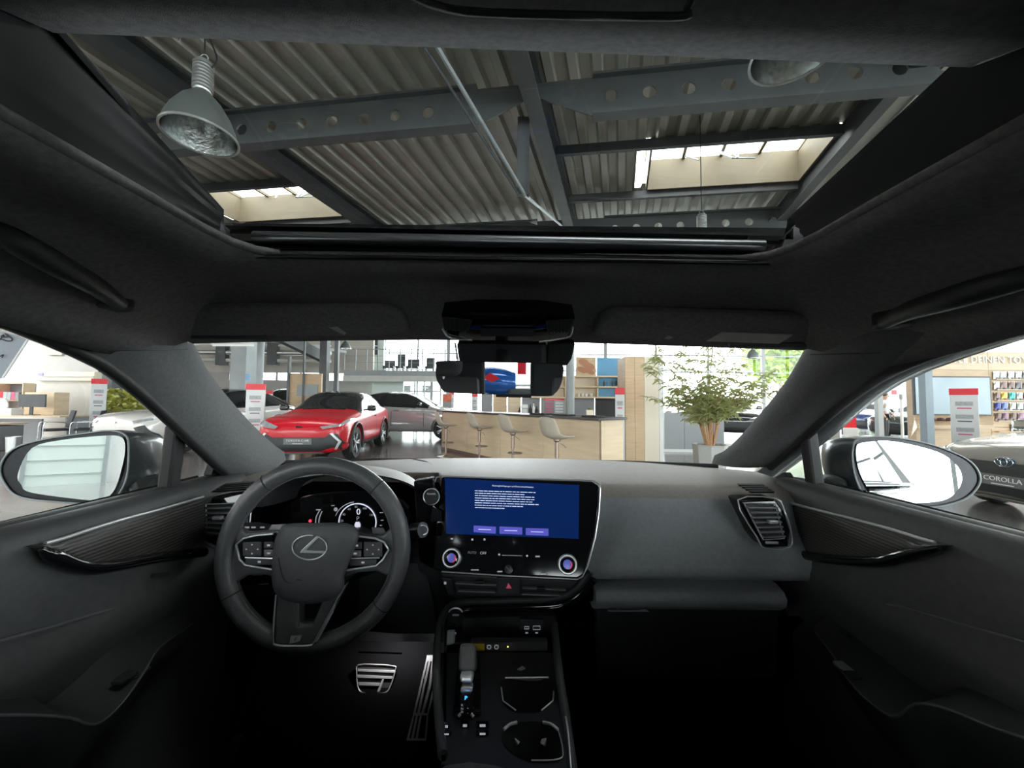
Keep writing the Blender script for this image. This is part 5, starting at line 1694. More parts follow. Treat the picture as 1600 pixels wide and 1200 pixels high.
add('tailgate', G().box((0, -2.0, .62), (1.7, .08, .62)), m_body, shell, bevel=.03)
add('load_floor', G().box((0, -1.7, .72), (1.5, .7, .04)), m_carpet, shell)
add('rear_window', G().add([V(-.62, -1.98, .93), V(.62, -1.98, .93), V(.55, -1.62, 1.44), V(-.55, -1.62, 1.44)], [(0, 1, 2, 3)]), m_sideg, shell)

# ---- seats
def seat(s, label):
    x = s * .375
    t = thing('front_seat', label, 'seat', (x, .2, .36), 0, 'front seats')
    rr = []
    for i in range(9):
        v = i / 8
        y = .60 - .62 * v
        row = []
        for j in range(9):
            q = (j - 4) / 4
            z = .762 - .03 * v - .035 * (1 - q * q) * min(1, v * 3) + (.03 * abs(q) ** 3) - (.10 * (1 - v * 6) ** 2 if v < .1667 else 0)
            row.append(V(x + q * .255, y, z))
        rr.append(row)
    add('cushion', G().shell(rr, (0, 0, -.15)), m_cloth, t, smooth=60)
    rr = []
    for i in range(9):
        v = i / 8
        row = []
        for j in range(9):
            q = (j - 4) / 4
            row.append(V(x + q * (.26 - .05 * v), -.02 - .26 * v + .05 * abs(q) ** 3, .70 + .58 * v))
        rr.append(row)
    add('backrest', G().shell(rr, (0, -.10, -.02)), m_cloth, t, smooth=60)
    add('head_restraint', G().box((x, -.28, 1.375), (.28, .10, .19)), m_cloth, t, bevel=.04, segs=4, smooth=50)
    for k in (-1, 1):
        add('head_restraint_post', G().cyl((x + k * .06, -.28, 1.25), (x + k * .06, -.28, 1.32), .007, 8), m_satch, t)
    add('seat_base', G().box((x, .25, .46), (.44, .5, .2)), m_plas, t, bevel=.02)
    return t
seat(-1, 'dark cloth driver seat below the steering wheel')
seat(1, 'dark cloth passenger seat')
rs = thing('rear_seat', 'dark cloth rear bench seat', 'seat', (0, -1.0, .36))
add('cushion', G().box((0, -.85, .60), (1.35, .5, .18)), m_cloth, rs, bevel=.05, segs=3)
add('backrest', G().box((0, -1.2, .72), (1.35, .16, .46), Matrix.Rotation(.25, 3, 'X')), m_cloth, rs, bevel=.05, segs=3)
for k in (-.39, .265):
    add('head_restraint', G().box((k, -1.27, 1.15), (.34, .10, .40)), m_cloth, rs, bevel=.045, segs=3)

# ---- visors, console and mirror at the top of the windscreen
def visor(pts, ptd, label, clip, sticker, s):
    # outline given in pixels, thickness towards the glass
    q = [P(px, py, y) for px, py, y in pts]
    t = thing('sun_visor', label, 'sun visor', q[0], 0, 'sun visors')
    add('pad', G().slab(q, (0, .012, .020)), m_head, t, bevel=.008, segs=3, smooth=40)
    add('clip', G().slab([P(px, py, y) for px, py, y in clip], (0, .006, .004)), mat('clip_grey', (.55, .56, .57), .5, noise=.03), t)
    add('hinge', G().cyl(P(ptd[0], ptd[1], .775), P(ptd[2], ptd[3], .775), .007, 10), m_plas, t, smooth=50)
    if sticker:
        add('warning_label', G().slab([P(px, py, y) - V(0, .002, .002) for px, py, y in sticker], (0, .002, .002)), mat('label_grey', (.62, .60, .57), .6, noise=.04), t)
    return t
visor([(232, 482, .70), (420, 484, .71), (600, 484, .72), (628, 494, .735), (640, 521, .765), (600, 527, .775), (440, 528, .775), (290, 527, .765), (255, 510, .745)], (300, 524, 420, 526), 'dark sun visor folded up over the driver side', [(500, 505, .745), (520, 505, .745), (541, 521, .762), (538, 524, .765), (522, 516, .756)], None, -1)
visor([(1320, 500, .70), (1140, 494, .71), (960, 489, .72), (940, 498, .735), (925, 524, .765), (960, 531, .775), (1120, 538, .775), (1265, 538, .765), (1300, 522, .745)], (1140, 536, 1260, 538), 'dark sun visor folded up over the passenger side', [(1076, 511, .745), (1058, 513, .748), (1038, 529, .764), (1046, 530, .766), (1062, 522, .756)], [(1128, 518, .741), (1238, 522, .741), (1216, 536, .766), (1103, 532, .766)], 1)
oc = thing('overhead_console', 'black overhead console with map lamps above the inside mirror', 'console', P(795, 500, .74))
yo = .70
top_ = [P(690, 492, .66), P(745, 487, .665), P(845, 488, .665), P(898, 496, .66)]
mid_ = [P(692, 505, .69), P(745, 512, .695), P(840, 513, .695), P(894, 508, .69)]
bot_ = [P(702, 524, .735), P(740, 531, .745), P(845, 533, .745), P(885, 527, .735)]
add('housing', G().shell([top_, mid_, bot_], (0, .03, .03)), m_gloss, oc, smooth=40)
for s, q in ((-1, [P(691, 494, .664), P(738, 499, .675), P(732, 516, .70), P(694, 514, .70)]), (1, [P(896, 497, .664), P(852, 500, .675), P(856, 518, .70), P(892, 517, .70)])):
    add('map_lamp', G().slab([p + V(0, -.003, -.003) for p in q], (0, .003, .003)), m_plas, oc, bevel=.002)
    for k in range(7):
        a_, b_ = lerp(q[0], q[1], (k + .5) / 7), lerp(q[3], q[2], (k + .5) / 7)
        add('grille_rib', G().bar(a_ + V(0, -.005, -.004), b_ + V(0, -.005, -.004), .0018, .0018), m_black, oc)
add('chrome_edge', G().tube(smooth_path([P(692, 514, .705), P(700, 526, .735), P(715, 530, .742), P(738, 531, .745)], 4), .0022, 6), m_satch, oc, smooth=60)
add('chrome_edge', G().tube(smooth_path([P(895, 512, .705), P(890, 525, .735), P(870, 530, .742), P(842, 534, .745)], 4), .0022, 6), m_satch, oc, smooth=60)
add('switch_panel', G().slab([P(750, 514, .694), P(836, 515, .694), P(832, 526, .71), P(752, 525, .71)], (0, .004, .004)), m_plas, oc)
mh = thing('camera_housing', 'black sensor housing between the inside mirror and windscreen', 'housing', P(800, 560, .85))
add('cover', G().slab([P(712, 536, .80), P(855, 538, .80), P(856, 572, .86), P(717, 571, .86)], (0, .06, .03)), m_plas, mh, bevel=.01)
add('side_box', G().slab([P(858, 536, .80), P(900, 536, .80), P(894, 562, .84), P(886, 573, .86), P(853, 570, .86)], (0, .06, .03)), m_black, mh, bevel=.006)
add('side_strip', G().tube([P(711, 536, .80), P(717, 571, .86)], .002, 6), m_satch, mh)
rm = thing('inside_mirror', 'frameless inside mirror below the overhead console', 'mirror', P(782, 592, .70))
MC = P(782, 591, .70)
tgt = V(-.22, -3.6, 1.04)
def mirror_normal(c, target):
    d = (c - CAM).normalized()
    r = (target - c).normalized()
    return (r - d).normalized()
nM = mirror_normal(MC, tgt)
def onplane(px, py, c, n, off=0.0):
    d = ray(px, py)
    t = (c + n * off - CAM).dot(n) / d.dot(n)
    return CAM + d * t
mo_ = [(688, 565), (760, 566), (860, 568), (876, 570), (880, 578), (876, 600), (866, 614), (850, 618), (760, 615), (700, 612), (689, 604), (682, 590), (682, 572)]
mo_ = [(p.x, p.y) for p in smooth_path([V(a, b, 0) for a, b in mo_], 3, True)]
add('mirror_glass', G().slab([onplane(px, py, MC, nM) for px, py in mo_], -nM * .004), m_mirror, rm)
cx_, cy_ = 781, 591
add('mirror_case', G().slab([onplane(cx_ + (px - cx_) * 1.012, cy_ + (py - cy_) * 1.05, MC, nM, -.005) for px, py in mo_], -nM * .022), m_black, rm, bevel=.006)
add('mirror_stalk', G().tube([P(783, 575, .735), P(783, 560, .80), P(785, 550, .84)], .014, 10), m_black, rm, smooth=60)
add('button_bar', G().tube([P(775, 618, .70), P(830, 619, .70)], .003, 6), m_black, rm)

# ---- grab handles
def handle(pts, label, s):
    q = [PX(px, py, x) for px, py, x in pts]
    t = thing('grab_handle', label, 'handle', q[0], 0, 'grab handles on the roof rail')
    pth = smooth_path(q, 5)
    add('grip', G().tube(pth, [.010 + .004 * math.sin(PI * i / (len(pth) - 1)) for i in range(len(pth))], 10), m_plas, t, smooth=60)
    for k in (0, -1):
        add('end_cap', G().box(q[k] + V(s * .02, 0, .005), (.05, .045, .03)), m_plas, t, bevel=.008)
    return t
handle([(-60, 345, -.55), (0, 366, -.525), (40, 386, -.515), (100, 420, -.515), (150, 448, -.53), (186, 474, -.57)], 'dark grab handle on the roof rail over the driver door', -1)
handle([(1680, 412, .55), (1600, 434, .525), (1540, 450, .515), (1480, 468, .515), (1420, 486, .53), (1384, 503, .57)], 'dark grab handle on the roof rail over the passenger door', 1)

# ---- door mirrors
def wing(outl, hous, cpx, label, s, target, casing, foot, yy=.92):
    c = P(cpx[0], cpx[1], yy)
    n = mirror_normal(c, target)
    t = thing('door_mirror', label, 'mirror', c, 0, 'door mirrors')
    sm = [(p.x, p.y) for p in smooth_path([V(a, b, 0) for a, b in outl], 4, True)]
    hs = [(p.x, p.y) for p in smooth_path([V(a, b, 0) for a, b in hous], 4, True)]
    add('mirror_glass', G().slab([onplane(px, py, c, n, .004) for px, py in sm], -n * .006), m_mirror, t)
    r0 = [onplane(px, py, c, n) for px, py in hs]
    cen = sum(r0, Vector()) / len(r0)
    fwd = V(-s * .08, 1, -.05).normalized()
    ri = [onplane(px, py, c, n, .002) for px, py in sm]
    rings = [[cen + (p - cen) * 1.0 for p in r0]]
    for k, off in ((1.02, .02), (.98, .06), (.86, .11), (.62, .145), (.25, .16)):
        rings.append([cen + (p - cen) * k + fwd * off for p in r0])
    g = G()
    g.grid([r + [r[0]] for r in rings])
    g.add(rings[-1], [tuple(range(len(r0)))])
    add('housing', g, mat('mirror_housing_grey', (.055, .065, .07), .3, coat=.5, noise=.05), t, smooth=50)
    # dark inner lip between glass and housing
    sm2 = [(p.x, p.y) for p in smooth_path([V(a, b, 0) for a, b in outl], 4, True)]
    add('inner_lip', G().slab([onplane(px, py, c, n, -.003) for px, py in hs], -n * .004), m_satin, t)
    add('edge_line', G().tube(r0, .0022, 6, closed=True), m_steel_lt, t, smooth=60)
    f = [P(px, py, y) for px, py, y in foot]
    add('foot', G().slab(f, (s * .02, .05, 0)), mat('mirror_foot_black', (.03, .035, .035), .4, noise=.05), t, bevel=.01)
    return t
wing([(28, 740), (50, 700), (100, 687), (160, 681), (187, 682), (195, 693), (193, 720), (180, 763), (163, 780), (143, 782), (50, 770), (33, 757)],
     [(0, 730), (20, 702), (67, 687), (133, 677), (173, 673), (196, 680), (201, 700), (198, 745), (182, 777), (160, 787), (100, 785), (33, 777), (8, 757)],
     (110, 732), 'driver side door mirror reflecting a white wall', -1, V(-5.4, -13.8, .45), None, [(207, 742, .97), (245, 742, 1.02), (262, 768, 1.0), (214, 778, .96), (196, 768, .95)])
wing([(1338, 700), (1347, 692), (1387, 689), (1433, 697), (1473, 710), (1497, 730), (1503, 750), (1493, 770), (1473, 782), (1433, 786), (1387, 785), (1367, 778), (1350, 753), (1340, 727)],
     [(1333, 700), (1343, 685), (1387, 683), (1440, 691), (1487, 706), (1517, 722), (1531, 743), (1527, 762), (1507, 780), (1473, 790), (1430, 794), (1387, 793), (1358, 785), (1341, 757), (1333, 727)],
     (1420, 740), 'passenger side door mirror reflecting the silver car side', 1, V(.83, -.75, 1.16), None, [(1322, 746, .97), (1290, 744, 1.02), (1278, 770, 1.0), (1316, 778, .96), (1330, 770, .95)])

# ---- motorcycle standing behind the car, seen in the inside mirror
mc = thing('motorcycle', 'blue motorcycle seen only as a reflection in the inside mirror', 'motorcycle', (-.32, -3.6, 0), 0)
m_mblue = mat('tank_blue', (.02, .13, .50), .15, .3, coat=1, noise=.05)
cX, cY = -.32, -3.6
g = G()
rr = []
for i in range(9):
    v = i / 8
    x = cX - .32 + .62 * v
    wd = .15 * math.sin(PI * min(1, .25 + v * .6)) + .02
    hh = .17 * math.sin(PI * (.22 + .70 * (1 - v) * .9)) + .02
    rr.append([V(x, cY + wd * math.cos(a), .98 + .05 * (1 - v) + hh * math.sin(a)) for a in [2 * PI * k / 12 for k in range(12)]])
g.grid([r + [r[0]] for r in rr])
add('tank', g, m_mblue, mc, smooth=60)
add('tank_emblem', G().slab([V(cX - .12, cY + .165, 1.06), V(cX - .02, cY + .165, 1.12), V(cX + .10, cY + .165, 1.05), V(cX, cY + .165, 1.0)], (0, .01, 0)), m_red, mc)
add('headlamp', G().lathe([(0, 0), (.09, .02), (.10, .08), (.07, .16), (0, .18)], (cX + .62 - 1.24, cY, 1.05), (1, 0, 0), 16), m_chrome, mc, smooth=60)
add('handlebar', G().tube(smooth_path([V(cX - .25, cY + .42, 1.30), V(cX - .36, cY + .3, 1.32), V(cX - .45, cY, 1.22), V(cX - .36, cY - .3, 1.32), V(cX - .25, cY - .42, 1.30)], 4), .014, 8), m_chrome, mc, smooth=60)
for k in (-1, 1):
    add('fork', G().tube([(cX - .45, cY + k * .09, 1.22), (cX - .85, cY + k * .09, .33)], .022, 8), m_chrome, mc, smooth=60)
for wx in (-.87, .72):
    wl_ = add('wheel', G().lathe([(.24, -.05), (.31, -.05), (.33, 0), (.31, .05), (.24, .05), (.24, -.05)], (cX + wx, cY, .33), (0, 1, 0), 28), m_rubber, mc, smooth=50)
    add('rim', G().lathe([(.24, -.03), (.24, .03), (.05, .02), (.05, -.02)], (cX + wx, cY, .33), (0, 1, 0), 28), m_alloy, wl_)
add('engine', G().box((cX - .02, cY, .55), (.5, .3, .4)), m_chrome, mc, bevel=.05)
add('saddle', G().box((cX + .5, cY, .86), (.6, .26, .12)), m_leather, mc, bevel=.04)
add('exhaust', G().tube([(cX - .2, cY + .16, .4), (cX + .2, cY + .18, .28), (cX + .9, cY + .18, .30)], .04, 10), m_chrome, mc, smooth=60)
add('red_crate', G().box((cX + .38, cY - .3, 1.25), (.12, .05, .35)), m_red, mc)  # upright red crate beside the bike, not one of its lamps
# ================================================================== dashboard
m_lit = mat('lit_white', (.8, .8, .85), .4, emit=(.80, .82, 1.0), estr=.8, noise=.02)
m_lit2 = mat('lit_grey', (.4, .4, .42), .4, emit=(.7, .72, .78), estr=.3, noise=.02)
m_litred = mat('lit_red', (.6, .02, .03), .4, emit=(1, .05, .1), estr=1.5, noise=.02)
m_litblue = mat('lit_blue', (.05, .3, .8), .4, emit=(.05, .40, 1.0), estr=2.5, noise=.02)
m_ui = mat('screen_deep_blue', (.003, .01, .05), .08, emit=(.002, .013, .075), estr=1.0, noise=.1, nscale=4)
m_btn = mat('screen_button_violet', (.05, .05, .3), .08, emit=(.085, .08, .40), estr=1.0, noise=.02)
db = thing('dashboard', 'charcoal dashboard across the whole width below the windscreen', 'dashboard', (0, 1.0, .95))
Z = lambda r: 1.30 + r
# top pad and passenger face: columns across, profile from windscreen to knees
def dash_profile(x):
    """(y, z) points for the dash at x"""
    e = abs(x) / .74
    far = 1.46 - .22 * e ** 2.4
    up = [(far, Z(-.212)), (lerp(far, 1.0, .35), Z(-.203)), (lerp(far, 1.0, .7), Z(-.205)), (1.02, Z(-.213)), (.985, Z(-.222)), (.965, Z(-.236))]
    face = [(.945, Z(-.27)), (.922, Z(-.31)), (.902, Z(-.345)), (.888, Z(-.370)), (.886, Z(-.388)), (.895, Z(-.402)), (.925, Z(-.412))]
    return up, face
xs = [-.735 + 1.47 * k / 28 for k in range(29)]
rows = [[V(x, *(q if not -.62 < x < -.19 else (max(q[0], 1.12), q[1] if q[0] > 1.05 else Z(-.206)))) for q in dash_profile(x)[0]] for x in xs]
add('top_pad', G().shell(rows, (0, .01, -.03)), m_dtop, db, smooth=50)
xs = [.12 + .585 * k / 16 for k in range(17)]
rows = [[V(x, *q) for q in [dash_profile(x)[0][-1]] + dash_profile(x)[1]] for x in xs]
add('passenger_face', G().shell(rows, (0, .03, 0)), m_soft, db, smooth=50)
# raised edge moulding along the top
add('defroster_slot', G().slab([P(720, 722, 1.36), P(858, 724, 1.36), P(850, 730, 1.27), P(742, 729, 1.27)], (0, 0, .004)), m_plas, db)
add('defroster_slot', G().slab([P(866, 724, 1.36), P(1040, 727, 1.36), P(1050, 733, 1.27), P(868, 731, 1.27)], (0, 0, .004)), m_plas, db)
add('pad_seam', G().tube(smooth_path([P(1058, 728, 1.31), P(1072, 736, 1.2), P(1085, 748, 1.1), P(1098, 752, 1.06)], 5), .0016, 5), m_black, db)
add('pad_seam', G().tube(smooth_path([P(640, 716, 1.40), P(668, 722, 1.3), P(678, 733, 1.18), P(673, 742, 1.1)], 5), .0016, 5), m_black, db)
# speaker lids at the outer ends
for q in ([(1152, 757), (1192, 758), (1212, 771), (1174, 771)], [(352, 757), (398, 753), (388, 766), (330, 770)]):
    lid = add('speaker_lid', G().slab([PZ(*k, Z(-.203)) for k in q], (0, 0, .003)), m_plas, db)
    for j in range(4):
        add('lid_rib', G().bar(lerp(PZ(*q[0], Z(-.1995)), PZ(*q[3], Z(-.1995)), (j + .5) / 4), lerp(PZ(*q[1], Z(-.1995)), PZ(*q[2], Z(-.1995)), (j + .5) / 4), .004, .003), m_gloss, lid)
# lower passenger side: padded ledge, glove box lid
rows = [[V(lerp(P(px, 917, .905).x, P(px, 917, .905).x, 0), y, Z(z)) for y, z in ((.93, -.425), (.905, -.433), (.895, -.445), (.898, -.462), (.915, -.478), (.94, -.488))] for px in (930, 950, 1000, 1060, 1120, 1180, 1225)]
add('padded_ledge', G().shell(rows, (0, .03, 0)), m_soft, db, smooth=50)
gb_ = add('glove_box', G().slab([P(930, 935, .93), P(1225, 925, .93), P(1215, 1060, .99), P(935, 1070, .99)], (0, .03, 0)), m_plas, db, bevel=.01)
add('handle_recess', G().slab([P(948, 948, .925), P(995, 946, .925), P(1014, 957, .925), P(950, 957, .925)], (0, .004, 0)), m_black, gb_)
add('handle', G().slab([P(950, 955.5, .92), P(1014, 956, .92), P(1000, 948, .922), P(997, 949, .922), P(1004, 954, .92), P(950, 954, .92)], (0, .004, 0)), m_soft, gb_)
add('lock', G().box(P(966, 950, .921), (.006, .003, .004)), m_satch, gb_)
add('knee_panel', G().slab([V(.13, .95, .78), V(.74, .95, .78), V(.74, 1.30, .42), V(.13, 1.30, .42)], (0, .02, 0)), m_carpet, db)
# driver side: dark lower panel and column shroud
add('driver_lower_panel', G().shell([[V(x, 1.02, Z(-.36)), V(x, .96, Z(-.362)), V(x, .945, Z(-.37)), V(x, .945, Z(-.41)), V(x, .97, Z(-.47)), V(x, 1.03, Z(-.58)), V(x, 1.12, Z(-.68))] for x in [-.72 + .60 * k / 8 for k in range(9)]], (0, .03, 0)), m_plas, db, smooth=50)
for s in (-1, 1):
    add('kick_panel', G().box((s * .735, 1.2, .66), (.03, .62, .72)), m_carpet, db)
add('column_shroud', G().tube(smooth_path([V(-.385, .79, .955), V(-.385, .9, .94), V(-.385, 1.0, .93)], 3), .048, 14), m_plas, db, smooth=60)
add('knee_bolster', G().shell([[P(px, py, y) for px, py, y in r] for r in ([(560, 905, .90), (620, 880, .93), (662, 880, .95)], [(560, 930, .90), (620, 925, .92), (676, 935, .95)], [(555, 985, .93), (620, 990, .95), (684, 990, .97)])], (0, .03, 0)), m_plas, db, smooth=60)
add('trim_line', G().tube([P(585, 981, .93), P(618, 980, .93)], .0018, 6), m_satin, db)
add('trim_line', G().tube([P(560, 1019, 1.0), P(628, 1021, 1.0)], .002, 6), m_satin, db)
sw = add('switch_bank', G().slab([P(365, 897, .925), P(428, 893, .925), P(428, 915, .925), P(362, 916, .925)], (0, .01, 0)), m_gloss, db, bevel=.004)
add('trim_line', G().tube([P(395, 898, .922), P(410, 897.5, .922)], .0012, 6), m_satch, sw)
add('trim_line', G().tube([P(404, 913, .922), P(420, 912, .922)], .0014, 6), m_satch, sw)

# ---- binnacle: hood over the instruments
lip = smooth_path([P(398, 792, .93), P(408, 770, .93), P(432, 752, .93), P(490, 741, .925), P(545, 739, .92), P(600, 744, .925), P(640, 756, .93), P(664, 775, .94), P(672, 800, .945)], 4)
arc = smooth_path([P(418, 778, 1.16), P(426, 760, 1.16), P(446, 742, 1.18), P(495, 731, 1.2), P(545, 729, 1.2), P(592, 732, 1.2), P(628, 741, 1.18), P(648, 755, 1.16), P(655, 775, 1.16)], 4)
rows = [[lerp(a, b, t) + V(0, 0, .012 * math.sin(PI * t)) for a, b in zip(lip, arc)] for t in (0, .12, .3, .5, .7, .88, 1)]
hood = add('instrument_hood', G().grid(rows), m_dtop, db, smooth=60)
inn = [[lerp(a, V(-.345, a.y, 1.02), k) + V(0, dy, 0) for a in lip] for k, dy in ((0, 0), (.05, .004), (.10, .03), (.16, .10))]
add('hood_lining', G().grid(inn), m_plas, db, smooth=60)
add('hood_edge_line', G().tube([p + V(0, -.002, -.002) for p in lip[:14]], .0016, 6), m_satch, db, smooth=60)
# ---- instrument cluster
ic = thing('instrument_cluster', 'black digital instrument display behind the steering wheel', 'display', P(530, 838, 1.0))
yc_ = 1.0
cl_bg = smooth_path([P(425, 835, yc_), P(440, 800, yc_), P(470, 778, yc_), P(545, 770, yc_), P(610, 776, yc_), P(640, 800, yc_), P(648, 838, yc_), P(630, 862, yc_), P(450, 862, yc_)], 4, True)
add('cover_glass', G().slab(cl_bg, (0, .02, 0)), m_gloss, ic)
def on_c(px, py, off=.003):
    return P(px, py, yc_ - off)
add('gauge_ring', G().tube([on_c(558.5 + 29 * math.cos(a), 816 - 29 * math.sin(a)) for a in [PI * (-.15 + 1.3 * k / 36) for k in range(37)]], .0014, 6), m_lit, ic)
add('inner_ring', G().tube([on_c(558.5 + 36 * math.cos(a), 816 - 32 * math.sin(a)) for a in [PI * (.55 + .35 * k / 10) for k in range(11)]], .0010, 6), m_lit2, ic)
RTx = (RT, UP)
def ctext(s_, px, py, size, m_, parent, yy, name='digit', ext=0.0):
    return add(name, text_geo(s_, size, (P(px, py, yy), RT, UP), ext, 'CENTER'), m_, parent)
ctext('0', 560, 800, .022, m_lit, ic, yc_ - .003)
ctext('P', 559, 810.5, .015, m_lit2, ic, yc_ - .003)
for k, (a, tx) in enumerate(((175, '20'), (150, '40'), (122, '60'), (95, '80'), (63, '100'), (28, '120'))):
    ctext(tx, 558.5 + 24.5 * math.cos(math.radians(a)), 816 - 24 * math.sin(math.radians(a)), .0075, m_lit2, ic, yc_ - .003)
g = G()
add('car_icon', G().slab([on_c(x_, y_) for x_, y_ in ((554, 832), (554, 819), (556, 815.5), (561, 815.5), (563, 819), (563, 832))], (0, .001, 0)), m_lit, ic)
add('scale_arc', G().tube(smooth_path([on_c(493, 818), on_c(494, 808), on_c(499, 798)], 4), .0012, 6), m_lit2, ic)
add('scale_arc', G().tube(smooth_path([on_c(498, 818), on_c(499, 809), on_c(503, 799)], 4), .0012, 6), m_lit2, ic)
add('scale_mark', G().tube([on_c(494, 796.5), on_c(501, 796.5)], .0014, 6), m_lit2, ic)
add('status_dot', G().lathe([(0, .001), (.0045, .001), (.005, 0), (0, 0)], on_c(524.5, 796), (0, -1, 0), 14), m_lit2, ic)
add('warning_icon', G().lathe([(0, .001), (.003, .001), (.004, 0), (0, 0)], on_c(484.5, 814), (0, -1, 0), 10), m_litred, ic)
for (px, py, w_) in ((597, 790, 4), (596, 801, 5), (597, 813, 4), (595, 821, 3), (520, 790, 5)):
    add('status_mark', G().tube([on_c(px - w_ / 2, py), on_c(px + w_ / 2, py)], .001, 6), m_lit2, ic)

# ---- air vents
m_slat = mat('vent_slat_grey', (.20, .205, .21), .35, .3, noise=.05)
def vent(frame, inner, nsl, label, tab, yv):
    f = [P(px, py, y) for px, py, y in frame]
    t = thing('air_vent', label, 'air vent', f[0], 0, 'dashboard air vents')
    add('surround', G().slab(f, (0, .05, 0)), m_gloss, t, bevel=.006, segs=3)
    add('chrome_frame', G().tube(smooth_path(f, 3, True), .0018, 6, closed=True), m_satch, t, smooth=60)
    i4 = [P(px, py, yv) for px, py in inner]
    add('throat', G().slab([p + V(0, -.0015, 0) for p in i4], (0, .002, 0)), m_black, t)
    for k in range(nsl):
        u_ = (k + .7) / (nsl + .4)
        a, b = lerp(i4[0], i4[3], u_), lerp(i4[1], i4[2], u_)
        add('slat', G().bar(a + V(0, -.008, 0), b + V(0, -.008, 0), .014, .0042), m_slat, t, bevel=.0008)
    add('inner_frame', G().tube([p + V(0, -.006, 0) for p in i4], .0016, 6, closed=True), m_satch, t)
    add('tab', G().box(P(tab[0], tab[1], yv) + V(0, -.018, 0), (.020, .012, .008)), m_satch, t, bevel=.002)
    return t
vent([(314, 785, .905), (322, 778, .91), (388, 766, .93), (392, 800, .92), (380, 850, .90), (340, 857, .89), (320, 846, .89), (313, 820, .895)], [(325, 787), (390, 784), (388, 840), (327, 833)], 6, 'black air vent with chrome frame left of the steering wheel', (350, 805), .895)
vent([(1153, 781, .905), (1212, 779, .90), (1226, 800, .885), (1236, 830, .88), (1234, 855, .88), (1196, 857, .875), (1182, 838, .88)], [(1160, 785), (1208, 786), (1222, 840), (1190, 842)], 7, 'black air vent with chrome frame at the passenger end', (1198, 811), .872)
t_ = bpy.data.objects['air_vent.001']
add('dial', G().box(P(1206, 848, .868), (.028, .006, .006)), m_satch, t_, bevel=.002)

# ---- central screen
sc_ = thing('central_screen', 'large central touchscreen showing a blue page', 'display', P(810, 900, .87))
ysr = .865
SO = [(690, 745), (925, 752), (937, 760), (936, 790), (930, 838), (912, 898), (902, 904), (690, 893), (676, 889), (683, 800)]
def on_s(px, py, off=0.0):           # the screen leans back and turns a little to the driver
    n = V(-.10, -1, .31).normalized()
    c = P(810, 825, ysr)
    return onplane(px, py, c, n, off)
nS = V(-.10, -1, .31).normalized()
so = [on_s(*q) for q in SO]
add('panel', G().slab(so, -nS * .02), m_gloss, sc_, bevel=.003)
add('chrome_rim', G().tube([on_s(a, b, .001) for a, b in [(676, 760), (682, 746), (690, 744), (800, 748), (925, 751), (936, 756), (938, 764), (936, 800), (930, 840), (918, 885), (910, 901), (902, 905), (800, 900), (690, 893)]], .0018, 6), m_satch, sc_, smooth=60)
add('display', G().slab([on_s(695, 747, .0006), on_s(905, 758, .0006), on_s(904, 842, .0006), on_s(697, 834, .0006)], -nS * .0003), m_ui, sc_)
ur = (on_s(900, 800) - on_s(700, 791)).normalized()
uu_ = nS.cross(ur)
if uu_.z < 0:
    uu_ = -uu_
def stext(tx, px, py, size, m_, name='screen_text', al='CENTER'):
    return add(name, text_geo(tx, size, (on_s(px, py, .0014), ur, uu_), 0, al), m_, sc_)
m_uitx = mat('screen_text_white', (.5, .5, .6), .4, emit=(.55, .62, .85), estr=1.0, noise=.02)
stext('Nutzungsbedingungen und Datenschutzhinweise', 801, 760, .0049, m_uitx)
rl = random.Random(3)
for k in range(8):
    y0 = 767 + 3.75 * k
    x0, x1 = 742, (838, 821, 836, 836, 833, 843, 818, 789)[k]
    a_ = on_s(x0, y0 - .3, .0014)
    b_ = on_s(x1, y0 + (x1 - x0) * .028, .0014)
    g = G()
    n_ = 11
    p0 = 0.0
    while p0 < .97:
        p1 = min(1, p0 + .04 + .09 * rl.random())
        g.bar(lerp(a_, b_, p0), lerp(a_, b_, p1 - .012), .0004, .0014)
        p0 = p1
    add('text_line', g, m_uitx, sc_)
for q in ([(740, 821), (775, 823), (774.5, 834), (740, 831.5)], [(780.5, 822.5), (816, 824), (816, 835.5), (780.5, 834)], [(821.5, 825), (857, 826), (857, 837.5), (821.5, 836)]):
    b_ = add('button', G().slab([on_s(a, b, .0012) for a, b in q], -nS * .0004), m_btn, sc_)
    cx0, cy0 = sum(a for a, b in q) / 4, sum(b for a, b in q) / 4
    add('caption', G().bar(on_s(cx0 - 10, cy0 - .3, .002), on_s(cx0 + 10, cy0 + .3, .002), .0004, .0012), m_uitx, b_)
stext('OFF', 755, 864.5, .008, m_lit2, 'climate_text')
stext('AUTO', 737.5, 863.5, .007, mat('lit_dim', (.1, .1, .1), .4, emit=(.25, .26, .28), estr=.4, noise=.02), 'climate_text')
stext('+', 823.5, 869, .010, m_lit, 'climate_text')
for (px, py, w_, h_) in ((706, 842, 4, 2.2), (757, 843, 3, 3), (738, 843, 3, 3), (840, 869.5, 7, 2.4), (780, 866.5, 3, 3), (769, 889.5, 0, 0), (849, 897, 8, 2), (742, 890.5, 12, 1.6), (781, 893, 8, 2)):
    if w_:
        add('climate_icon', G().slab([on_s(px - w_ / 2, py - h_ / 2, .0012), on_s(px + w_ / 2, py - h_ / 2, .0012), on_s(px + w_ / 2, py + h_ / 2, .0012), on_s(px - w_ / 2, py + h_ / 2, .0012)], -nS * .0004), m_lit2, sc_)
add('slider_line', G().tube([on_s(784, 867.5, .001), on_s(816, 868.5, .001)], .0004, 5), m_lit2, sc_)
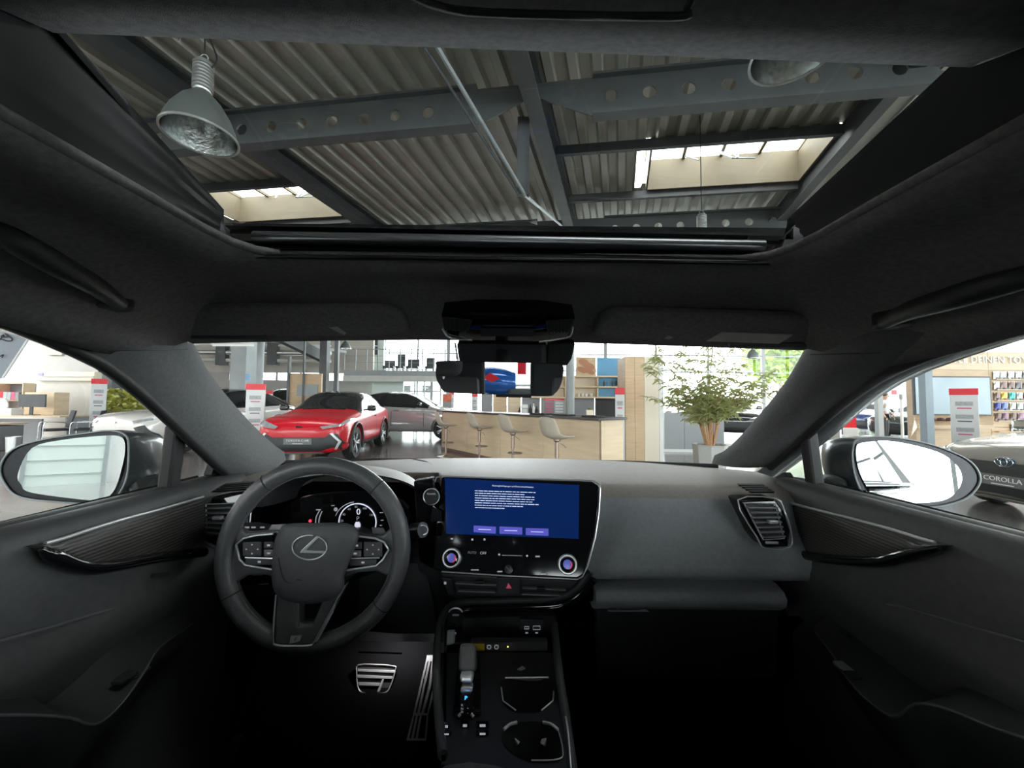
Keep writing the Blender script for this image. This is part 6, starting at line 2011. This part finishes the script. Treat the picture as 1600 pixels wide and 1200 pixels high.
for (px, py) in ((707.5, 871), (886.5, 881)):
    c = on_s(px, py)
    k_ = add('temperature_knob', G().lathe([(.019, 0), (.0205, .004), (.0205, .014), (.0185, .0165), (.0165, .0165), (.0155, .010)], c, nS, 32), m_satch, sc_, smooth=35)
    add('knob_face', G().lathe([(.0157, .010), (.011, .0115), (0, .0118)], c, nS, 28), m_gloss, k_, smooth=50)
    add('knob_display', G().lathe([(.0095, .0122), (.006, .0124), (0, .0125)], c + ur * .0 , nS, 20), mat('knob_blue', (.05, .05, .2), .2, emit=(.06, .07, .30), estr=1.0, noise=.1), k_)
    add('knob_red_edge', G().tube([c + nS * .0124 + (ur * math.cos(a) + uu_ * math.sin(a)) * .0088 for a in [-1.2 + 1.8 * j / 8 for j in range(9)]], .0014, 5), mat('knob_red', (.2, .02, .05), .3, emit=(.5, .06, .12), estr=.8, noise=.02), k_)
vk = add('volume_dial', G().lathe([(0, .0), (.0085, .0), (.009, .004), (.0085, .009), (0, .0095)], on_s(795, 889), nS, 24), m_satin, sc_, smooth=40)
add('dial_mark', G().bar(on_s(791, 886, .011), on_s(799, 892, .011), .002, .001), m_satch, vk)
# left wing of the screen surround: start button
add('side_panel', G().slab([P(646, 752, .90), P(676, 747, .885), P(676, 890, .88), P(655, 878, .90), P(650, 820, .905)], (0, .03, 0)), m_gloss, sc_, bevel=.003)
sb_ = add('start_button', G().lathe([(0, .006), (.0165, .006), (.0185, .004), (.019, 0), (0, 0)], P(674, 776, .876), (.05, -1, .2), 28), m_satin, sc_, smooth=40)
add('start_ring', G().tube([P(674 + 12.5 * math.cos(a), 776 - 12.5 * math.sin(a), .868) for a in [2 * PI * k / 24 for k in range(24)]], .001, 6, closed=True), m_satch, sb_)
ctext('POWER', 674, 772, .0055, m_lit2, sb_, .866, 'marking')
add('paddle_reflector', G().slab([P(676, 791, .875), P(689, 799, .872), P(690, 815, .872), P(672, 815, .875)], (0, .004, 0)), m_satin, sc_)

# ---- centre vents and hazard switch
cv = thing('center_vent_panel', 'black center air vents with hazard switch below the screen', 'air vent', P(800, 935, .90))
add('panel', G().slab([P(687, 896, .90), P(912, 908, .90), P(905, 925, .90), P(870, 936, .91), P(715, 938, .91), P(700, 932, .905)], (0, .03, 0)), m_plas, cv, bevel=.004)
for (a, b) in (((712, 910), (776, 913)), ((816, 917), (884, 921)), ((716, 922), (774, 924)), ((816, 927), (876, 929))):
    add('slat', G().bar(P(*a, .893), P(*b, .893), .012, .0035), m_slat, cv, bevel=.001)
for (px, py) in ((749, 909), (845, 919)):
    add('tab', G().box(P(px, py, .885), (.020, .010, .006)), m_satin, cv, bevel=.002)
hz = add('hazard_switch', G().slab([P(777, 902.5, .892), P(814, 903.5, .892), P(813.5, 929, .892), P(776, 928, .892)], (0, .008, 0)), m_plas, cv, bevel=.002)
add('triangle', G().slab([P(794.5, 911, .8905), P(799.5, 919.5, .8905), P(790.5, 919.5, .8905)], (0, .001, 0)), mat('hazard_red', (.75, .10, .16), .4, emit=(.7, .1, .16), estr=.25, noise=.02), hz)
add('side_switch', G().slab([P(688, 902, .895), P(706, 904, .895), P(712, 930, .90), P(700, 930, .90)], (0, .01, 0)), m_plas, cv, bevel=.003)
add('switch_mark', G().box(P(695.5, 911, .893), (.005, .002, .005)), m_lit2, cv)

# ================================================================== centre console
cc = thing('center_console', 'black center console with gear selector tray and cup holders', 'console', (.02, .65, .40))
zt = Z(-.52)
def C(px, py, z=zt):
    return PZ(px, py, z)
add('body', G().slab([C(690, 1190, zt) + V(0, 0, -.10), C(886, 1200, zt) + V(0, 0, -.10), C(868, 960, zt) + V(0, 0, -.10), C(695, 960, zt) + V(0, 0, -.10)], (0, 0, -.27)), m_plas, cc)
for (a_, b_) in (((690, 1190), (695, 960)), ((886, 1200), (868, 960))):
    add('side_wall', G().slab([C(*a_), C(*b_), C(*b_) + V(0, 0, -.11), C(*a_) + V(0, 0, -.11)], (.006 if a_[0] < 800 else -.006, 0, 0)), m_plas, cc)
# the frame rail that climbs from the console to the dash
def rail(pts, r, nm, m_):
    return add(nm, G().tube(smooth_path(pts, 6), r, 10), m_, cc, smooth=60)
rail([C(692, 1180), C(684, 1100), P(682, 1040, .74), P(686, 985, .82), P(697, 955, .86), P(720, 942, .885), P(800, 938, .90), P(868, 934, .90), P(900, 920, .895), P(922, 893, .885)], .008, 'frame_rail', m_plas)
rail([P(705, 962, .86), P(735, 952, .885), P(800, 948, .90), P(870, 945, .90), P(905, 930, .895), P(928, 905, .885)], .009, 'gloss_rail', m_gloss)
rail([P(830, 951, .895), P(868, 949, .893), P(880, 945, .892)], .0016, 'rail_highlight', m_satch)  # bright strip modelled as the highlight along the gloss rail
rail([C(896, 1215), C(884, 1120), P(872, 1040, .74), P(866, 975, .86)], .008, 'frame_rail', m_plas)
rail([C(893, 1215, zt + .008), C(888, 1150, zt + .008), C(884, 1120, zt + .006)], .0016, 'chrome_line', m_satch)
# tray with sockets and sticker
add('tray_wall', G().slab([P(722, 966, .93), P(866, 962, .93), P(866, 1000, .93), P(722, 1003, .93)], (0, .02, 0)), m_plas, cc)
us = add('socket_panel', G().slab([P(812, 968, .915), P(850, 969, .915), P(850, 994, .915), P(811, 993, .915)], (0, .008, 0)), m_plas, cc, bevel=.002)
for (px, py, w_, h_) in ((823, 981, 7, 3.6), (838.5, 981, 11, 5.5)):
    q = [(px - w_ / 2, py - h_ / 2), (px + w_ / 2, py - h_ / 2), (px + w_ / 2, py + h_ / 2), (px - w_ / 2, py + h_ / 2)]
    add('usb_socket', G().tube([P(a, b, .912) for a, b in q], .0007, 5, closed=True), m_lit2, us)
    add('socket_mark', G().box(P(px, py + 8, .912), (.006, .001, .002)), m_lit2, us)
add('tray_step', G().slab([P(735, 1003, .85), P(856, 1003, .85), P(855, 1018, .84), P(735, 1018, .84)], (0, .02, -.002)), m_plas, cc, bevel=.002)
st = add('yellow_sticker', G().slab([P(735, 1006, .837), P(757, 1006, .837), P(757, 1017, .836), P(745, 1017, .836), P(741, 1011, .837), P(736, 1009, .837)], (0, .001, 0)), mat('sticker_yellow', (.75, .50, .02), .5, noise=.05), cc)
for k in range(2):
    x0 = 759 + 11.5 * k
    s_ = add('pictogram_sticker', G().slab([P(x0, 1006.5, .837), P(x0 + 10.5, 1006.5, .837), P(x0 + 10.5, 1016, .836), P(x0, 1016, .836)], (0, .001, 0)), m_printd, cc)
    add('pictogram', G().tube([P(x0 + 5.2 + 3 * math.cos(a), 1011 + 3 * math.sin(a), .8355) for a in [2 * PI * j / 12 for j in range(12)]], .0006, 5, closed=True), m_lit2, s_)
add('indicator', G().box(P(793.5, 1010.5, .836), (.003, .001, .002)), mat('amber_led', (.5, .5, .1), .4, emit=(.9, .85, .2), estr=2, noise=.02), cc)
add('charging_tray', G().slab([C(748, 1028, zt - .008), C(852, 1026, zt - .008), C(856, 1052, zt - .008), C(748, 1054, zt - .008)], (0, 0, -.006)), m_carpet, cc, bevel=.003)
add('tray_latch', G().lathe([(0, .003), (.008, .003), (.009, 0), (0, 0)], C(805, 1039, zt - .003), (0, -.3, 1), 16), m_satin, cc, smooth=40)
add('tray_latch_edge', G().slab([C(808, 1047, zt), C(816, 1042, zt), C(821, 1045, zt), C(814, 1048, zt)], (0, 0, .002)), m_satch, cc)
# drive mode dial
dm = add('mode_dial', G().lathe([(0, .016), (.013, .016), (.016, .012), (.018, 0), (0, 0)], P(712, 964, .83), (0, -.8, .6), 28), m_satin, cc, smooth=40)
add('dial_edge', G().tube([P(712 + 11 * math.cos(a), 959 - 9 * math.sin(a), .815) for a in [PI * (.1 + .8 * k / 10) for k in range(11)]], .0016, 6), m_satch, dm)
add('dial_mark', G().bar(P(707, 961, .81), P(717, 961, .81), .002, .003), m_satch, dm)
add('side_switch', G().slab([P(698, 985, .80), P(711, 984, .80), P(710, 1006, .79), P(697, 1009, .79)], (0, .01, -.005)), m_soft, cc, bevel=.003)
add('switch_glint', G().box(P(711.5, 990, .795), (.004, .004, .004)), m_satch, cc, bevel=.001)
# gear selector
gs = thing('gear_selector', 'short black gear selector with blue P lamp', 'gear selector', C(732, 1110))
add('boot', G().slab([C(716, 1030, zt + .004), C(750, 1028, zt + .004), C(752, 1118, zt + .004), C(708, 1118, zt + .004)], (0, 0, .004)), m_gloss, gs, bevel=.003)
lev = [[P(718, 1005, .70), P(742, 1005, .70)], [P(716, 1035, .68), P(744, 1035, .68)], [P(716, 1050, .67), P(743, 1050, .67)]]
add('knob', G().shell(lev, (0, .03, -.02)), m_leather, gs, smooth=60, bevel=.006)
add('chrome_collar', G().slab([P(718, 1055, .66), P(739, 1054, .66), P(739, 1068, .655), P(718, 1068, .655)], (0, .02, -.004)), m_satch, gs, bevel=.004)
add('collar_band', G().slab([P(720, 1074, .65), P(738, 1074, .65), P(738, 1083, .648), P(719, 1084, .648)], (0, .02, -.004)), m_satch, gs, bevel=.003)
pn = add('display_panel', G().slab([P(718, 1085, .645), P(738, 1084, .645), P(741, 1118, .635), P(716, 1118, .635)], (0, .02, -.006)), m_gloss, gs, bevel=.003)
ctext('P', 728, 1091, .0095, m_litblue, pn, .638, 'lit_letter')
for (px, py, s_) in ((722, 1102, 'R'), (722, 1107.5, 'N'), (722, 1112.5, 'D'), (731, 1107, '+'), (731, 1114, '-')):
    ctext(s_, px, py, .0050, m_lit2, pn, .630, 'letter')
for q in (((716, 1119), (720, 1115)), ((740, 1120), (736, 1115))):
    add('corner_trim', G().bar(P(*q[0], .632), P(*q[1], .634), .003, .003), m_satch, gs)
for i, (px, py, w_, h_) in enumerate(((726.5, 1134, 7, 5), (754, 1134, 10, 5), (754, 1147, 10, 4), (697.5, 1135.5, 5, 5), (697.5, 1147.5, 8, 3))):
    bq = add('console_button', G().slab([C(px - w_, py - h_), C(px + w_, py - h_), C(px + w_, py + h_), C(px - w_, py + h_)], (0, 0, .004)), m_gloss, cc, bevel=.002)
    add('button_mark', G().slab([C(px - w_ * .45, py - h_ * .4, zt + .0046), C(px + w_ * .45, py - h_ * .4, zt + .0046), C(px + w_ * .45, py + h_ * .4, zt + .0046), C(px - w_ * .45, py + h_ * .4, zt + .0046)], (0, 0, .0004)), m_lit2, bq)
# cup holders
def cup(pts, nm, dep):
    q = smooth_path([C(px, py, zt + .002) for px, py in pts], 4, True)
    cen = sum(q, Vector()) / len(q)
    g = G()
    dn = [cen + (p - cen) * .9 + V(0, 0, -dep) for p in q]
    g.grid([q + [q[0]], dn + [dn[0]]])
    g.add(dn, [tuple(range(len(q)))])
    c_ = add(nm, g, m_black, cc, smooth=40)
    return c_, q
CUP1 = [(788, 1062), (858, 1061), (866, 1075), (864, 1094), (846, 1110), (805, 1111), (786, 1097), (783, 1077)]
CUP2 = [(786, 1142), (805, 1129), (848, 1128), (872, 1141), (878, 1165), (876, 1186), (830, 1188), (800, 1176), (786, 1160)]
plate = add('top_plate', G().slab([C(690, 1195) + V(0, 0, -.012), C(886, 1205) + V(0, 0, -.012), C(872, 1020) + V(0, 0, -.012), C(688, 1020) + V(0, 0, -.012)], (0, 0, .012)), mat('console_black', (.014, .014, .015), .4, noise=.1), cc)
add('tray_floor', G().slab([C(690, 1018) + V(0, 0, -.035), C(870, 1018) + V(0, 0, -.035), P(868, 1000, .95) + V(0, 0, -.01), P(700, 1000, .95) + V(0, 0, -.01)], (0, 0, -.01)), m_plas, cc)
cuts_ = []
for cp in (CUP1, CUP2):
    q_ = smooth_path([C(px, py, zt) + V(0, 0, -.05) for px, py in cp], 4, True)
    co_ = add('cut', G().slab(q_, (0, 0, .1)), m_plas, cc)
    md_ = plate.modifiers.new('b', 'BOOLEAN')
    md_.operation = 'DIFFERENCE'
    md_.solver = 'EXACT'
    md_.object = co_
    cuts_.append(co_)
plate.data = bake(plate)
plate.modifiers.clear()
for co_ in cuts_:
    bpy.data.objects.remove(co_)
c1, q1 = cup(CUP1, 'cup_holder', .07)
c2, q2 = cup(CUP2, 'cup_holder', .07)
add('holder_rim', G().slab([C(789, 1060, zt + .004), C(857, 1059, zt + .004), C(857, 1066, zt - .006), C(852, 1070, zt - .02), C(795, 1071, zt - .02), C(790, 1067, zt - .006)], (0, .002, .001)), m_satch, c1)
add('holder_rim', G().tube([C(783, 1074, zt + .003), C(786, 1095, zt + .003), C(806, 1110, zt + .003)], .0012, 6), m_satch, c1)
add('holder_rim', G().tube([C(865, 1080, zt + .003), C(864, 1095, zt + .003), C(846, 1110, zt + .003)], .0012, 6), m_satch, c1)
add('holder_rim', G().tube(smooth_path([C(787, 1140, zt + .004), C(797, 1132, zt + .004), C(808, 1128.5, zt + .004)], 4), .0024, 6), m_satch, c2, smooth=60)
add('holder_rim', G().tube(smooth_path([C(848, 1128.5, zt + .004), C(862, 1132, zt + .004), C(872, 1140, zt + .004)], 4), .0024, 6), m_satch, c2, smooth=60)
add('holder_rim', G().tube(smooth_path([C(872, 1140, zt + .004), C(879, 1170, zt + .004), C(874, 1186, zt + .004), C(830, 1188, zt + .004)], 4), .0010, 6), m_satch, c2, smooth=60)
for (a, b) in (((802, 1148), (810, 1162)), ((853, 1148), (848, 1164))):
    add('holder_tab', G().bar(C(*a, zt - .02), C(*b, zt - .03), .008, .006), m_soft, c2, bevel=.001)
# armrest lid
ar = thing('armrest_lid', 'dark cloth armrest lid at the rear of the console', 'armrest', C(760, 1190))
za = Z(-.455)
rr = []
for (k, dz) in ((0, -.035), (.06, -.008), (.14, 0), (1, .004)):
    row = []
    for px, py in ((676, 1182), (700, 1166), (735, 1161), (775, 1166), (820, 1178), (860, 1192), (890, 1206)):
        a_ = PZ(px, py, za)
        row.append(V(a_.x, a_.y - .30 * k, za + dz))
    rr.append(row)
add('lid', G().shell(rr, (0, 0, -.05)), m_cloth, ar, smooth=60)
add('box_body', G().box((.0, .2, .66), (.20, .42, .34)), m_plas, ar, bevel=.01)

# ---- pedals
bp_ = thing('brake_pedal', 'brake pedal with bright metal bars', 'pedal', P(587, 1083, 1.14))
def on_p(px, py, off=0):
    n = V(0, -.85, .53).normalized()
    return onplane(px, py, P(587, 1062, 1.14), n, off)
npd = V(0, -.85, .53).normalized()
ol = smooth_path([V(*q, 0) for q in ((560, 1039), (590, 1038.5), (616, 1041), (618, 1046), (611, 1070), (604, 1081), (590, 1083), (566, 1082), (559, 1072), (557, 1050))], 3, True)
add('pad', G().slab([on_p(p.x, p.y) for p in ol], -npd * .015), m_rubber, bp_)
add('metal_edge', G().tube([on_p(p.x, p.y, .002) for p in ol], .0018, 6, closed=True), m_satch, bp_, smooth=60)
for q in ([(559, 1045), (617, 1047.5), (616, 1051.5), (558, 1049)], [(558, 1054), (613, 1057), (612, 1061), (558, 1059)], [(559, 1066), (594, 1067), (592, 1072), (561, 1071)], [(597, 1061), (600, 1061), (593, 1081), (589, 1081)]):
    add('metal_bar', G().slab([on_p(a, b, .004) for a, b in q], -npd * .005), m_satch, bp_, bevel=.0006)
add('pedal_arm', G().tube([P(587, 1060, 1.17), P(585, 1000, 1.25), P(585, 960, 1.2)], .012, 8), m_black, bp_)
ap = thing('accelerator_pedal', 'long accelerator pedal with bright metal strips', 'pedal', P(655, 1157, 1.0))
def on_a(px, py, off=0):
    n = V(-.05, -.62, .78).normalized()
    return onplane(px, py, P(655, 1095, 1.08), n, off)
nap = V(-.05, -.62, .78).normalized()
add('pad', G().slab([on_a(*q) for q in ((667, 1023), (679, 1023), (677, 1080), (666, 1157), (635, 1157), (646, 1115))], -nap * .012), m_rubber, ap)
for q in ([(667, 1024), (678, 1024), (677.5, 1033), (665.5, 1033)], [(665.5, 1033), (668, 1033), (649, 1115), (645.5, 1115)], [(669.5, 1033), (672.5, 1033), (655.5, 1115), (651.5, 1115)], [(674.5, 1033), (677.5, 1033), (673.5, 1072), (662, 1115), (658, 1115), (670, 1070)], [(646, 1114), (669, 1114), (668.5, 1117), (645, 1117)], [(645, 1117), (647.5, 1117), (638.5, 1155), (635.5, 1155)], [(650, 1117), (653, 1117), (645.5, 1155), (642, 1155)], [(656, 1117), (659, 1117), (652, 1155), (649, 1155)], [(667, 1117), (669, 1117), (665.5, 1155), (663.5, 1155)], [(635.5, 1153.5), (666, 1153.5), (665.5, 1157), (635, 1157)], [(675.5, 1078), (676.5, 1090), (669.5, 1114), (667.5, 1114)]):
    add('metal_strip', G().slab([on_a(a, b, .004) for a, b in q], -nap * .005), m_satch, ap)

# ---- fill lamp added out of view below the dash to brighten the pedals
fl = thing('pedal_fill_lamp', 'small added lamp under the dash that brightens the pedals', 'lamp', V(-.33, 1.15, .655))
add('lens', G().box(V(-.33, 1.15, .6515), (.05, .03, .004)), mat('pedal_fill_lens', (.8, .8, .8), .4, emit=(1, .97, .95), estr=6.0, noise=.01), fl, bevel=.002)
add('bezel', G().box(V(-.33, 1.15, .659), (.066, .046, .014)), m_black, fl, bevel=.002)
_l = bpy.data.lights.new('pedal_fill_light', 'AREA')
_l.shape = 'RECTANGLE'
_l.size, _l.size_y = .05, .03
_l.energy = 1.5
_l.color = (1, .97, .95)
_lo = bpy.data.objects.new('pedal_fill_light', _l)
COL.objects.link(_lo)
_lo.location = (-.33, 1.15, .647)
_lo.rotation_euler = (-.35, -.1, 0)
# ================================================================== steering wheel
WC = CAM + V(-.3842, .77, -.2980)
ti, yw_ = math.radians(5.32), math.radians(4.5)
wr = V(math.cos(yw_), math.sin(yw_), 0)
wu = V(-math.sin(yw_) * math.sin(ti), math.cos(yw_) * math.sin(ti), math.cos(ti))
wn = wr.cross(wu)
if wn.y > 0:
    wn = -wn
def PW(px, py, off=0.0):
    return onplane(px, py, WC, wn, off)
sw_ = thing('steering_wheel', 'black leather steering wheel with silver emblem and V shaped lower spoke', 'steering wheel', WC)
RO = .1842
rt = .0175
g = G()
ring = [WC + (wr * math.cos(a) + wu * math.sin(a)) * (RO - rt) for a in [2 * PI * k / 72 for k in range(72)]]
add('rim', G().tube(ring, rt, 16, closed=True), m_leather, sw_, smooth=60)
rs_ = [WC + (wr * math.cos(a) + wu * math.sin(a)) * (RO - 2 * rt + .0008) + wn * .004 for a in [2 * PI * k / 96 for k in range(96)]]
add('stitching', G().tube(rs_, .0010, 5, closed=True), mat('grey_thread', (.16, .16, .16), .8, noise=.3, nscale=400), sw_)
for (px, py) in ((418, 754), (598, 752), (349, 936), (598, 948)):
    d = (PW(px, py) - WC).normalized()
    c = WC + d * (RO - rt)
    tn = d.cross(wn).normalized()
    add('rim_seam', G().tube([c + (d * math.cos(a) + wn * math.sin(a)) * (rt + .0003) for a in [2 * PI * k / 20 for k in range(20)]], .0011, 5, closed=True), m_black, sw_)
# spokes
m_spk = m_leather
def spoke(pts, name='spoke', th=.016, off=.004, m_=None, bev=.005):
    return add(name, G().slab([PW(a, b, off) for a, b in pts], -wn * th), m_ or m_spk, sw_, bevel=bev, segs=3)
spoke([(352, 812), (372, 822), (384, 832), (412, 830), (440, 828), (436, 905), (412, 899), (386, 900), (370, 910), (358, 930), (346, 900), (345, 850)])
spoke([(622, 812), (610, 826), (598, 836), (575, 838), (548, 830), (536, 905), (556, 896), (588, 893), (604, 900), (614, 916), (626, 890), (630, 850)])
low_ = spoke([(431, 928), (426.5, 1003), (433, 1010), (484, 1010), (493, 1003), (540, 914), (503, 940), (487, 976), (467, 977), (466, 938)], 'lower_spoke', .030, .0200)
add('chrome_outline', G().tube(smooth_path([PW(a, b, .0225) for a, b in ((431, 930), (428, 970), (427, 1001), (433, 1008), (460, 1009), (484, 1008), (492, 1001), (515, 958), (539, 915))], 4), .0016, 6), m_satch, low_, smooth=60)
add('chrome_blade', G().slab([PW(a, b, .0228) for a, b in ((490, 1004), (500, 985), (527, 936), (520, 958), (496, 1003))], -wn * .003), m_satch, low_)
add('badge_plate', G().slab([PW(a, b, .0228) for a, b in ((454, 994), (471, 993.5), (468, 1002), (452, 1006))], -wn * .003), m_satch, low_)
add('badge_letter', text_geo('F', .0085, (PW(461, 999.5, .0234), wr, wu), .0003, 'CENTER', shear=.25), m_black, low_)
# hub
ho = [(447, 819), (495, 817), (544, 818), (561, 834), (551, 866), (539, 898), (536, 924), (516, 939), (472, 944), (437, 935), (425, 912), (425, 880), (428, 850), (436, 831)]
ho = [(p.x, p.y) for p in smooth_path([V(a, b, 0) for a, b in ho], 4, True)]
hx, hy = 490, 880
rings = []
for k, off in ((1.0, -.012), (1.0, .012), (.985, .021), (.95, .027), (.88, .031), (.6, .034), (.3, .0355)):
    rings.append([PW(hx + (a - hx) * k, hy + (b - hy) * k, off) for a, b in ho])
g = G()
g.grid([r + [r[0]] for r in rings])
g.add(rings[-1], [tuple(range(len(ho)))])
hub = add('airbag_cover', g, mat('airbag_vinyl', (.085, .086, .089), .5, noise=.08, nscale=90, bump=.35, bscale=800), sw_, smooth=60)
add('cover_seam', G().tube(smooth_path([PW(a, b, .0335) for a, b in ((435, 872), (439, 892), (446, 908), (460, 912), (490, 913), (506, 909), (516, 896), (523, 878))], 4), .0007, 5), m_black, hub)
add('airbag_mark', G().slab([PW(a, b, .0348) for a, b in ((463, 905), (484, 905), (483, 907), (464, 907))], -wn * .0005), m_black, hub)
ex, ey = 483.5, 855.5
er = [PW(ex + 27 * math.cos(a), ey - 19 * math.sin(a), .0365) for a in [2 * PI * k / 40 for k in range(40)]]
# open at the upper right where the letter meets the ring
k0 = [PW(ex + 27 * math.cos(a), ey - 19 * math.sin(a), .0365) for a in [math.radians(78 + (342) * k / 44) for k in range(45)]]
em = add('emblem_ring', G().tube(k0, .0013, 8), m_satch, hub, smooth=60)
add('emblem_letter', G().slab([PW(a, b, .0375) for a, b in ((494, 838), (499.5, 838.5), (478, 860), (508, 861), (505, 865), (468, 864), (470, 860.5))], -wn * .004), m_satch, em, bevel=.0008)
# button pods
def pod(outl, pads, name):
    o = add(name, G().slab([PW(a, b, .010) for a, b in outl], -wn * .01), m_gloss, sw_, bevel=.002)
    add('chrome_outline', G().tube([PW(a, b, .0115) for a, b in outl], .0020, 8, closed=False), m_satch, o, smooth=60)
    for q, m_ in pads:
        (x0, y0, x1, y1) = q
        b_ = add('button', G().slab([PW(a, b, .0125) for a, b in ((x0, y0), (x1, y0), (x1, y1), (x0, y1))], -wn * .003), m_, o, bevel=.0012)
        cx0, cy0 = (x0 + x1) / 2, (y0 + y1) / 2
        if x1 - x0 > 25 and y1 - y0 > 18:
            for dx, dy in ((0, -7), (0, 7), (-9, 0), (9, 0)):
                add('arrow_mark', G().slab([PW(cx0 + dx + a, cy0 + dy + b, .0132) for a, b in ((-1.6, 1), (1.6, 1), (0, -1.4))], -wn * .0004), m_lit2, b_)
        else:
            add('mark', G().slab([PW(cx0 + a, cy0 + b, .0132) for a, b in ((-2.4, -1.4), (2.4, -1.4), (2.4, 1.4), (-2.4, 1.4))], -wn * .0004), m_lit2 if m_ is not m_satin else m_black, b_)
    return o
m_padk = mat('button_grey', (.07, .07, .072), .4, noise=.06)
m_padl = mat('button_silver', (.22, .22, .23), .35, .5, noise=.05)
pod([(427, 834), (398, 837), (381, 841), (369, 851), (374, 874), (383, 883), (426, 890)], [((379, 847, 408, 869), m_padk), ((412, 847, 427, 857), m_padk), ((412, 859, 427, 870), m_padl), ((383, 873, 427, 883), m_padk)], 'button_pod')
pod([(560, 838), (586, 841), (600, 847), (607, 859), (598, 875), (588, 884), (542, 891)], [((568, 847, 597, 870), m_padk), ((549, 847, 565, 858), m_padk), ((546, 860, 564, 870), m_padl), ((546, 874, 588, 884), m_padk)], 'button_pod')
for q in ([(383, 871), (427, 872.5)], [(546, 872.5), (593, 871.5)]):
    add('chrome_line', G().tube([PW(*q[0], .013), PW(*q[1], .013)], .0012, 6), m_satch, sw_)
# paddles and stalks
add('shift_paddle', G().slab([PW(a, b, -.02) for a, b in ((418, 830), (424, 820), (446, 819), (438, 831))], -wn * .004), mat('paddle_grey', (.32, .32, .33), .35, .6, noise=.05), sw_, bevel=.001)
add('shift_paddle', G().slab([PW(a, b, -.02) for a, b in ((580, 824), (598, 825), (605, 835), (582, 834))], -wn * .004), mat('paddle_grey', (.32, .32, .33), .35, .6, noise=.05), sw_, bevel=.001)
sl = thing('column_stalk', 'black wiper stalk with silver end right of the wheel', 'stalk', P(650, 829, .83))
add('arm', G().tube([P(600, 838, .86), P(625, 832, .845), P(648, 829, .83)], [.008, .010, .012], 12), m_plas, sl, smooth=60)
add('end_cap', G().cyl(P(646, 829, .83), P(661, 828, .815), .0155, 20), m_satin, sl, smooth=40)
add('end_ring', G().tube([P(661, 828, .813) + (RT * math.cos(a) + UP * math.sin(a)) * .010 for a in [2 * PI * k / 18 for k in range(18)]], .0012, 6, closed=True), m_satch, sl)
sl = thing('column_stalk', 'black lamp stalk with markings left of the wheel hub', 'stalk', P(395, 825, .83))
add('arm', G().tube([P(380, 826, .84), P(405, 825, .85), P(430, 828, .88)], [.013, .012, .010], 12), m_plas, sl, smooth=60)
for px in (386, 396, 410):
    add('mark', G().box(P(px, 824, .826), (.009, .001, .003)), m_lit2, sl)
